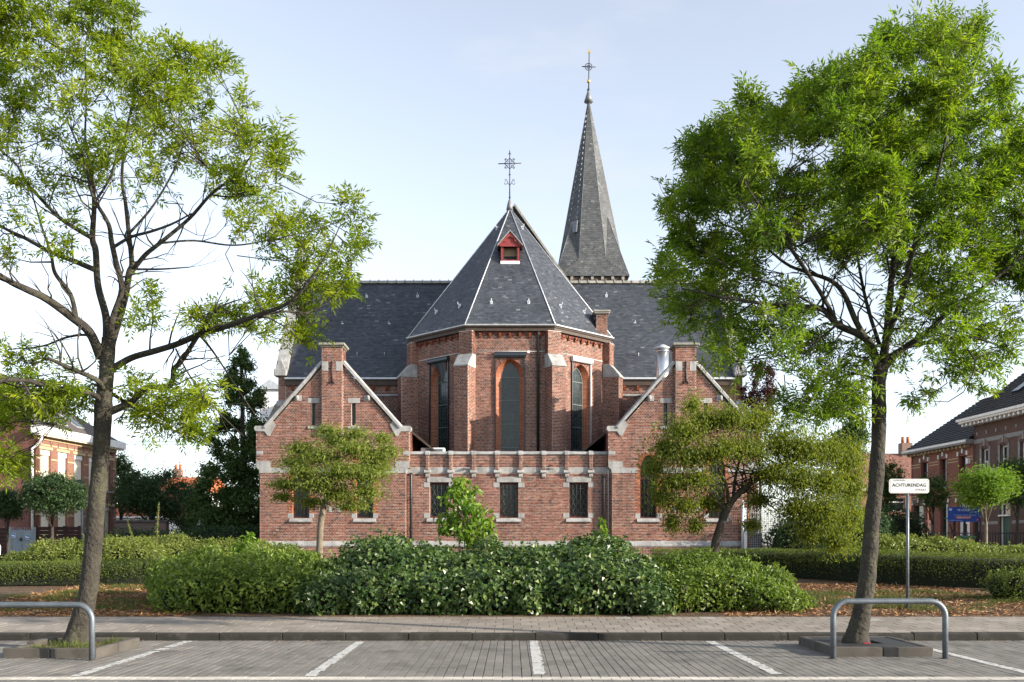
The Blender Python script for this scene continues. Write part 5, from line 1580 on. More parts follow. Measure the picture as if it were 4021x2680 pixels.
# ------------------------------------------------------------------ the two street ashes
T_D = 14.3
left_trunk = [(297, 2522, 0, .2), (305, 2480, 0, .155), (328, 2400, 0, .138), (350, 2300, 0, .13), (366, 2150, 0, .124), (377, 2000, 0, .12), (391, 1850, 0, .118), (402, 1700, 0, .118), (406, 1600, 0, .125), (416, 1500, 0, .105), (422, 1400, 0, .103), (428, 1330, 0, .1)]
left_limbs = [
    [(418, 1350, 0, .062), (408, 1246, 0, .056), (389, 1119, .1, .05), (373, 991, .2, .047), (364, 928, .2, .044), (367, 800, .2, .034), (350, 660, .3, .026), (332, 542, .3, .018), (345, 380, .3, .012), (350, 200, .3, .008), (370, 60, .3, .005)],
    [(430, 1345, -.03, .056), (440, 1246, -.1, .046), (472, 1132, -.15, .042), (446, 1023, -.2, .04), (440, 947, -.3, .036), (426, 880, -.4, .03), (380, 780, -.5, .024), (330, 640, -.6, .018), (250, 460, -.8, .011)],
    [(440, 1345, .02, .058), (491, 1183, .1, .052), (512, 1087, .1, .048), (515, 1030, .2, .04), (505, 920, .2, .034), (490, 800, .3, .028), (476, 700, .3, .024), (490, 542, .3, .018), (520, 400, .4, .012), (520, 250, .4, .008)],
    [(520, 1065, .1, .034), (570, 1010, .0, .032), (638, 953, -.1, .028), (752, 864, -.3, .024), (829, 765, -.4, .02), (925, 676, -.5, .014), (995, 600, -.6, .008)],
    [(395, 1405, 0, .075), (357, 1310, -.2, .066), (274, 1240, -.4, .06), (191, 1182, -.7, .052), (115, 1150, -1, .046), (0, 1087, -1.3, .038), (-160, 980, -1.6, .02)],
    [(300, 1255, -.3, .036), (268, 1157, -.1, .032), (218, 1075, .1, .028), (200, 1000, .2, .022), (150, 860, .4, .014), (120, 700, .5, .009)],
    [(372, 1060, .1, .04), (287, 1030, .3, .037), (191, 991, .6, .032), (96, 934, .9, .028), (10, 885, 1.2, .022), (-120, 800, 1.5, .012)],
    [(365, 938, .2, .034), (274, 883, .2, .03), (200, 830, .2, .026), (120, 740, .2, .02), (40, 640, .2, .014), (-40, 560, .2, .008)],
    [(440, 1450, .05, .052), (510, 1406, .1, .046), (612, 1383, .0, .044), (702, 1348, -.2, .042), (784, 1310, -.4, .042), (893, 1278, -.7, .036), (1020, 1240, -1.0, .03), (1116, 1189, -1.2, .024), (1190, 1130, -1.3, .018), (1280, 1010, -1.4, .012), (1345, 880, -1.4, .006)],
    [(425, 1620, .03, .062), (510, 1572, .1, .048), (574, 1540, .1, .046), (660, 1522, .1, .044), (684, 1501, .1, .04), (680, 1455, .1, .038), (714, 1412, .0, .036), (784, 1317, -.3, .032), (860, 1220, -.4, .016), (930, 1170, -.4, .008)],
    [(412, 1540, 0, .044), (380, 1495, -.3, .038), (330, 1470, -.5, .034), (280, 1438, -.7, .032), (205, 1414, -.9, .022)],
    [(400, 1580, 0, .046), (350, 1552, -.3, .036), (290, 1542, -.5, .034), (191, 1520, -.8, .034), (108, 1489, -1, .032), (0, 1495, -1.3, .026), (-100, 1520, -1.5, .014)],
    [(405, 1370, 0, .03), (340, 1320, .3, .022), (260, 1330, .6, .018), (150, 1355, .9, .014), (20, 1372, 1.2, .009)],
    [(428, 1540, .04, .03), (513, 1586, .4, .022), (625, 1657, .7, .017), (760, 1724, 1.0, .012), (850, 1755, 1.2, .007)],
    [(535, 1058, .1, .018), (638, 1060, .2, .014), (746, 1052, .3, .008)],
    [(448, 970, -.2, .026), (510, 927, -.3, .022), (587, 902, -.4, .02), (670, 876, -.5, .016), (752, 835, -.6, .01)],
    [(638, 955, -.1, .016), (765, 950, .2, .014), (925, 956, .4, .012), (1084, 934, .6, .009), (1230, 870, .7, .005)],
    [(1020, 1240, -1.0, .02), (1100, 1230, -.8, .016), (1200, 1220, -.7, .012), (1290, 1190, -.6, .007)],
    [(690, 1370, -.2, .014), (740, 1480, .1, .012), (850, 1620, .3, .009), (960, 1720, .5, .006)],
    [(784, 1315, -.4, .02), (850, 1400, .1, .014), (920, 1520, .3, .01), (1010, 1640, .4, .006)],
    [(367, 800, .2, .02), (420, 700, .5, .016), (470, 560, .7, .012), (560, 420, .8, .008)],
    [(505, 920, .2, .02), (600, 800, .5, .016), (700, 640, .7, .012), (760, 480, .8, .008)],
    [(829, 765, -.4, .014), (900, 780, -.2, .011), (1010, 740, 0, .008), (1090, 640, .1, .005)]]
def dsp(l): return [(x * 1.709, y * 1.709) for x, y in l]
left_regions = [
    (dsp([(-60, -40), (170, -60), (290, 0), (325, 85), (400, 105), (505, 105), (560, 170), (605, 240), (640, 320), (690, 330), (672, 420), (620, 500), (520, 500), (470, 420), (400, 400), (330, 350), (230, 330), (120, 300), (-60, 300)]), 80, 1.9, .52, 1),
    (dsp([(-60, 300), (120, 300), (230, 330), (330, 350), (400, 400), (440, 440), (330, 470), (230, 460), (100, 480), (-60, 430)]), 88, 1.6, .45, 1),
    (dsp([(-60, 430), (100, 480), (200, 520), (190, 640), (90, 600), (-60, 620)]), 100, 1.4, .38, 1),
    (dsp([(470, 420), (520, 500), (640, 490), (720, 470), (765, 485), (800, 440), (832, 480), (862, 580), (835, 620), (830, 680), (780, 720), (742, 780), (705, 850), (672, 830), (660, 760), (690, 690), (640, 640), (590, 560), (500, 520)]), 80, .9, .5, 1),
    (dsp([(400, 715), (520, 690), (640, 640), (700, 640), (700, 720), (660, 800), (600, 800), (560, 770), (440, 770)]), 76, .9, .5, 1),
    (dsp([(290, 660), (340, 660), (360, 760), (300, 770)]), 80, .7, .5, 1),
    (dsp([(270, 850), (340, 840), (420, 880), (500, 860), (540, 890), (470, 930), (490, 990), (470, 1035), (400, 1020), (320, 990), (265, 960)]), 80, 1.0, .55, 1),
    (dsp([(-50, 880), (60, 860), (140, 860), (200, 850), (245, 880), (225, 935), (140, 960), (60, 945), (20, 1000), (-50, 1010)]), 70, 1.0, .55, 1),
    (dsp([(-40, 770), (90, 790), (160, 830), (60, 860), (-40, 850)]), 95, 1.0, .5, 1),
    (dsp([(0, 1030), (22, 1030), (30, 1060), (5, 1075)]), 40, .3, .7, 1)]
ash_tree('tall ash with open crown and a long low limb reaching over the chapel roof', T_D, left_trunk, left_limbs, left_regions, 'ash_leaf', 11)

right_trunk = [(3362, 2524, 0, .2), (3366, 2490, 0, .16), (3374, 2456, 0, .142), (3385, 2400, 0, .128), (3404, 2285, 0, .118), (3415, 2171, 0, .11), (3429, 2000, 0, .106), (3440, 1900, 0, .102), (3451, 1700, 0, .1), (3451, 1600, 0, .1), (3452, 1500, 0, .096), (3462, 1430, 0, .1)]
right_limbs = [
    [(3456, 1470, 0, .062), (3405, 1336, -.2, .054), (3308, 1265, -.3, .046), (3230, 1220, -.4, .04), (3146, 1200, -.5, .034), (3036, 1188, -.7, .026), (2850, 1170, -.9, .017), (2680, 1130, -1, .008)],
    [(3400, 1330, -.15, .04), (3360, 1265, -.2, .04), (3321, 1162, -.1, .037), (3263, 1117, 0, .032), (3159, 1071, .2, .026), (3082, 1020, .3, .022), (2950, 930, .5, .015), (2800, 850, .6, .008)],
    [(3280, 1255, -.3, .03), (3217, 1155, -.6, .028), (3107, 1000, -.9, .024), (3017, 878, -1.1, .018), (2930, 740, -1.3, .011), (2880, 600, -1.4, .006)],
    [(3452, 1350, .1, .03), (3411, 1240, .4, .028), (3392, 1123, .6, .024), (3370, 980, .8, .019), (3300, 820, .9, .014), (3230, 640, 1, .008)],
    [(3462, 1430, .05, .064), (3474, 1317, .1, .058), (3484, 1214, .1, .052), (3508, 1058, .1, .044), (3545, 865, 0, .034), (3560, 700, 0, .026), (3590, 500, 0, .018), (3640, 300, .1, .01), (3660, 150, .1, .005)],
    [(3470, 1420, -.05, .056), (3484, 1317, -.3, .05), (3528, 1188, -.5, .042), (3550, 1091, -.7, .036), (3600, 929, -.9, .028), (3680, 700, -1, .02), (3740, 450, -1, .013), (3765, 250, -1, .009), (3810, 80, -1, .004)],
    [(3470, 1450, 0, .05), (3547, 1362, .2, .04), (3650, 1340, .3, .03), (3780, 1330, .4, .02), (3900, 1350, .5, .012), (4000, 1400, .6, .006)],
    [(3478, 1415, .05, .05), (3560, 1360, -.1, .044), (3657, 1298, -.3, .04), (3696, 1252, -.4, .034), (3793, 1168, -.6, .028), (3900, 1090, -.7, .021), (4020, 1000, -.8, .014), (4150, 900, -.8, .008)],
    [(3508, 1058, .1, .03), (3600, 960, .5, .026), (3720, 850, .7, .022), (3860, 720, .9, .015), (4000, 600, 1, .008)],
    [(3450, 1500, 0, .026), (3370, 1470, .3, .02), (3250, 1500, .5, .015), (3130, 1580, .7, .01), (3060, 1630, .8, .005)],
    [(3300, 1262, -.3, .02), (3200, 1340, -.4, .016), (3050, 1400, -.5, .011), (2880, 1430, -.6, .006)],
    [(3545, 865, 0, .022), (3470, 700, -.4, .018), (3380, 540, -.7, .012), (3300, 380, -.9, .006)],
    [(3658, 1300, -.3, .02), (3760, 1330, -.5, .015), (3830, 1430, -.6, .01), (3800, 1540, -.6, .005)],
    [(3230, 1220, -.4, .018), (3080, 1130, -.8, .014), (2900, 1060, -1, .01), (2740, 960, -1.1, .005)]]
right_regions = [
    ([(3815, 5), (3875, 80), (3840, 160), (3890, 230), (3960, 330), (4040, 430), (4150, 600), (4200, 900), (4180, 1150), (3900, 1150), (3700, 1000), (3450, 1050), (3200, 1020), (2950, 1080), (2700, 1150), (2545, 1085), (2575, 960), (2600, 800), (2660, 690), (2770, 560), (2900, 430), (3000, 425), (3130, 320), (3220, 285), (3340, 235), (3420, 200), (3500, 100), (3640, 60), (3700, 160), (3770, 120)], 82, 2.2, .8, 1),
    ([(2700, 1150), (2950, 1080), (3150, 1090), (3230, 1240), (3330, 1330), (3420, 1440), (3300, 1470), (3180, 1420), (3050, 1480), (2930, 1500), (2780, 1440), (2720, 1340), (2640, 1230), (2560, 1130)], 72, 1.5, .55, 1),
    ([(3450, 1050), (3700, 1000), (3900, 1150), (4180, 1150), (4150, 1260), (4040, 1330), (3990, 1450), (3900, 1510), (3820, 1560), (3720, 1540), (3600, 1440), (3500, 1380), (3480, 1250)], 74, 1.6, .5, 1),
    ([(3120, 1500), (3300, 1480), (3430, 1480), (3420, 1560), (3330, 1640), (3200, 1690), (3100, 1650), (3060, 1570)], 70, 1.0, .6, 1),
    ([(3500, 1480), (3620, 1520), (3720, 1590), (3600, 1600), (3520, 1560)], 90, .8, .5, 1),
    ([(3300, 1300), (3480, 1300), (3500, 1440), (3420, 1520), (3350, 1440)], 84, .9, .45, 1)]
ash_tree('tall ash with dense rounded crown beside the street name sign', 14.1, right_trunk, right_limbs, right_regions, 'ash_leaf_deep', 23)

# ------------------------------------------------------------------ shrubs along the pavement
def shrub(name, label, cat, ells, mt, n, L, W, seed, group=None, core=.8, up=.4, droop=.15, shell=(.84, 1.08), kite=.42, stems=0):
    rng = np.random.default_rng(seed)
    cx = np.mean([e[0] for e in ells]); cy = np.mean([e[1] for e in ells])
    zb = min(gz(e[1]) for e in ells)
    s = empty(name, (cx, cy, zb), label, cat, group)
    lob = []
    for e in ells:                     # smaller lobes break up each hump
        for k in range(7):
            dd = rand_dirs(rng, 1)[0]; dd[2] = abs(dd[2]) * .9; dd[1] = -abs(dd[1]) if rng.random() < .7 else dd[1]
            q = rng.uniform(.3, .46)
            lob.append((e[0] + dd[0] * e[3] * .82, e[1] + dd[1] * e[4] * .82, e[2] + dd[2] * e[5] * .86, e[3] * q, e[4] * q, e[5] * q))
    blob_core('stems', ells, core * .93, s)  # solid see-through blocker coloured as the shaded inside, no separate stems
    ells = list(ells) + lob
    leafy(s, 'foliage', mt, rng, ells, n, L, W, zmin=zb - .02, up=up, droop=droop, shell=shell, kite=kite)
    leafy(s, 'sprigs', mt, rng, ells, int(n * .07), L, W, zmin=zb, up=.2, droop=-.3, shell=(1.05, 1.32), kite=kite)
    if stems:
        m = MB()
        for k in range(stems):
            e = ells[rng.integers(len(ells))]
            a = Vector((e[0] + rng.normal(0, e[3] * .5), e[1] + rng.normal(0, e[4] * .4), gz(e[1])))
            m.tube([a, a + Vector((rng.normal(0, .1), rng.normal(0, .1), .5))], .012, 4)
        o = m.build('twigs', MT['bark_dark'], s); o['kind'] = 'stuff'
    return s
rng = np.random.default_rng(5)
def row_ells(pxs, D, tops, rx, ry, jitter=.15, base=None, low=0.15):
    """bush lobes standing on the ground: px column, depth, top row in the photograph"""
    out = []
    for px, d, top in zip(pxs, D, tops):
        zt = Z(top, d); g0 = gz(d)
        h = zt - g0
        out.append((X(px, d) + rng.normal(0, .05), d, g0 + h * .42, rx * rng.uniform(.85, 1.15), ry * rng.uniform(.9, 1.1), h * .58))
    return out
# ivy mound
iv = row_ells([1290, 1430, 1560, 1690, 1830, 1960, 2090, 2220, 2350, 2470, 2570], [18.75] * 11, [2265, 2240, 2235, 2262, 2250, 2225, 2248, 2232, 2215, 2240, 2290], .5, .65)
iv += row_ells([1330, 1500, 1660, 1840, 2000, 2170, 2330, 2440], [20.3] * 8, [2205, 2150, 2175, 2190, 2180, 2165, 2150, 2185], .75, 1.0)
iv += row_ells([1480, 1540, 1700, 1900, 2080, 2260, 2380], [21.8] * 7, [2115, 2125, 2150, 2140, 2152, 2138, 2112], .75, .9)
shrub('ivy_shrub', 'broad mound of glossy dark ivy spilling to the pavement edge', 'shrub', iv, 'ivy_leaf', 44000, .1, .085, 31, kite=.36, up=.5, droop=.35)
# looser lighter shrub to its side
pv = row_ells([690, 800, 920, 1040, 1150, 1235], [19.0] * 6, [2270, 2235, 2225, 2215, 2225, 2245], .5, .6)
pv += row_ells([740, 880, 1010, 1130, 1220], [20.4] * 5, [2205, 2185, 2170, 2170, 2190], .6, .9)
pv += row_ells([700, 860, 1000, 1120], [22.0] * 4, [2190, 2165, 2155, 2160], .7, .8)
shrub('privet_shrub', 'loose light green leafy shrub between trampled mulch and the ivy mound', 'shrub', pv, 'privet_leaf', 24000, .11, .05, 32, core=.72, shell=(.7, 1.14), stems=40)
qv = row_ells([2650, 2760, 2870, 2980, 3050], [19.2] * 5, [2265, 2245, 2250, 2280, 2320], .48, .6)
qv += row_ells([2640, 2760, 2880, 2990], [20.6] * 4, [2195, 2185, 2195, 2230], .6, .8)
shrub('bramble_shrub', 'low leafy bramble shrub round the foot of the leaning small tree', 'shrub', qv, 'privet_leaf', 20000, .09, .045, 33, core=.74, shell=(.72, 1.12), stems=30)

def hedge(label, path, mt, n, L, W, seed, wdt, topdz=0.0):
    """path: (x, y, height, half width)"""
    rng = np.random.default_rng(seed)
    h = empty('hedge', (path[0][0], path[0][1], gz(path[0][1])), label, 'hedge')
    ells = []
    pth = smooth_path([(a, b, c, d) for a, b, c, d in path], 6)
    P, N_ = [], []
    seg = []
    for i in range(len(pth) - 1):
        seg.append(np.linalg.norm(pth[i + 1][:2] - pth[i][:2]))
    seg = np.array(seg); pr = seg / seg.sum()
    idx = rng.choice(len(seg), n, p=pr); t = rng.random(n)[:, None]
    A = np.array(pth)
    C = A[idx] * (1 - t) + A[idx + 1] * t
    dirv = unit(np.concatenate([A[idx + 1, :2] - A[idx, :2], np.zeros((n, 1))], 1))
    nor = np.stack([dirv[:, 1], -dirv[:, 0], np.zeros(n)], 1)
    # section: front, top, back with rounded shoulders
    s = rng.random(n)
    hh = C[:, 2]; hw = C[:, 3]
    th = np.pi * s
    ce, se = np.cos(th), np.sin(th)
    sx = np.sign(ce) * np.abs(ce) ** .45; sz = np.abs(se) ** .38
    lump = 1 + .05 * np.sin(C[:, 0] * 3.1 + 1.3 * C[:, 1]) * np.sin(C[:, 0] * 1.2) + rng.normal(0, .035, n)
    gzv = np.array([gz(y) for y in C[:, 1]])
    P = np.stack([C[:, 0], C[:, 1], gzv], 1) + nor * (sx * hw * lump)[:, None]
    P[:, 2] = gzv + sz * hh * lump
    Nn = unit(nor * sx[:, None] * .8 + np.array([0, 0, 1.0]) * sz[:, None] + rng.normal(0, .5, (n, 3)))
    d = unit(np.cross(Nn, rand_dirs(rng, n)) + np.array([0, 0, .5]) + nor * sx[:, None] * .4)
    LL = L * rng.uniform(.6, 1.25, n)
    R = np.clip(rng.normal(.45, .22, n) + .14 * np.sin(C[:, 0] * 2.3) * np.sin(C[:, 1] * 3), 0, 1)
    o = link('foliage', leaves_mesh('foliage', P, d, Nn, LL, LL * W / L, R), MT[mt], h); o['kind'] = 'stuff'
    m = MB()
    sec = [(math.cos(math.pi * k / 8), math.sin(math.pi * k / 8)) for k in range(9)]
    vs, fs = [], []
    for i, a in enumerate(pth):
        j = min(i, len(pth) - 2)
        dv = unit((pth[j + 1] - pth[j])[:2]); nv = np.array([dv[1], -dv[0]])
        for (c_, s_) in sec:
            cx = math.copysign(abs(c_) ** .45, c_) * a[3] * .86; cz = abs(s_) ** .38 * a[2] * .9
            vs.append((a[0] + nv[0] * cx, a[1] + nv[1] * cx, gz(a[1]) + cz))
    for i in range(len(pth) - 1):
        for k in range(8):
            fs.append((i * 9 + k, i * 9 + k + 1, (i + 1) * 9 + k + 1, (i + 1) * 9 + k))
    m.add(vs, fs, True); o = m.build('stems', MT['core'], h); o['kind'] = 'stuff'  # solid inner body coloured as the hedge's shaded inside
    return h
hedge('clipped low box hedge with browned gaps behind the mulch bed', [(X(-120, 26), 26.3, .56, 1.0), (X(250, 26.5), 26.6, .58, 1.0), (X(650, 27), 27, .62, 1.1), (X(1000, 28), 28, .7, 1.0)], 'hedge_leaf', 26000, .05, .02, 41, .7)
hedge('clipped box hedge running from the small tree behind the sign post', [(X(2560, 31), 31, .72, .8), (X(2900, 30.5), 30.5, .78, .8), (X(3250, 29), 29, .8, .9), (X(3500, 27), 27, .84, .95), (X(3800, 25.6), 25.6, .82, 1.0), (X(4150, 24.5), 24.5, .8, 1.0)], 'hedge_leaf', 30000, .052, .02, 42, .7)
# second, paler shrub belt behind the hedges
sv = row_ells([30, 120, 220, 310, 400, 480, 570], [30.5] * 7, [2205, 2170, 2125, 2130, 2110, 2120, 2125], .8, .9)
shrub('variegated_shrub', 'pale yellow-green shrub belt in front of the brown garden fence', 'shrub', sv, 'pale_shrub_leaf', 18000, .085, .04, 51, core=.75, shell=(.75, 1.12))
sv = row_ells([520, 610, 700, 800, 900, 1000, 1080], [33.0] * 7, [2120, 2118, 2110, 2125, 2120, 2130, 2150], .9, 1.0)
shrub('flowering_shrub', 'light green shrub belt running up to the corner of the church', 'shrub', sv, 'pale_shrub_leaf', 17000, .085, .04, 52, core=.75, shell=(.75, 1.12))
sv = row_ells([3460, 3560, 3660, 3760, 3860, 3960, 4050], [33.5] * 7, [2115, 2110, 2115, 2125, 2145, 2150, 2150], .9, 1.0)
shrub('bed_shrub', 'bright leafy shrub belt between box hedge and the red terraced house', 'shrub', sv, 'pale_shrub_leaf', 20000, .095, .06, 53, core=.75, shell=(.78, 1.12))
sv = row_ells([3925, 4000, 4060], [21.5, 21.3, 21.6], [2240, 2230, 2240], .42, .5)
shrub('corner_shrub', 'small olive leafed bush beside the end of the box hedge', 'shrub', sv, 'hedge_leaf', 2600, .07, .03, 54, core=.7, shell=(.7, 1.12))
sv = row_ells([3150, 3260, 3380, 3110], [37.0, 37.5, 37.5, 37.5], [1990, 1950, 2000, 2040], 1.0, 1.1)
shrub('laurel_shrub', 'dark evergreen shrub beside the wire mesh gate', 'shrub', sv, 'dark_leaf', 7000, .12, .06, 55, core=.85)
sv = row_ells([3430, 3500, 3560], [52, 52.5, 53], [2010, 1995, 2010], 1.2, 1.2)
shrub('garden_shrub', 'dark shrub in the gap between the small distant house and red house', 'shrub', sv, 'dark_leaf', 4000, .16, .08, 56, core=.85)
sv = row_ells([500, 580, 660, 740, 820, 900, 980], [44.0] * 7, [2075, 2085, 2085, 2080, 2070, 2070, 2075], 1.0, 1.2)
shrub('boundary_shrub', 'dark low shrubs below the garden wall and portable toilet', 'shrub', sv, 'dark_leaf', 7000, .13, .06, 57, core=.85)

# ------------------------------------------------------------------ small trees in the bed
def px_ells(lst, D, sx=1.0):
    """(px, py, rx px, ry px, dd, depth radius m)"""
    out = []
    for (px, py, rx, ry, dd, rd) in lst:
        d = D + dd
        out.append((X(px, d), d, Z(py, d), rx * d / F, rd, ry * d / F))
    return out
D = 25.0
e1 = px_ells([(1120, 1900, 60, 26, 0, .5), (1190, 1850, 80, 30, -.5, .6), (1260, 1790, 90, 34, -.3, .6), (1330, 1730, 80, 34, .2, .6), (1400, 1760, 80, 30, -.4, .6), (1470, 1790, 80, 30, .1, .5), (1530, 1770, 40, 24, .2, .4),
              (1180, 1760, 60, 28, .4, .5), (1250, 1900, 90, 30, -.6, .6), (1350, 1850, 100, 40, -.7, .6), (1450, 1860, 80, 34, -.5, .6), (1330, 1940, 90, 30, -.2, .5), (1440, 1930, 70, 30, .2, .5), (1220, 1970, 60, 20, .1, .4), (1380, 1985, 70, 22, .3, .4),
              (1110, 1950, 45, 18, .1, .3), (1290, 1690, 50, 24, .2, .4), (1400, 1700, 50, 22, 0, .4), (1480, 1830, 60, 24, .5, .5), (1150, 1810, 50, 24, .3, .4), (1500, 1720, 40, 20, -.2, .4)], D)
tr1 = [(*P3(1248, 2185, D), .1), (*P3(1256, 2120, D), .085), (*P3(1262, 2040, D), .08), (*P3(1280, 1960, D), .07), (*P3(1300, 1880, D), .05), (*P3(1330, 1800, D), .03)]
tr1[0] = (tr1[0][0], tr1[0][1], gz(D) - .1, .1)
simple_tree('japanese_maple', 'small pale green tree with layered crown before the left chapel gable', 'tree', (tr1[0][0], D, gz(D)), tr1, e1, 'maple_leaf', 30000, .085, .036, 61, bark='bark_pale', droop=.5, shell=(.45, 1.15), branches=26, gauss=True, br_r=.012)
simple = None
D = 26.5
e2 = px_ells([(2720, 1590, 45, 50, .2, .4), (2690, 1690, 90, 60, -.3, .7), (2780, 1650, 90, 50, .2, .7), (2880, 1640, 90, 50, -.2, .7), (2980, 1650, 90, 60, .3, .7), (2620, 1760, 80, 60, .2, .6), (2720, 1790, 90, 50, -.6, .7), (2830, 1760, 90, 50, -.7, .7), (2940, 1760, 90, 60, -.3, .7),
              (2570, 1830, 60, 50, .1, .5), (2640, 1890, 80, 50, -.3, .6), (2740, 1880, 80, 50, -.5, .6), (2600, 1950, 60, 50, .2, .5), (2690, 1980, 70, 40, -.2, .5), (2790, 1970, 60, 40, .4, .5), (2640, 2050, 40, 40, .2, .4), (2730, 2060, 40, 40, .1, .4),
              (3060, 1740, 90, 70, .2, .8), (3150, 1760, 90, 70, -.2, .8), (3240, 1770, 90, 70, .1, .8), (3330, 1800, 70, 70, .3, .7), (3040, 1860, 80, 60, -.4, .7), (3140, 1880, 90, 70, -.5, .8), (3250, 1890, 90, 70, -.4, .8), (3350, 1910, 60, 80, .2, .6),
              (3130, 1990, 80, 60, -.4, .7), (3240, 2010, 90, 70, -.5, .8), (3340, 2030, 60, 80, .1, .6), (3180, 2090, 60, 60, -.3, .5), (3290, 2120, 70, 60, -.4, .6), (2980, 1960, 60, 40, .3, .5), (2950, 2060, 40, 30, .2, .4)], D)
tr2 = [(*P3(2795, 2230, D), .13), (*P3(2806, 2160, D), .12), (*P3(2825, 2080, D), .11), (*P3(2855, 2000, D), .1), (*P3(2890, 1950, D), .085), (*P3(2960, 1890, D), .07), (*P3(3040, 1850, D), .055), (*P3(3140, 1800, D), .04)]
tr2[0] = (tr2[0][0], tr2[0][1], gz(D) - .1, .13)
t2 = simple_tree('weeping_cherry', 'leaning small tree with broad drooping olive crown beside the right chapel gable', 'tree', (tr2[0][0], D, gz(D)), tr2, e2, 'weeping_leaf', 78000, .092, .036, 62, bark='bark_dark', droop=.9, shell=(.3, 1.12), branches=40, br_r=.018, gauss=True)
for l in ([(2862, 1990, 0, .06), (2850, 1900, -.2, .045), (2800, 1810, -.3, .03), (2740, 1730, -.3, .015)], [(2880, 1955, 0, .05), (2890, 1860, .2, .04), (2920, 1760, .3, .025), (2940, 1680, .3, .012)], [(2850, 2010, 0, .04), (2780, 1930, -.3, .03), (2700, 1880, -.4, .018)]):
    lp = smooth_path([(*P3(a, b, D + c), r) for a, b, c, r in l], 3)
    MB().tube([Vector(p[:3]) for p in lp], [p[3] for p in lp], 6).build('limb', MT['bark_dark'], t2)
# young broad-leaved sapling
D = 22.4
e3 = px_ells([(1800, 1890, 40, 22, 0, .25), (1830, 1930, 60, 30, .1, .35), (1790, 1960, 60, 30, -.1, .35), (1850, 1990, 70, 30, -.1, .4), (1780, 2030, 70, 30, .1, .4), (1880, 2040, 70, 30, 0, .4), (1820, 2070, 80, 30, -.2, .4), (1750, 2070, 40, 24, .1, .3), (1910, 2090, 40, 20, 0, .3), (1850, 2110, 60, 30, .1, .4), (1790, 1920, 40, 24, .1, .3)], D)
tr3 = [(X(1808, D), D, gz(D) - .1, .03), (*P3(1805, 2150, D), .022), (*P3(1800, 2030, D), .016), (*P3(1795, 1900, D), .006)]
simple_tree('sapling', 'young sapling with large bright leaves rising out of the ivy mound', 'tree', (tr3[0][0], D, gz(D)), tr3, e3, 'big_leaf', 900, .17, .085, 63, bark='bark_pale', droop=.8, shell=(.2, 1.1), branches=14, br_r=.008, kite=.38)
D = 21.6
e4 = px_ells([(2365, 2060, 12, 24, 0, .08), (2368, 2095, 18, 16, 0, .1)], D)
simple_tree('shoot', 'single upright shoot with big leaves sticking out of the ivy', 'plant', (X(2366, D), D, gz(D)), [(X(2366, D), D, gz(D), .012), (*P3(2366, 2040, D), .005)], e4, 'big_leaf', 60, .13, .07, 64, droop=.2, branches=0, shell=(.2, 1))
D = 21.0
e4 = px_ells([(960, 2130, 36, 26, 0, .2), (990, 2110, 20, 18, 0, .12), (930, 2150, 30, 20, 0, .2)], D)
simple_tree('shoot', 'arching leafy shoot sticking up from the loose light green shrub', 'plant', (X(940, D), D, gz(D)), [(X(940, D), D, gz(D), .012), (*P3(965, 2120, D), .005)], e4, 'big_leaf', 130, .14, .06, 65, droop=.3, branches=3, br_r=.006, shell=(.2, 1))
for i, (px, top, lean) in enumerate(((560, 2045, -60), (600, 1975, 25))):
    D = 31.5
    a = Vector((X(px, D), D, gz(D) - .05)); b = P3(px + lean, top, D)
    t = empty('tall_weed', tuple(a), ['leaning feathery stem rising above the pale shrubs', 'upright feathery stem rising above the pale shrubs'][i], 'plant')
    rg = np.random.default_rng(70 + i)
    MB().tube([a, (a + b) / 2 + Vector((.03, 0, 0)), b], [.016, .012, .005], 5).build('stem', MT['bark_pale'], t)
    n = 260; s = rg.uniform(.25, 1, n)[:, None]
    P = np.array(a)[None] * (1 - s) + np.array(b)[None] * s
    d = unit(rg.normal(0, 1, (n, 3)) * np.array([1, 1, .3]) + np.array([0, 0, .35]))
    o = link('foliage', leaves_mesh('foliage', P, d, unit(rg.normal(0, .4, (n, 3)) + np.array([0, 0, 1])), .2 * (1.15 - s[:, 0]), .03, rg.random(n)), MT['pale_shrub_leaf'], t); o['kind'] = 'stuff'

# ------------------------------------------------------------------ background trees
rng = np.random.default_rng(9)
D = 49.0
ce = []
for k in range(190):                       # tall dark columnar tree: wide skirts, narrow top
    t = rng.random() ** .65
    py = 1370 + t * 760
    hwp = 12 + 165 * min(1, t * 1.35) ** .8
    px = 945 - 12 * t + rng.uniform(-1, 1) * hwp
    dd = rng.uniform(-1, 1) * (.3 + 1.5 * t)
    ce.append((X(px, D + dd), D + dd, Z(py, D + dd), (.2 + .26 * t) * 1.1, .5, .26 + .18 * t))
simple_tree('columnar_tree', 'tall dark green pointed tree close to the church corner', 'tree', (X(955, D), D, gz(D)), [(X(955, D), D, gz(D) - .1, .25), (*P3(955, 1800, D), .15), (*P3(945, 1370, D), .03)], ce, 'mid_leaf', 66000, .16, .08, 81, branches=20, shell=(.5, 1.15), gauss=True)
def dome(px, py, rx, ry, D, n, seed, k=(.28, .45)):
    r = np.random.default_rng(seed)
    return clump_ells(r, (X(px, D), D, Z(py, D)), (rx * D / F, rx * D / F * .9, ry * D / F), n, k)
def btree(name, label, px, py, rx, ry, D, lm, n, seed, L=.15, W=.07, trunk_r=.1, bark='bark_dark', group=None, nb=46, shell=(.5, 1.12), k=(.28, .45), core=None, cat='tree'):
    e = dome(px, py, rx, ry, D, nb, seed, k)
    base = (X(px, D), D, gz(D))
    return simple_tree(name, label, cat, base, [(base[0], D, base[2] - .1, trunk_r), (base[0], D, (base[2] + Z(py, D)) / 2, trunk_r * .8), (base[0], D, Z(py, D), trunk_r * .4)], e, lm, n, L, W, seed, bark=bark, group=group, shell=shell, br_r=trunk_r * .35, gauss=True)
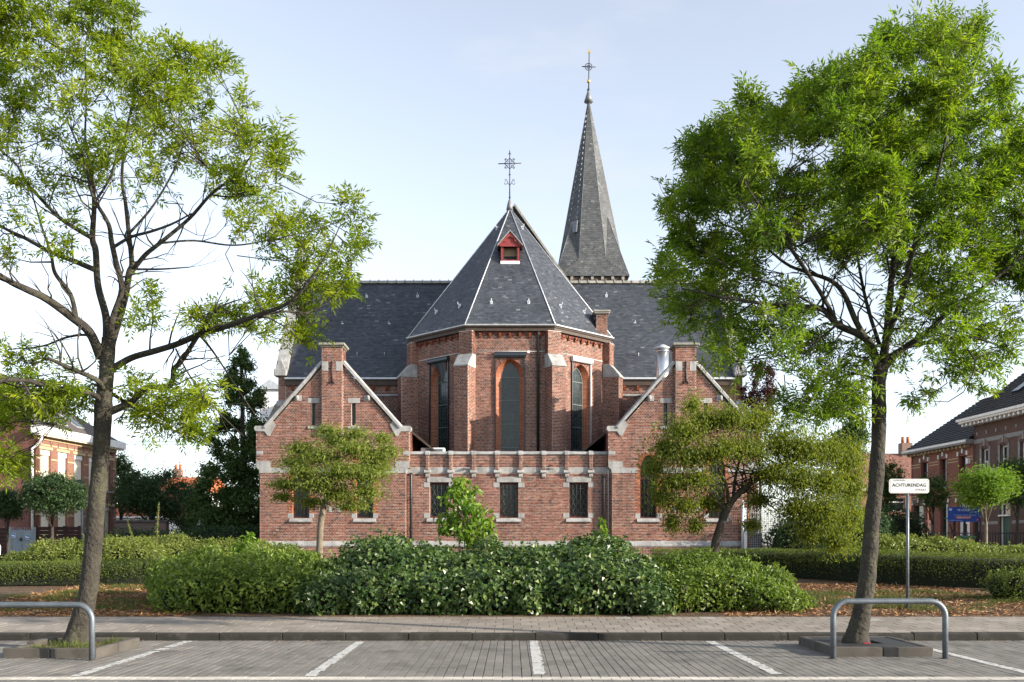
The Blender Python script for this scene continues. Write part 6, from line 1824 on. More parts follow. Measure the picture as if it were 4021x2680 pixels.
btree('broadleaf_tree', 'wide dark broadleaf tree left of the tall columnar tree', 600, 1950, 150, 110, 52, 'dark_leaf', 17000, 82, trunk_r=.16)
btree('broadleaf_tree', 'dark rounded tree overlapping the end of the white-shuttered brick house', 475, 1890, 60, 130, 58, 'mid_leaf', 7000, 83, trunk_r=.12)
btree('broadleaf_tree', 'dark bushy tree at the foot of the columnar tree', 760, 2010, 80, 100, 55, 'dark_leaf', 9000, 84, trunk_r=.12)
btree('globe_tree', 'clipped globe tree with dense dark crown before the brown fence', 205, 1940, 135, 75, 40, 'dark_leaf', 16000, 85, L=.12, W=.05, trunk_r=.075, nb=60)
btree('globe_tree', 'narrow dark globe tree by the grey metal gate', 30, 1985, 70, 60, 41, 'dark_leaf', 7000, 86, L=.12, W=.05, trunk_r=.06)
btree('robinia', 'bright green mop-headed tree on a thin trunk before the brown house', 3872, 1912, 122, 76, 42, 'robinia_leaf', 17000, 87, L=.12, W=.05, trunk_r=.08, nb=60, bark='bark_pale')
btree('rowan', 'thin sparse dark tree before the red house', 3665, 1935, 62, 70, 50, 'mid_leaf', 2600, 88, L=.15, W=.06, trunk_r=.06)
btree('street_tree', 'dark leafy tree shading the brown house door', 3995, 1880, 90, 110, 46.5, 'mid_leaf', 8000, 89, L=.15, W=.06, trunk_r=.08)
btree('broadleaf_tree', 'green tree showing between the ash trunk and the small distant house', 3480, 1890, 70, 90, 60, 'mid_leaf', 6000, 90, trunk_r=.12)
btree('chestnut_tree', 'mid green tree rising behind the drooping olive tree', 3330, 1740, 90, 90, 44, 'mid_leaf', 7000, 91, trunk_r=.12)
btree('copper_beech', 'slender purple-leaved tree beside the church transept', 2985, 1540, 80, 125, 46, 'purple_leaf', 5200, 92, L=.13, W=.07, trunk_r=.08, shell=(.3, 1.2), k=(.18, .32))

# ------------------------------------------------------------------ bed floor: mulch, grass tufts
rng = np.random.default_rng(12)
n = 40000
xx = np.concatenate([rng.uniform(X(2780, 20), X(4150, 20), n // 2), rng.uniform(X(-150, 20), X(850, 20), n // 2)])
yy = np.concatenate([rng.uniform(17.97, 26.5, n // 2) , rng.uniform(17.97, 26.2, n // 2)])
zz = np.array([gz(y) for y in yy]) + rng.uniform(.0, .025, n)
P = np.stack([xx, yy, zz], 1)
d = unit(rng.normal(0, 1, (n, 3)) * np.array([1, 1, .25])); nn = unit(np.array([0, 0, 1.0]) + rng.normal(0, .45, (n, 3)))
mu = link('mulch', leaves_mesh('mulch', P, d, nn, rng.uniform(.04, .14, n), rng.uniform(.012, .035, n), rng.random(n), fold=.1), MT['mulch']); tag(mu, 'brown bark mulch scattered over the planting bed', 'mulch', kind='stuff')
n = 24000
ctr = np.concatenate([np.stack([rng.uniform(X(3050, 21), X(4100, 21), 90), rng.uniform(18.8, 23.5, 90)], 1), np.stack([rng.uniform(X(-100, 21), X(700, 21), 70), rng.uniform(18.8, 26, 70)], 1)])
c = ctr[rng.integers(len(ctr), size=n)] + rng.normal(0, .16, (n, 2))
keep = c[:, 1] > 18.1; c = c[keep]; n = len(c)
P = np.concatenate([c, np.array([gz(y) for y in c[:, 1]])[:, None]], 1)
d = unit(rng.normal(0, .55, (n, 3)) + np.array([0, 0, 1.0])); nn = rand_dirs(rng, n)
gr = link('grass', leaves_mesh('grass', P, d, nn, rng.uniform(.04, .13, n), .008, rng.random(n), fold=.1), MT['grass']); tag(gr, 'thin grass tufts growing through the mulch', 'grass', kind='stuff')
# ------------------------------------------------------------------ houses
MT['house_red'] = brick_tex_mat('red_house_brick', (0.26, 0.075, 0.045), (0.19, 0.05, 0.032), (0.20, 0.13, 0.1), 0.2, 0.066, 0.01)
MT['house_gable'] = brick_tex_mat('shaded_gable_and_arch_brick', (0.12, 0.04, 0.032), (0.19, 0.055, 0.038), (0.15, 0.1, 0.085), 0.2, 0.066, 0.01)  # gable's shade is put into the brick colour; arch heads reuse it
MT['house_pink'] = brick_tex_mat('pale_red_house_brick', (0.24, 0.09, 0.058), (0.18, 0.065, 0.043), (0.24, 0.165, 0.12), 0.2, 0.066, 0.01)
MT['house_brown'] = brick_tex_mat('brown_house_brick', (0.1, 0.05, 0.04), (0.07, 0.036, 0.03), (0.12, 0.09, 0.075), 0.2, 0.066, 0.01)
MT['roof_tile'] = mat('dark_roof_tile', (0.03, 0.033, 0.038), 0.6, 0.35, noise=(4, 0.3), bump=(6, 0.5, 0.03))
MT['roof_tile_moss'] = mat('mossy_roof_tile', (0.04, 0.041, 0.042), 0.75, 0.3, noise=(4, 0.3), bump=(6, 0.6, 0.03), tint2=((0.2, 0.2, 0.17), 9, 0.66, 0.74))
MT['roof_brown'] = mat('brown_roof_slate', (0.085, 0.072, 0.066), 0.7, 0.3, noise=(3, 0.3), bump=(5, 0.5, 0.03))
MT['roof_orange'] = mat('orange_roof_tile', (0.42, 0.12, 0.05), 0.75, noise=(5, 0.3), bump=(8, 0.7, 0.04))
MT['roof_red'] = mat('faded_red_roof_tile', (0.2, 0.1, 0.075), 0.8, noise=(5, 0.35), bump=(8, 0.7, 0.04))
MT['band_cream'] = mat('cream_brick_band', (0.42, 0.33, 0.2), 0.8, noise=(6, 0.2))
MT['band_grey'] = mat('grey_stone_band', (0.24, 0.24, 0.24), 0.75, noise=(4, 0.2))
MT['green_door'] = mat('green_door_paint', (0.03, 0.085, 0.07), 0.5)
MT['brown_fence'] = mat('brown_concrete_fence', (0.035, 0.018, 0.016), 0.8, noise=(4, 0.3))
MT['gate_grey'] = mat('grey_gate_paint', (0.21, 0.26, 0.3), 0.5, noise=(3, 0.1))

class Facade:
    def __init__(s, A, B, street):
        s.A = Vector((A[0], A[1], 0)); s.L = (Vector((B[0], B[1], 0)) - s.A).length
        s.U = (Vector((B[0], B[1], 0)) - s.A).normalized()
        s.N = Vector((s.U.y, -s.U.x, 0))
        if s.N.dot(Vector((street[0], street[1], 0))) < 0: s.N = -s.N
    def t(s, px):
        k = (px - CX) / F
        return (k * s.A.y - s.A.x) / (s.U.x - k * s.U.y)
    def box(s, name, mt, parent, u0, u1, n0, n1, z0, z1, bevel=0):
        return MB().obox(s.A, s.U, s.N, u0, u1, n0, n1, z0, z1).build(name, MT[mt], parent, bevel=bevel)

def sash(fc, parent, u0, u1, z0, z1, fm='white', rec=.16, fw=.06, mullion=True, trans=.68, shutter=False):
    w_ = wall_panel('window', MT[fm], parent, fc.A - fc.N * rec, fc.U, fc.N, [(u0, z0), (u1, z0), (u1, z1), (u0, z1)], [[(u0 + fw, z0 + fw), (u1 - fw, z0 + fw), (u1 - fw, z1 - fw), (u0 + fw, z1 - fw)]], .06)
    fc.box('pane', 'glass_pane', w_, u0 + fw, u1 - fw, -rec - .05, -rec - .03, z0 + fw, z1 - fw)
    if mullion: fc.box('transom', fm, w_, u0 + fw, u1 - fw, -rec - .028, -rec + .005, z0 + (z1 - z0) * trans - .035, z0 + (z1 - z0) * trans + .035)
    if shutter:
        n = int((z1 - z0) / .09)
        m = MB()
        for k in range(n):
            z = z0 + (z1 - z0) * k / n
            m.obox(fc.A, fc.U, fc.N, u0 + .02, u1 - .02, -rec + .02, -rec + .04, z + .004, z + (z1 - z0) / n)
        o = m.build('roller_slats', MT['offwhite'], w_); o['kind'] = 'stuff'
        fc.box('shutter_box', 'white', w_, u0, u1, -rec, -rec + .1, z1 - .24, z1)
    return w_

# --- house with ivory shutters
hA = Facade((-22.24, 46.5), (-21.43, 53.9), (1, 0))
zg = gz(50)
house = empty('brick_house', (-22.24, 46.5, zg), 'pale red brick house with ivory roller shutters and shade-toned gable wall', 'house')
zc = 6.55
wc = [hA.t(p) for p in (180, 247, 310, 366, 427)]
ops = []
for u in wc:
    ops.append((u - .42, u + .42, 4.35, 6.02)); ops.append((u - .42, u + .42, 1.75, 3.55))
holes = [[(a, c), (b, c), (b, d), (a, d)] for a, b, c, d in ops]
wall_panel('front_wall', MT['house_pink'], house, hA.A, hA.U, hA.N, [(0, zg - .1), (hA.L, zg - .1), (hA.L, zc + .2), (0, zc + .2)], holes, .35, uvm=True)
for (a, b, c, d) in ops:
    sash(hA, house, a, b, c, d, 'offwhite', shutter=True)
    hA.box('lintel', 'band_cream', house, a - .14, b + .14, -.05, .03, d, d + .14)
    hA.box('sill', 'band_grey', house, a - .06, b + .06, -.1, .06, c - .09, c - .001)
    if c > 4:
        cxm = (a + b) / 2
        MB().tube([fr(hA.A, hA.U, hA.N, cxm + .44 * math.cos(q * math.pi / 10), d + .16 + .42 * math.sin(q * math.pi / 10), .01) for q in range(11)], .03, 4).build('relieving_arch', MT['house_gable'], house)
for z in (4.9, 5.55, 6.2, 2.3, 2.9):
    edges_ = [0] + sorted([e for (a, b, c, d) in ops if c < z < d for e in (a - .02, b + .02)]) + [hA.L]
    for i in range(0, len(edges_) - 1, 2):
        hA.box('brick_band', 'band_cream', house, edges_[i], edges_[i + 1], 0, .004, z, z + .07)
hA.box('frieze', 'band_cream', house, 0, hA.L, 0, .04, zc - .08, zc + .08)
hA.box('cornice', 'white', house, -.35, hA.L + .3, -.05, .42, zc + .12, zc + .5, bevel=.02)
hA.box('soffit', 'offwhite', house, -.25, hA.L + .25, .041, .34, zc + .06, zc + .119)
dpt = 4.4
ridge_z = 10.2
# gable wall facing the green
gf = Facade((-22.24, 46.5), (-22.24 - hA.N.x * 2 * dpt, 46.5 - hA.N.y * 2 * dpt), (0, -1))
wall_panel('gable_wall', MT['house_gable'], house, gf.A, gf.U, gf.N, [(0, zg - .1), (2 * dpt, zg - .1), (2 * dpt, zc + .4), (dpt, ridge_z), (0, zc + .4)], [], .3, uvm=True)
e0 = hA.A + Vector((0, 0, zc + .45)) + hA.N * .3; e1 = hA.A + hA.U * hA.L + Vector((0, 0, zc + .45)) + hA.N * .3
r0 = hA.A - hA.N * dpt + Vector((0, 0, ridge_z + .1)); r1 = hA.A + hA.U * (hA.L - 3.2) - hA.N * dpt + Vector((0, 0, ridge_z + .1))
b0 = hA.A - hA.N * (2 * dpt + .3) + Vector((0, 0, zc + .45)); b1 = b0 + hA.U * hA.L
MB().add([e0 - hA.U * .15, e1 + hA.U * .2, r1, r0 - hA.U * .15, b0 - hA.U * .15, b1 + hA.U * .2], [(0, 1, 2, 3), (1, 5, 2), (5, 4, 3, 2)]).build('roof', MT['roof_brown'], house)
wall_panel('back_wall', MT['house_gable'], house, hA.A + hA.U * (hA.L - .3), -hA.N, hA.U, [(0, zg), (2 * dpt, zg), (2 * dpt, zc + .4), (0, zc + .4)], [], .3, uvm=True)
for (t_, s_) in ((.18, .22), (.42, .22), (.68, .24)):
    c = e0.lerp(e1, t_).lerp(r0.lerp(r1, t_), s_)
    up_ = (r0 - e0).normalized(); nn_ = hA.U.cross(up_).normalized()
    if nn_.z < 0: nn_ = -nn_
    MB().prism([c - hA.U * .3 - up_ * .5, c + hA.U * .3 - up_ * .5, c + hA.U * .3 + up_ * .5, c - hA.U * .3 + up_ * .5], nn_ * .08).build('skylight', MT['glass_pane'], house)
    MB().prism([c - hA.U * .36 - up_ * .56, c + hA.U * .36 - up_ * .56, c + hA.U * .36 + up_ * .56, c - hA.U * .36 + up_ * .56], nn_ * .05).build('skylight_frame', MT['zinc'], house)
pp = gf.A + gf.U * .12 + gf.N * .08
MB().tube([hA.A + hA.N * .35 + Vector((0, 0, zc + .2)), hA.A + hA.N * .25 + gf.N * .05 + Vector((0, 0, zc - .3)), pp + Vector((0, 0, zc - .55)), pp + Vector((0, 0, zg))], .06, 8).build('rain_pipe', MT['white'], house)

# --- red terraced house
hB = Facade((25.06, 62.5), (25.70, 55.5), (-1, 0))
red = empty('terraced_house', (25.4, 59, zg), 'red brick terraced house with yellow brick bands and hipped dark roof', 'house')
zc = 6.95
def zrow(py, px, fc):
    t_ = fc.t(px); D_ = fc.A.y + fc.U.y * t_
    return Z(py, D_)
up_w = [(hB.t(3617), hB.t(3643)), (hB.t(3690), hB.t(3716)), (hB.t(3766), hB.t(3794))]
gnd = [(hB.t(3588), hB.t(3626), 1.9, 3.95, 'w'), (hB.t(3637), hB.t(3654), .8, 3.9, 'd'), (hB.t(3692), hB.t(3722), 1.7, 3.95, 'w'), (hB.t(3760), hB.t(3808), .8, 3.9, 'g')]
ops = [(a, b, 4.95, 6.55, 'u') for a, b in up_w] + gnd
holes = [[(a, c), (b, c), (b, d), (a, d)] for a, b, c, d, k in ops]
wall_panel('front_wall', MT['house_red'], red, hB.A, hB.U, hB.N, [(0, zg - .1), (hB.L, zg - .1), (hB.L, zc + .25), (0, zc + .25)], holes, .35, uvm=True)
for (a, b, c, d, k) in ops:
    if k in 'uw': sash(hB, red, a, b, c, d, 'maroon_wood' if k == 'u' else 'green_door', trans=.6)
    elif k == 'd':
        dr = hB.box('door', 'white', red, a + .05, b - .05, -.2, -.14, c, c + 2.15)
        hB.box('fanlight', 'glass_pane', red, a + .05, b - .05, -.19, -.15, c + 2.2, d)
    else:
        dr = hB.box('garage_door', 'white', red, a + .04, (a + b) / 2 - .01, -.2, -.14, c, c + 2.1)
        hB.box('garage_door', 'white', red, (a + b) / 2 + .01, b - .04, -.2, -.14, c, c + 2.1)
        hB.box('fanlight', 'glass_pane', red, a + .04, b - .04, -.19, -.15, c + 2.15, d)
        for q in range(6): hB.box('fanlight_bar', 'white', red, a + .05 + (b - a - .1) * q / 5 - .02, a + .05 + (b - a - .1) * q / 5 + .02, -.149, -.12, c + 2.15, d)
    # arch head with white springers and keystone
    w_ = b - a
    pts_i = [(a - .05 + (w_ + .1) * q / 8, d + .14 * math.sin(math.pi * q / 8)) for q in range(9)]
    pts_o = [(a - .12 + (w_ + .24) * q / 8, d + .24 + .16 * math.sin(math.pi * q / 8)) for q in range(9)]
    m = MB(); v = [fr(hB.A, hB.U, hB.N, u, z, .03) for u, z in pts_i] + [fr(hB.A, hB.U, hB.N, u, z, .03) for u, z in pts_o]
    v += [fr(hB.A, hB.U, hB.N, u, z, -.05) for u, z in pts_i] + [fr(hB.A, hB.U, hB.N, u, z, -.05) for u, z in pts_o]
    fs = []
    for q in range(8):
        fs += [(q, q + 1, 9 + q + 1, 9 + q), (q, 18 + q, 18 + q + 1, q + 1), (9 + q, 9 + q + 1, 27 + q + 1, 27 + q)]
    m.add(v, fs).build('arch_head', MT['house_gable'], red)
    for u in (a - .1, (a + b) / 2, b + .1):
        hB.box('keystone', 'white', red, u - .06, u + .06, -.04, .06, d + (.02 if u != (a + b) / 2 else .16), d + .26 + (.16 if u == (a + b) / 2 else 0))
    hB.box('sill', 'band_grey', red, a - .08, b + .08, -.1, .07, c - .12, c - .001) if k in 'uw' else None
for z in (6.25, 6.42, 4.3, 4.46):
    edges_ = [0] + sorted([e for (a, b, c, d, k) in ops if c < z < d + .3 for e in (a - .13, b + .13)]) + [hB.L]
    for i in range(0, len(edges_) - 1, 2):
        hB.box('brick_band', 'band_cream', red, edges_[i], edges_[i + 1], 0, .005, z, z + .06)
hB.box('cornice', 'band_grey', red, -.35, hB.L, -.05, .42, zc + .18, zc + .45, bevel=.02)
hB.box('cornice_edge', 'white', red, -.37, hB.L, .421, .45, zc + .3, zc + .42)
for q in range(16): hB.box('bracket', 'band_cream', red, q * hB.L / 16, q * hB.L / 16 + .1, .0, .3, zc + .03, zc + .179)
hB.box('plinth', 'band_grey', red, gnd[0][0], gnd[0][1], .0, .05, zg, 1.7)
dp = 4.6; rz = 10.7
e0 = hB.A + hB.N * .35 + Vector((0, 0, zc + .42)) - hB.U * .3; e1 = e0 + hB.U * (hB.L + .3)
r0 = hB.A - hB.N * dp + Vector((0, 0, rz)) + hB.U * .2; r1 = r0 + hB.U * (hB.L - .2)
bb0 = hB.A - hB.N * (2 * dp) + Vector((0, 0, zc + .42)) - hB.U * .3; bb1 = bb0 + hB.U * (hB.L + .3)
MB().add([e0, e1, r1, r0, bb0, bb1], [(0, 1, 2, 3), (0, 3, 4), (5, 4, 3, 2)]).build('roof', MT['roof_tile'], red)
# rows of roof tiles as raised battens
m = MB()
for q in range(1, 22):
    a = e0.lerp(r0, q / 22); b = e1.lerp(r1, q / 22); sl_ = (r0 - e0).normalized(); nn_ = hB.U.cross(sl_).normalized()
    if nn_.z < 0: nn_ = -nn_
    m.prism([a, a + nn_ * .05, a + sl_ * .2], b - a)
o = m.build('tile_courses', MT['roof_tile'], red); o['kind'] = 'stuff'
c = e0.lerp(e1, .82).lerp(r0.lerp(r1, .82), .25); sl_ = (r0 - e0).normalized()
MB().prism([c, c + hB.U * .5, c + hB.U * .5 + sl_ * .8, c + sl_ * .8], nn_ * .12).build('skylight', MT['zinc'], red)
wall_panel('end_wall', MT['house_red'], red, hB.A + hB.U * .0, -hB.N, -hB.U, [(0, zg), (2 * dp - .3, zg), (2 * dp - .3, zc + .4), (0, zc + .4)], [], .3, uvm=True)
MB().obox(hB.A, hB.U, hB.N, 6.55, 6.75, .0, .16, 6.05, 6.35).build('alarm_box', MT['white'], red)

# --- brown terraced house
hC = Facade((25.72, 55.45), (26.5, 43.5), (-1, 0))
brown = empty('terraced_house', (26.2, 50, zg), 'dark brown brick terraced house with grey stone bands and white sash windows', 'house')
zc = 8.0
upw = [(hC.t(a), hC.t(b)) for a, b in ((3855, 3881), (3927, 3955), (4006, 4036))]
ww_ = [(a, b, 4.9, 6.75) for a, b in upw]
dd_ = [(hC.t(3926), hC.t(3967), .8, 3.7)]
lw = [(hC.t(3830), hC.t(3850), 1.7, 3.7)]
holes = [[(a, c), (b, c), (b, d), (a, d)] for a, b, c, d in ww_ + dd_ + lw]
wall_panel('front_wall', MT['house_brown'], brown, hC.A, hC.U, hC.N, [(0, zg - .1), (hC.L, zg - .1), (hC.L, zc + .3), (0, zc + .3)], holes, .35, uvm=True)
for (a, b, c, d) in ww_:
    wn = sash(hC, brown, a, b, c, d, 'white', fw=.09, trans=.62)
    hC.box('mullion', 'white', wn, (a + b) / 2 - .035, (a + b) / 2 + .035, -.19, -.15, c + .06, c + (d - c) * .6)
    for u0, u1 in ((a - .18, a), (b, b + .18)): hC.box('stone_jamb', 'band_grey', brown, u0, u1, -.1, .02, 5.6, d + .1)
    w_ = b - a
    pts_i = [(a - .05 + (w_ + .1) * q / 8, d + .18 * math.sin(math.pi * q / 8)) for q in range(9)]
    pts_o = [(a - .2 + (w_ + .4) * q / 8, d + .2 + .26 * math.sin(math.pi * q / 8)) for q in range(9)]
    v = [fr(hC.A, hC.U, hC.N, u, z, .04) for u, z in pts_i] + [fr(hC.A, hC.U, hC.N, u, z, .04) for u, z in pts_o] + [fr(hC.A, hC.U, hC.N, u, z, -.15) for u, z in pts_i] + [fr(hC.A, hC.U, hC.N, u, z, -.05) for u, z in pts_o]
    fs = []
    for q in range(8): fs += [(q, q + 1, 9 + q + 1, 9 + q), (q, 18 + q, 18 + q + 1, q + 1), (9 + q, 9 + q + 1, 27 + q + 1, 27 + q)]
    MB().add(v, fs).build('arch_head', MT['house_gable'], brown)
    hC.box('keystone', 'band_grey', brown, (a + b) / 2 - .07, (a + b) / 2 + .07, -.05, .07, d + .14, d + .55)
for (a, b, c, d) in lw: sash(hC, brown, a, b, c, d, 'white')
for (a, b, c, d) in dd_:
    dw = wall_panel('door_frame', MT['white'], brown, hC.A - hC.N * .1, hC.U, hC.N, [(a, c), (b, c), (b, d), (a, d)], [[(a + .08, c), (b - .08, c), (b - .08, d - .08), (a + .08, d - .08)]], .1)
    hC.box('door', 'green_door', dw, a + .08, b - .08, -.2, -.15, c, c + 2.2)
    hC.box('fanlight', 'glass_pane', dw, a + .08, b - .08, -.19, -.16, c + 2.28, d - .08)
    hC.box('door_transom', 'white', dw, a - .05, b + .05, -.12, .08, c + 2.2, c + 2.28)
for z, h_ in ((7.1, .22), (5.35, .26), (3.9, .2), (2.6, .16), (1.2, .3)):
    edges_ = [0] + sorted([e for (a, b, c, d) in ww_ + dd_ + lw if c < z + .1 and z < d + .3 for e in (a - .185, b + .185)]) + [hC.L]
    for i in range(0, len(edges_) - 1, 2):
        if edges_[i + 1] > edges_[i]: hC.box('stone_band', 'band_grey', brown, edges_[i], edges_[i + 1], 0, .015, z, z + h_)
hC.box('cornice', 'white', brown, -.6, hC.L, -.05, .6, zc + .25, zc + .52, bevel=.03)
hC.box('cornice_moulding', 'white', brown, -.7, hC.L, .601, .68, zc + .38, zc + .52)
for q in range(29): hC.box('dentil', 'white', brown, -.4 + q * .42, -.4 + q * .42 + .16, .0, .5, zc + .1, zc + .249)
for q in range(12):
    u = .3 + q * .95
    hC.box('vent_stone', 'band_grey', brown, u, u + .12, -.05, .03, 7.55, 7.72)
e0 = hC.A + hC.N * .6 + Vector((0, 0, zc + .5)) - hC.U * .3; e1 = e0 + hC.U * (hC.L + .3)
r0 = hC.A - hC.N * 5.0 + Vector((0, 0, 12.6)) - hC.U * .1; r1 = r0 + hC.U * hC.L
q0 = hC.A - hC.N * 10 + Vector((0, 0, zc + .4)) - hC.U * .1; q1 = q0 + hC.U * hC.L
MB().add([e0, e1, r1, r0, q0, q1], [(0, 1, 2, 3), (0, 3, 4), (5, 4, 3, 2), (1, 5, 2)]).build('roof', MT['roof_tile_moss'], brown)
m = MB(); sl_ = (r0 - e0).normalized(); nn_ = hC.U.cross(sl_).normalized()
if nn_.z < 0: nn_ = -nn_
for q in range(1, 26):
    a = e0.lerp(r0, q / 26); b = e1.lerp(r1, q / 26)
    m.prism([a, a + nn_ * .05, a + sl_ * .2], b - a)
o = m.build('tile_courses', MT['roof_tile_moss'], brown); o['kind'] = 'stuff'
c = e0 + hC.U * 2.6 + sl_ * 1.8
MB().prism([c, c + hC.U * .7, c + hC.U * .7 + sl_ * .9, c + sl_ * .9], nn_ * .14).build('skylight', MT['glass_pane'], brown)
c = r0 + hC.U * 5.2
MB().box(c.x - .5, c.x + .5, c.y - .5, c.y + .5, 11.2, 14.0).build('chimney', MT['house_brown'], brown)
MB().box(c.x - .6, c.x + .6, c.y - .6, c.y + .6, 14.0, 14.2).build('chimney_cap', MT['band_grey'], brown)
wall_panel('end_wall', MT['house_brown'], brown, hC.A + hC.U * .01, -hC.N, -hC.U, [(0, zg), (9.8, zg), (9.8, zc + .4), (4.9, 12.4), (0, zc + .4)], [], .2, uvm=True)
wall_panel('back_wall', MT['house_brown'], brown, hC.A - hC.N * 9.8, hC.U, -hC.N, [(0, zg), (hC.L, zg), (hC.L, zc + .4), (0, zc + .4)], [], .2, uvm=True)
wall_panel('near_end_wall', MT['house_brown'], brown, hC.A + hC.U * hC.L, -hC.N, hC.U, [(0, zg), (9.8, zg), (9.8, zc + .4), (4.9, 12.4), (0, zc + .4)], [], .2, uvm=True)

# --- smaller far houses
def far_house(label, x0, x1, D, depth, z_eave, z_ridge, wall_m, roof_m, wins=(), chim=None, ridge='x'):
    h = empty('far_house', ((x0 + x1) / 2, D, zg), label, 'house')
    fc = Facade((x0, D), (x1, D), (0, -1))
    holes = [[(a, c), (b, c), (b, d), (a, d)] for a, b, c, d in wins]
    wall_panel('front_wall', MT[wall_m], h, fc.A, fc.U, fc.N, [(0, zg - .1), (x1 - x0, zg - .1), (x1 - x0, z_eave), (0, z_eave)], holes, .3, uvm=True)
    MB().box(x0, x1, D + .31, D + depth, zg, z_eave - .01).build('body', MT['white'], h)
    MB().add([(x0 - .3, D - .35, z_eave), (x1 + .3, D - .35, z_eave), (x1 + .3, D + depth / 2, z_ridge), (x0 - .3, D + depth / 2, z_ridge), (x0 - .3, D + depth + .3, z_eave), (x1 + .3, D + depth + .3, z_eave)], [(0, 1, 2, 3), (5, 4, 3, 2), (0, 3, 4), (1, 5, 2)]).build('roof', MT[roof_m], h)
    fc.box('gutter', 'white', h, -.3, x1 - x0 + .3, .3, .42, z_eave - .1, z_eave + .02)
    for a, b, c, d in wins: sash(fc, h, a, b, c, d, 'white')
    if chim:
        MB().box(chim - .4, chim + .4, D + depth / 2 - .4, D + depth / 2 + .4, z_eave, z_ridge + .8).build('chimney', MT['house_red'], h)
        for q in (-.2, .2): MB().lathe((chim + q, D + depth / 2, z_ridge + .8), [(.14, 0), (.12, .5)], 8).build('chimney_pot', MT['roof_orange'], h)
    return h
far_house('small distant brick house with faded red roof and white windows', X(3380, 74), X(3640, 74), 74, 7, 5.6, 8.6, 'house_pink', 'roof_red', [(2.0, 3.3, 4.0, 5.0), (.5, 1.3, 4.0, 5.0)], X(3565, 77))
far_house('low distant house with bright orange tiled roof and white gutter', X(400, 80), X(640, 80), 80, 5, 3.75, 4.9, 'white', 'roof_orange', [(1.5, 2.5, 1.8, 3.0)])
far_house('distant house whose orange roof ridge shows above the dark trees', X(610, 95), X(800, 95), 95, 8, 6.6, 8.2, 'house_red', 'roof_orange', [], X(700, 99))
wb = empty('white_building', (X(1075, 72), 72, zg), 'plain white building glimpsed between dark pointed tree and church', 'building')
MB().box(X(1020, 72), X(1110, 72), 72, 80, zg, Z(1530, 72)).build('wall', MT['white'], wb)
MB().prism([(X(1012, 72), 71.8, Z(1530, 72)), (X(1120, 72), 71.8, Z(1530, 72)), (X(1060, 72), 71.8, Z(1490, 72))], (0, 8, 0)).build('roof', MT['zinc'], wb)

# --- garden fence, gate, lamp post
DF = 43.6
def fence(label, px0, px1, top, npan):
    x0, x1 = X(px0, DF), X(px1, DF); zt_ = Z(top, DF)
    f = empty('garden_fence', ((x0 + x1) / 2, DF, zg), label, 'fence')
    for k in range(npan):
        a, b = x0 + (x1 - x0) * k / npan, x0 + (x1 - x0) * (k + 1) / npan
        MB().box(a - .06, a + .06, DF - .06, DF + .08, zg - .1, zt_ + .03).build('fence_post', MT['brown_fence'], f)
        nb_ = 9
        for q in range(nb_):
            z0_ = zg + (zt_ - zg) * q / nb_; z1_ = zg + (zt_ - zg) * (q + 1) / nb_
            MB().box(a + .061, b - .061, DF - .02, DF + .03, z0_ + .008, z1_ - .004).build('fence_board', MT['brown_fence'], f)
    MB().box(x1 - .06, x1 + .06, DF - .06, DF + .08, zg - .1, zt_ + .03).build('fence_post', MT['brown_fence'], f)
fence('dark brown slatted concrete fence between grey gate and lamp post', 141, 312, 2069, 3)
fence('dark brown slatted fence on the far side of the grey gate', -80, 40, 2074, 2)
gt = empty('metal_gate', (X(90, DF), DF, zg), 'light grey double metal gate with two small blue notices', 'gate')
for (a, b) in ((43, 82), (83, 137)):
    x0, x1 = X(a, DF), X(b, DF)
    lf = MB().box(x0, x1, DF - .02, DF + .02, zg + .08, Z(2082, DF)).build('gate_leaf', MT['gate_grey'], gt)
    MB().box(x0, x0 + .06, DF - .05, DF - .021, zg + .08, Z(2080, DF)).build('leaf_stile', MT['gate_grey'], lf)
    MB().box(x1 - .06, x1, DF - .05, DF - .021, zg + .08, Z(2080, DF)).build('leaf_stile', MT['gate_grey'], lf)
    for q in range(6): MB().tube([(x0 + (x1 - x0) * (q + .5) / 6, DF, Z(2082, DF)), (x0 + (x1 - x0) * (q + .5) / 6, DF, Z(2072, DF))], .012, 4).build('spike', MT['gate_grey'], lf)
MB().box(X(41, DF) - .05, X(41, DF) + .05, DF - .08, DF + .08, zg - .1, Z(2070, DF)).build('gate_post', MT['gate_grey'], gt)
MB().box(X(139, DF) - .05, X(139, DF) + .05, DF - .08, DF + .08, zg - .1, Z(2070, DF)).build('gate_post', MT['gate_grey'], gt)
MB().lathe((X(86, DF), DF - .1, Z(2125, DF)), [(.02, 0), (.05, .03), (.05, .12), (.02, .15)], 8).build('handle', MT['black_metal'], gt)
MT['notice_blue'] = mat('notice_blue', (0.06, 0.2, 0.5), 0.5)
for i, (px, py) in enumerate(((55, 2104), (109, 2110))):
    x, z = X(px, DF), Z(py, DF)
    s = empty('gate_notice', (x, DF - .06, z - .1), ['blue square notice on the narrow leaf of the grey gate', 'blue square notice on the wide leaf of the grey gate'][i], 'sign')
    MB().box(x - .09, x + .09, DF - .058, DF - .0505, z - .1, z + .1).build('border', MT['white'], s)
    MB().box(x - .08, x + .08, DF - .062, DF - .0581, z - .085, z + .09).build('panel', MT['notice_blue'], s)
    MB().prism([(x - .07, DF - .0622, z - .01), (x + .07, DF - .0622, z - .05), (x + .07, DF - .0622, z - .0), (x + .03, DF - .0622, z - .0), (x - .01, DF - .0622, z + .03), (x - .07, DF - .0622, z + .03)], (0, -.003, 0)).build('pictogram', MT['white'], s)
lp = empty('lamp_post', (X(329, 42), 42, zg), 'leaning grey lamp post with dark flat lamp head', 'lamp post')
a, b = Vector((X(329, 42), 42, zg - .1)), P3(318, 1888, 42)
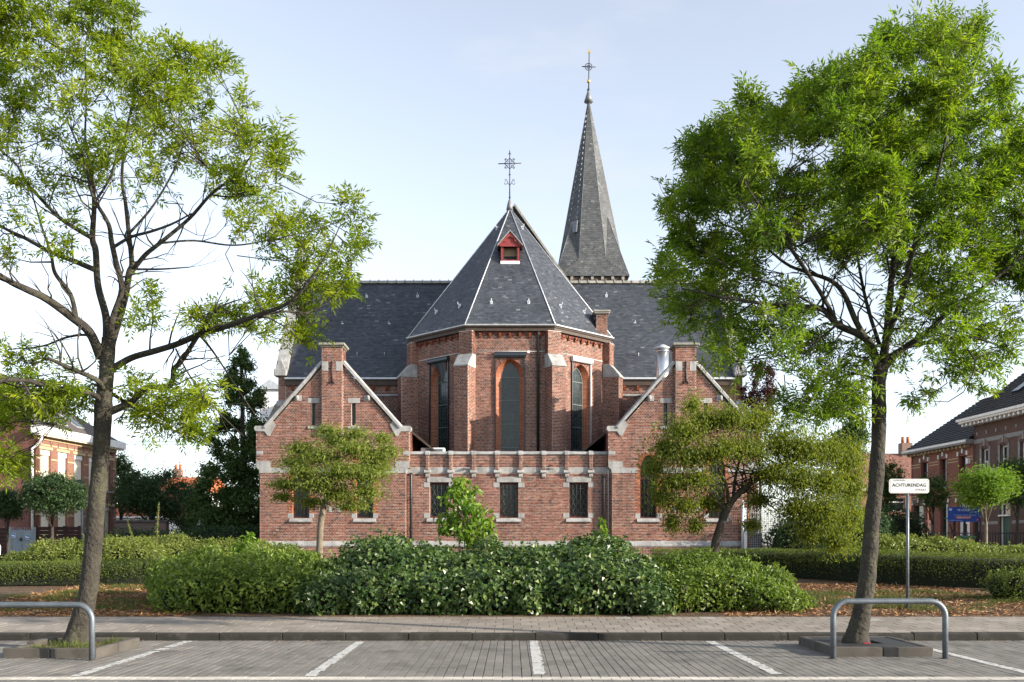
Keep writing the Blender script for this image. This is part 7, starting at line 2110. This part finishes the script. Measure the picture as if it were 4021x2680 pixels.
MB().tube([a, b], [.085, .05], 10).build('pole', MT['steel'], lp)
MB().prism([b + Vector((-.5, -.1, .0)), b + Vector((.08, -.1, .04)), b + Vector((.08, -.1, -.14)), b + Vector((-.02, -.1, -.16)), b + Vector((-.5, -.1, -.04))], (0, .2, 0)).build('lamp_head', MT['black_metal'], lp)
gw = empty('garden_wall', (X(555, 47), 47, zg), 'low brown garden wall with flat coping under the dark trees', 'wall')
MB().box(X(452, 47), X(655, 47), 47, 47.3, zg - .1, Z(2050, 47)).build('masonry', MT['house_brown'], gw)
MB().box(X(448, 47), X(660, 47), 46.9, 47.4, Z(2050, 47), Z(2043, 47)).build('coping', MT['roof_brown'], gw)
MB().box(X(618, 47), X(652, 47), 46.95, 46.999, zg, Z(2054, 47)).build('wall_door', MT['house_gable'], gw)
pt = empty('portable_toilet', (X(803, 48), 48, zg), 'dark blue portable toilet with white domed roof among shrubs', 'portable toilet')
x0, x1 = X(776, 48), X(832, 48)
MT['toilet_blue'] = mat('toilet_blue', (0.02, 0.05, 0.09), 0.5)
MB().box(x0, x1, 48, 48.9, zg, Z(2063, 48)).build('cabin', MT['toilet_blue'], pt, bevel=.03)
vs = [(x0 - .02, Z(2063, 48) + .001), (x1 + .02, Z(2063, 48) + .001)] + [((x0 + x1) / 2 + (x1 - x0) / 2 * math.cos(q * math.pi / 8), Z(2063, 48) + .05 + .27 * math.sin(q * math.pi / 8)) for q in range(9)]
MB().prism([(x, 47.97, z) for x, z in vs], (0, .96, 0)).build('roof', MT['white'], pt)
# tower crane far away
MT['crane'] = mat('crane_paint', (0.2, 0.33, 0.3), 0.6)
cr = empty('tower_crane', (X(575, 250), 250, 0.7), 'pale green lattice tower crane on the horizon', 'crane')
xc, DC = X(577, 250), 250.0
m = MB()
for sx in (-.45, .45):
    for sy in (-.45, .45): m.tube([(xc + sx, DC + sy, .6), (xc + sx, DC + sy, 28.5)], .09, 4)
for k in range(18):
    z = .6 + k * 1.5; s = 1 if k % 2 else -1
    m.tube([(xc - .45 * s, DC - .45, z), (xc + .45 * s, DC - .45, z + 1.5)], .05, 3)
o = m.build('mast', MT['crane'], cr)
MB().box(xc - 1.0, xc + 1.0, DC - .8, DC + .8, 18.2, 18.6).build('platform', MT['crane'], cr)
m = MB(); zj = Z(1748, DC)
m.tube([(xc - 9, DC, zj), (xc + 22, DC, zj)], .09, 4); m.tube([(xc - 9, DC, zj + 1), (xc + 22, DC, zj + .8)], .09, 4)
for k in range(30):
    x = xc - 9 + k; s = k % 2
    m.tube([(x, DC, zj + s), (x + 1, DC, zj + 1 - s)], .05, 3)
m.build('jib', MT['crane'], cr)

# ------------------------------------------------------------------ wire mesh gate beside the church
DG = 38.0
wg = empty('mesh_gate', (X(2985, DG), DG, gz(DG)), 'galvanised wire mesh gate with one rusty post beside the church wall', 'gate')
z0, z1 = gz(DG) - .05, Z(1965, DG)
for px, mt_, r in ((2916, 'zinc', .05), (2937, 'rust', .045), (3061, 'zinc', .045)):
    MB().tube([(X(px, DG), DG, z0), (X(px, DG), DG, z1)], r, 8).build('gate_post', MT[mt_], wg)
for py in (1968, 2093, 2155): MB().tube([(X(2937, DG), DG, Z(py, DG)), (X(3061, DG), DG, Z(py, DG))], .018, 6).build('gate_rail', MT['zinc'], wg)
a, b = X(2941, DG), X(3058, DG)
for k in range(16): MB().tube([(a + (b - a) * (k + .5) / 16, DG, z0 + .15), (a + (b - a) * (k + .5) / 16, DG, z1)], .007, 4, False).build('wire', MT['zinc'], wg)
zz = z0 + .15
while zz < z1:
    MB().tube([(a, DG + .012, zz), (b, DG + .012, zz)], .007, 4, False).build('wire', MT['zinc'], wg); zz += .07
MB().box(X(2943, DG), X(2994, DG), DG + .05, DG + .07, Z(2158, DG), Z(2096, DG)).build('backing_sheet', MT['concrete_light'], wg)
MB().box(X(2921, DG), X(2933, DG), DG - .02, DG + .02, Z(2160, DG), Z(1995, DG)).build('side_panel', MT['white'], wg)
# ------------------------------------------------------------------ street furniture
MT['sign_white'] = mat('sign_enamel', (0.6, 0.61, 0.61), 0.35, 0.5)
MT['sign_black'] = mat('sign_black', (0.012, 0.012, 0.014), 0.5)
MT['sale_blue'] = mat('sale_board_blue', (0.012, 0.06, 0.32), 0.45)
MT['sale_red'] = mat('sale_board_red', (0.35, 0.015, 0.04), 0.45)
MT['bin_green'] = mat('bin_green', (0.03, 0.1, 0.045), 0.5)
MT['timber'] = mat('weathered_timber', (0.045, 0.032, 0.026), 0.85, noise=(8, 0.3))
MT['grate'] = mat('dark_grate', (0.022, 0.021, 0.021), 0.6, 0.4, noise=(10, 0.3))

def text_part(parent, body, size, loc, mt, align='CENTER', rotz=0.0, shear=0.0, bold=0.0, space=1.0, name='lettering', xs=1.0):
    cu = bpy.data.curves.new('lettering', 'FONT')
    cu.body = body; cu.size = size; cu.align_x = align; cu.shear = shear; cu.offset = bold; cu.space_character = space
    cu.resolution_u = 3
    tmp = bpy.data.objects.new('tmp_text', cu)
    COL.objects.link(tmp)
    bpy.context.view_layer.update()
    dg = bpy.context.evaluated_depsgraph_get()
    me = bpy.data.meshes.new_from_object(tmp.evaluated_get(dg))
    bpy.data.objects.remove(tmp)
    me.name = name
    M4 = Matrix.Translation(Vector(loc)) @ Matrix.Rotation(rotz, 4, 'Z') @ Matrix.Rotation(math.pi / 2, 4, 'X') @ Matrix.Diagonal((xs, 1, 1, 1))
    me.transform(M4)
    me.materials.clear()
    return link(name, me, MT[mt], parent)

def rounded(w, h, r, n=5):
    pts = []
    for (cx, cz, a0) in ((w / 2 - r, h / 2 - r, 0), (-w / 2 + r, h / 2 - r, 90), (-w / 2 + r, -h / 2 + r, 180), (w / 2 - r, -h / 2 + r, 270)):
        for k in range(n + 1):
            a = math.radians(a0 + 90 * k / n); pts.append((cx + r * math.cos(a), cz + r * math.sin(a)))
    return pts

D = 19.3
sx, sz = X(3570, D), Z(1909.5, D)
ss = empty('street_sign', (X(3567, D), D, gz(D)), 'white street name sign reading ACHTURENDAGSTRAAT on a grey post', 'sign')
MB().tube([(X(3567, D), D + .04, gz(D) - .1), (X(3567, D), D + .04, sz + .1)], .029, 10).build('post', MT['steel'], ss)
w_, h_ = .776, .278
pl = MB().prism([(sx + u, D, sz + z) for u, z in rounded(w_, h_, .045)], (0, .012, 0)).build('plate', MT['sign_white'], ss)
wall_panel('border_line', MT['sign_black'], ss, (sx, D - .0015, sz), (1, 0, 0), (0, -1, 0), rounded(w_ - .04, h_ - .04, .03), [rounded(w_ - .047, h_ - .047, .028)], .002)
MB().box(sx - .31, sx - .07, D - .0035, D - .002, sz + h_ / 2 - .032, sz + h_ / 2 - .014).build('border_gap', MT['sign_white'], ss)
text_part(ss, 'HOBOKEN', .042, (sx - .19, D - .005, sz + .099), 'sign_black', space=1.08)
text_part(ss, 'ACHTURENDAG', .092, (sx + .003, D - .003, sz - .012), 'sign_black', bold=.0012, space=1.05, xs=.93)
text_part(ss, 'STRAAT', .058, (sx + .335, D - .003, sz - .092), 'sign_black', align='RIGHT', space=1.05)

# for-sale board
D = 49.5
x0, x1, z0, z1 = X(3722, D), X(3848, D), Z(2050, D), Z(1992, D)
sb = empty('sale_board', ((x0 + x1) / 2, D, gz(D)), 'blue TE KOOP house sale board on timber posts before the red house', 'sign')
xm = (x0 + x1) / 2
MB().box(x0, x1, D, D + .03, z0, z1).build('board', MT['sale_blue'], sb)
for px in (3750, 3790, 3835): MB().box(X(px, D) - .05, X(px, D) + .05, D + .031, D + .12, gz(D) - .05, z1 - .1).build('post', MT['timber'], sb)
for (pa, pb) in ((3735, 3752), (3800, 3770)):
    MB().tube([(X(pa, D), D + .15, z0 - .1), (X(pb + 30, D), D + .2, gz(D))], .04, 4).build('brace', MT['timber'], sb)
text_part(sb, 'TE KOOP', .15, (xm - .02, D - .004, z1 - .2), 'sign_white', bold=.002)
text_part(sb, 'Te renoveren woning met grote tuin', .075, (xm + .06, D - .004, z1 - .42), 'sign_white')
MB().box(xm - .42, xm + .36, D - .004, D - .001, z1 - .58, z1 - .455).build('sold_strip', MT['sale_red'], sb)
text_part(sb, 'VERKOCHT', .125, (xm - .03, D - .007, z1 - .562), 'sign_white', shear=.25, bold=.003, xs=1.1)
text_part(sb, '03 304 68 04    www.sannoo.be', .05, (x0 + .06, D - .004, z0 + .06), 'sign_white', align='LEFT')
MB().prism([(x0 + .06, D - .003, z1 - .06), (x0 + .1, D - .003, z1 - .06), (x0 + .13, D - .003, z1 - .12), (x0 + .16, D - .003, z1 - .06), (x0 + .2, D - .003, z1 - .06), (x0 + .2, D - .003, z1 - .17), (x0 + .06, D - .003, z1 - .17)], (0, .002, 0)).build('logo', MT['sign_white'], sb)
MB().box(x1 - .18, x1 - .07, D - .003, D - .001, z0 + .05, z0 + .16).build('badge', MT['sale_red'], sb)
text_part(sb, 'A', .08, (x1 - .125, D - .005, z0 + .075), 'sign_white')

# wheelie bin and iron railing
D = 47.0
bx = X(3803, D); zt_ = Z(2108, D)
bn = empty('wheelie_bin', (bx, D, gz(D)), 'green wheelie bin with orange sticker in front of the sale board', 'bin')
zb = gz(D)
MB().add([(bx - .24, D, zb + .05), (bx + .24, D, zb + .05), (bx + .24, D + .45, zb + .05), (bx - .24, D + .45, zb + .05), (bx - .3, D - .05, zt_ - .05), (bx + .3, D - .05, zt_ - .05), (bx + .3, D + .55, zt_ - .05), (bx - .3, D + .55, zt_ - .05)], [(0, 3, 2, 1), (4, 5, 6, 7), (0, 1, 5, 4), (1, 2, 6, 5), (2, 3, 7, 6), (3, 0, 4, 7)]).build('tub', MT['bin_green'], bn)
MB().prism([(bx - .34, D - .1, zt_ - .05), (bx - .34, D - .1, zt_), (bx - .34, D + .25, zt_ + .05), (bx - .34, D + .6, zt_ + .01), (bx - .34, D + .6, zt_ - .05)], (.68, 0, 0)).build('lid', MT['bin_green'], bn)
for s in (-.22, .18): MB().tube([(bx + s, D + .45, zb + .1), (bx + s + .05, D + .45, zb + .1)], .1, 12).build('wheel', MT['black_metal'], bn)
MB().box(bx + .05, bx + .17, D - .055, D - .045, zt_ - .2, zt_ - .08).build('sticker', MT['roof_orange'], bn)
D = 49.0
rl = empty('garden_railing', (X(3860, D), D, gz(D)), 'low black iron railing in front of the terraced houses', 'fence')
x0, x1 = X(3648, D), X(4040, D); zt_ = Z(2095, D)
n = 36
for k in range(n + 1):
    x = x0 + (x1 - x0) * k / n
    MB().tube([(x, D, gz(D) - .02), (x, D, zt_ + .04), (x, D, zt_ + .1)], [.02, .02, .004], 5).build('baluster', MT['black_metal'], rl)
for z in (gz(D) + .2, zt_): MB().box(x0, x1, D - .02, D + .02, z - .02, z + .02).build('rail', MT['black_metal'], rl)

# tree guard hoops
def hoop(label, xa, xb, D, zt_, r=.038, bend=.2):
    h = empty('tree_guard_hoop', ((xa + xb) / 2, D, 0), label, 'barrier')
    pts = [(xa, D, -.08), (xa, D, zt_ - bend)]
    for k in range(1, 8):
        a = math.pi / 2 * k / 8; pts.append((xa + bend * (1 - math.cos(a)), D, zt_ - bend + bend * math.sin(a)))
    pts += [(xa + bend, D, zt_), (xb - bend, D, zt_)]
    for k in range(1, 8):
        a = math.pi / 2 * k / 8; pts.append((xb - bend + bend * math.sin(a), D, zt_ - bend + bend * math.cos(a)))
    pts += [(xb, D, zt_ - bend), (xb, D, -.08)]
    MB().tube(pts, r, 14).build('tube', MT['steel'], h)
    for x in (xa, xb): MB().lathe((x, D, 0), [(.07, -.005), (.068, .006), (.04, .008)], 12).build('footing', MT['joint'], h)
hoop('galvanised steel hoop with rust streaks guarding the grated tree pit', 4.226, 5.7, 13.1, .757)
hoop('galvanised steel hoop guarding the tree pit with grass', -6.95, -5.45, 12.92, .722)

# tree pits
def pit(label, x0, x1, y0, y1, h, open_, seed):
    p = empty('tree_pit', ((x0 + x1) / 2, (y0 + y1) / 2, 0), label, 'tree pit')
    t = .085
    rr = random.Random(seed)
    mt_ = 'concrete_light'
    def st(a, b, c, d, dz=0, rot=0):
        o = MB().box(a, b, c, d, -.05, h + dz).build('edging_stone', MT[mt_], p, bevel=.012)
    st(x0, (x0 + x1) / 2 - .004, y0, y0 + t); st((x0 + x1) / 2 + .004, x1, y0, y0 + t, -.003)
    st(x0, (x0 + x1) / 2 - .02, y1 - t, y1, -.004); st((x0 + x1) / 2 - .01, x1, y1 - t, y1)
    ym = (y0 + y1) / 2 - .05
    st(x0, x0 + t, y0 + t + .003, ym, -.012 if open_ else 0); st(x0 + (-.03 if open_ else 0), x0 + t, ym + .008, y1 - t - .003, .02 if open_ else 0)
    st(x1 - t, x1, y0 + t + .003, ym, 0); st(x1 - t, x1 + (.012 if open_ else 0), ym + .008, y1 - t - .003, .004)
    return p, t
lp_, t = pit('concrete edged tree pit filled with soil and grass', -6.75, -5.5, 13.19, 14.72, .13, True, 1)
V = []; nn = 14
for i in range(nn + 1):
    for j in range(nn + 1):
        x = -6.75 + t + (1.25 - 2 * t) * i / nn; y = 13.19 + t + (1.53 - 2 * t) * j / nn
        V.append((x, y, .06 + .03 * math.sin(i * 1.3) * math.cos(j * .9) + .015 * random.random()))
Fq = [(i * (nn + 1) + j, (i + 1) * (nn + 1) + j, (i + 1) * (nn + 1) + j + 1, i * (nn + 1) + j + 1) for i in range(nn) for j in range(nn)]
link('soil', np_mesh('soil', V, np.array(Fq), smooth=True), MT['soil'], lp_)
rng = np.random.default_rng(77)
n = 1500
P = np.stack([rng.uniform(-6.6, -5.6, n), rng.uniform(13.32, 14.6, n), np.full(n, .06)], 1)
k = (np.hypot(P[:, 0] + 6.2, P[:, 1] - 14.3) > .2) & (np.sin(P[:, 0] * 7) * np.sin(P[:, 1] * 6) > -.1); P = P[k]; n = len(P)
o = link('grass_tufts', leaves_mesh('grass_tufts', P, unit(rng.normal(0, .5, (n, 3)) + np.array([0, 0, 1.0])), rand_dirs(rng, n), rng.uniform(.04, .15, n), .008, rng.random(n), fold=.1), MT['grass'], lp_); o['kind'] = 'stuff'
rp, t = pit('concrete edged tree pit covered by a dark ribbed grate', 4.3, 5.65, 13.34, 14.95, .13, False, 2)
# grate bars with a square opening round the trunk
MB().box(4.3 + t, 5.65 - t, 13.34 + t, 14.95 - t, .05, .09).build('grate_tray', MT['joint'], rp)
nb_ = 34
gx0, gx1, gy0, gy1 = 4.3 + t + .004, 5.65 - t - .004, 13.34 + t + .004, 14.95 - t - .004
for k in range(nb_):
    y = gy0 + (gy1 - gy0) * (k + .5) / nb_
    spans = [(gx0, gx1)]
    if 13.9 < y < 14.38: spans = [(gx0, 4.62), (5.2, gx1)]
    for a, b in spans:
        if b > a: MB().box(a, b, y - .014, y + .014, .0905, .122).build('grate_bar', MT['grate'], rp)
MB().box(4.9, 4.99, 13.86, 13.88, .122, .137).build('red_scrap', MT['sale_red'], rp)
# leaf litter in the gutter and on the pavement
rng = np.random.default_rng(99)
n = 420
x = rng.uniform(-7.5, 8, n); y = np.where(rng.random(n) < .6, 15.585 - np.abs(rng.normal(0, .12, n)), rng.uniform(12, 15.5, n))
sd2 = rng.random(n) < .35
y = np.where(sd2, 17.9 - np.abs(rng.normal(0, .3, n)), y)
z = np.where(sd2, .116 + (y - 15.75) * .04 + .006, .008)
P = np.stack([x, y, z], 1)
o = link('leaf_litter', leaves_mesh('leaf_litter', P, unit(rng.normal(0, 1, (n, 3)) * np.array([1, 1, .1])), unit(np.array([0, 0, 1.]) + rng.normal(0, .2, (n, 3))), rng.uniform(.02, .06, n), rng.uniform(.008, .025, n), rng.random(n)), MT['mulch']); tag(o, 'dry leaf litter along the kerb and bed edge', 'litter', kind='stuff')
# white car mostly hidden past the end of the hedge
MT['car_paint'] = mat('white_car_paint', (0.7, 0.7, 0.71), 0.2, 0.6)
MT['tyre'] = mat('tyre_rubber', (0.015, 0.015, 0.016), 0.8)
D = 36.0; z0 = gz(D); xr = X(5, D + 1.7)
car = empty('parked_car', (xr - 2, D, z0), 'white parked car, only its rear end showing by the hedge', 'car')
prof = [(0, .32), (.02, .75), (-.25, .92), (-.75, 1.42), (-2.3, 1.46), (-3.0, .98), (-4.0, .85), (-4.1, .4)]
MB().prism([(xr + u, D, z0 + z) for u, z in prof], (0, 1.7, 0)).build('body', MT['car_paint'], car, bevel=.06)
MB().prism([(xr + u, D - .004, z0 + z) for u, z in [(-.45, .95), (-.85, 1.35), (-2.25, 1.38), (-2.85, .98)]], (0, -.004, 0)).build('side_glass', MT['glass_pane'], car)
for u in (-.75, -3.3):
    wh = MB().tube([(xr + u, D - .02, z0 + .31), (xr + u, D + .2, z0 + .31)], .31, 20).build('wheel', MT['tyre'], car)
    MB().tube([(xr + u, D - .03, z0 + .31), (xr + u, D - .019, z0 + .31)], .2, 16).build('rim', MT['zinc'], wh)
MB().box(xr - .03, xr + .03, D + .1, D + .4, z0 + .62, z0 + .78).build('tail_light', MT['sale_red'], car)
# ------------------------------------------------------------------ groups of repeats
GROUPS = {'ash_tree': 'ash trees standing in the parking bays', 'tree_guard_hoop': 'steel hoops guarding the tree pits', 'tree_pit': 'concrete edged tree pits',
          'hedge': 'clipped box hedges behind the beds', 'terraced_house': 'terraced houses along the side street', 'far_house': 'distant houses',
          'garden_fence': 'brown slatted garden fences', 'gate_notice': 'blue notices on the grey gate', 'globe_tree': 'clipped globe trees by the garden fence',
          'broadleaf_tree': 'background broadleaf trees', 'shoot': 'shoots sticking out of the shrubs', 'tall_weed': 'feathery stems above the pale shrubs'}
for o in list(SC.objects):
    if o.parent is None and o.get('category'):
        st = o.name.split('.')[0]
        if st in GROUPS: o['group'] = GROUPS[st]
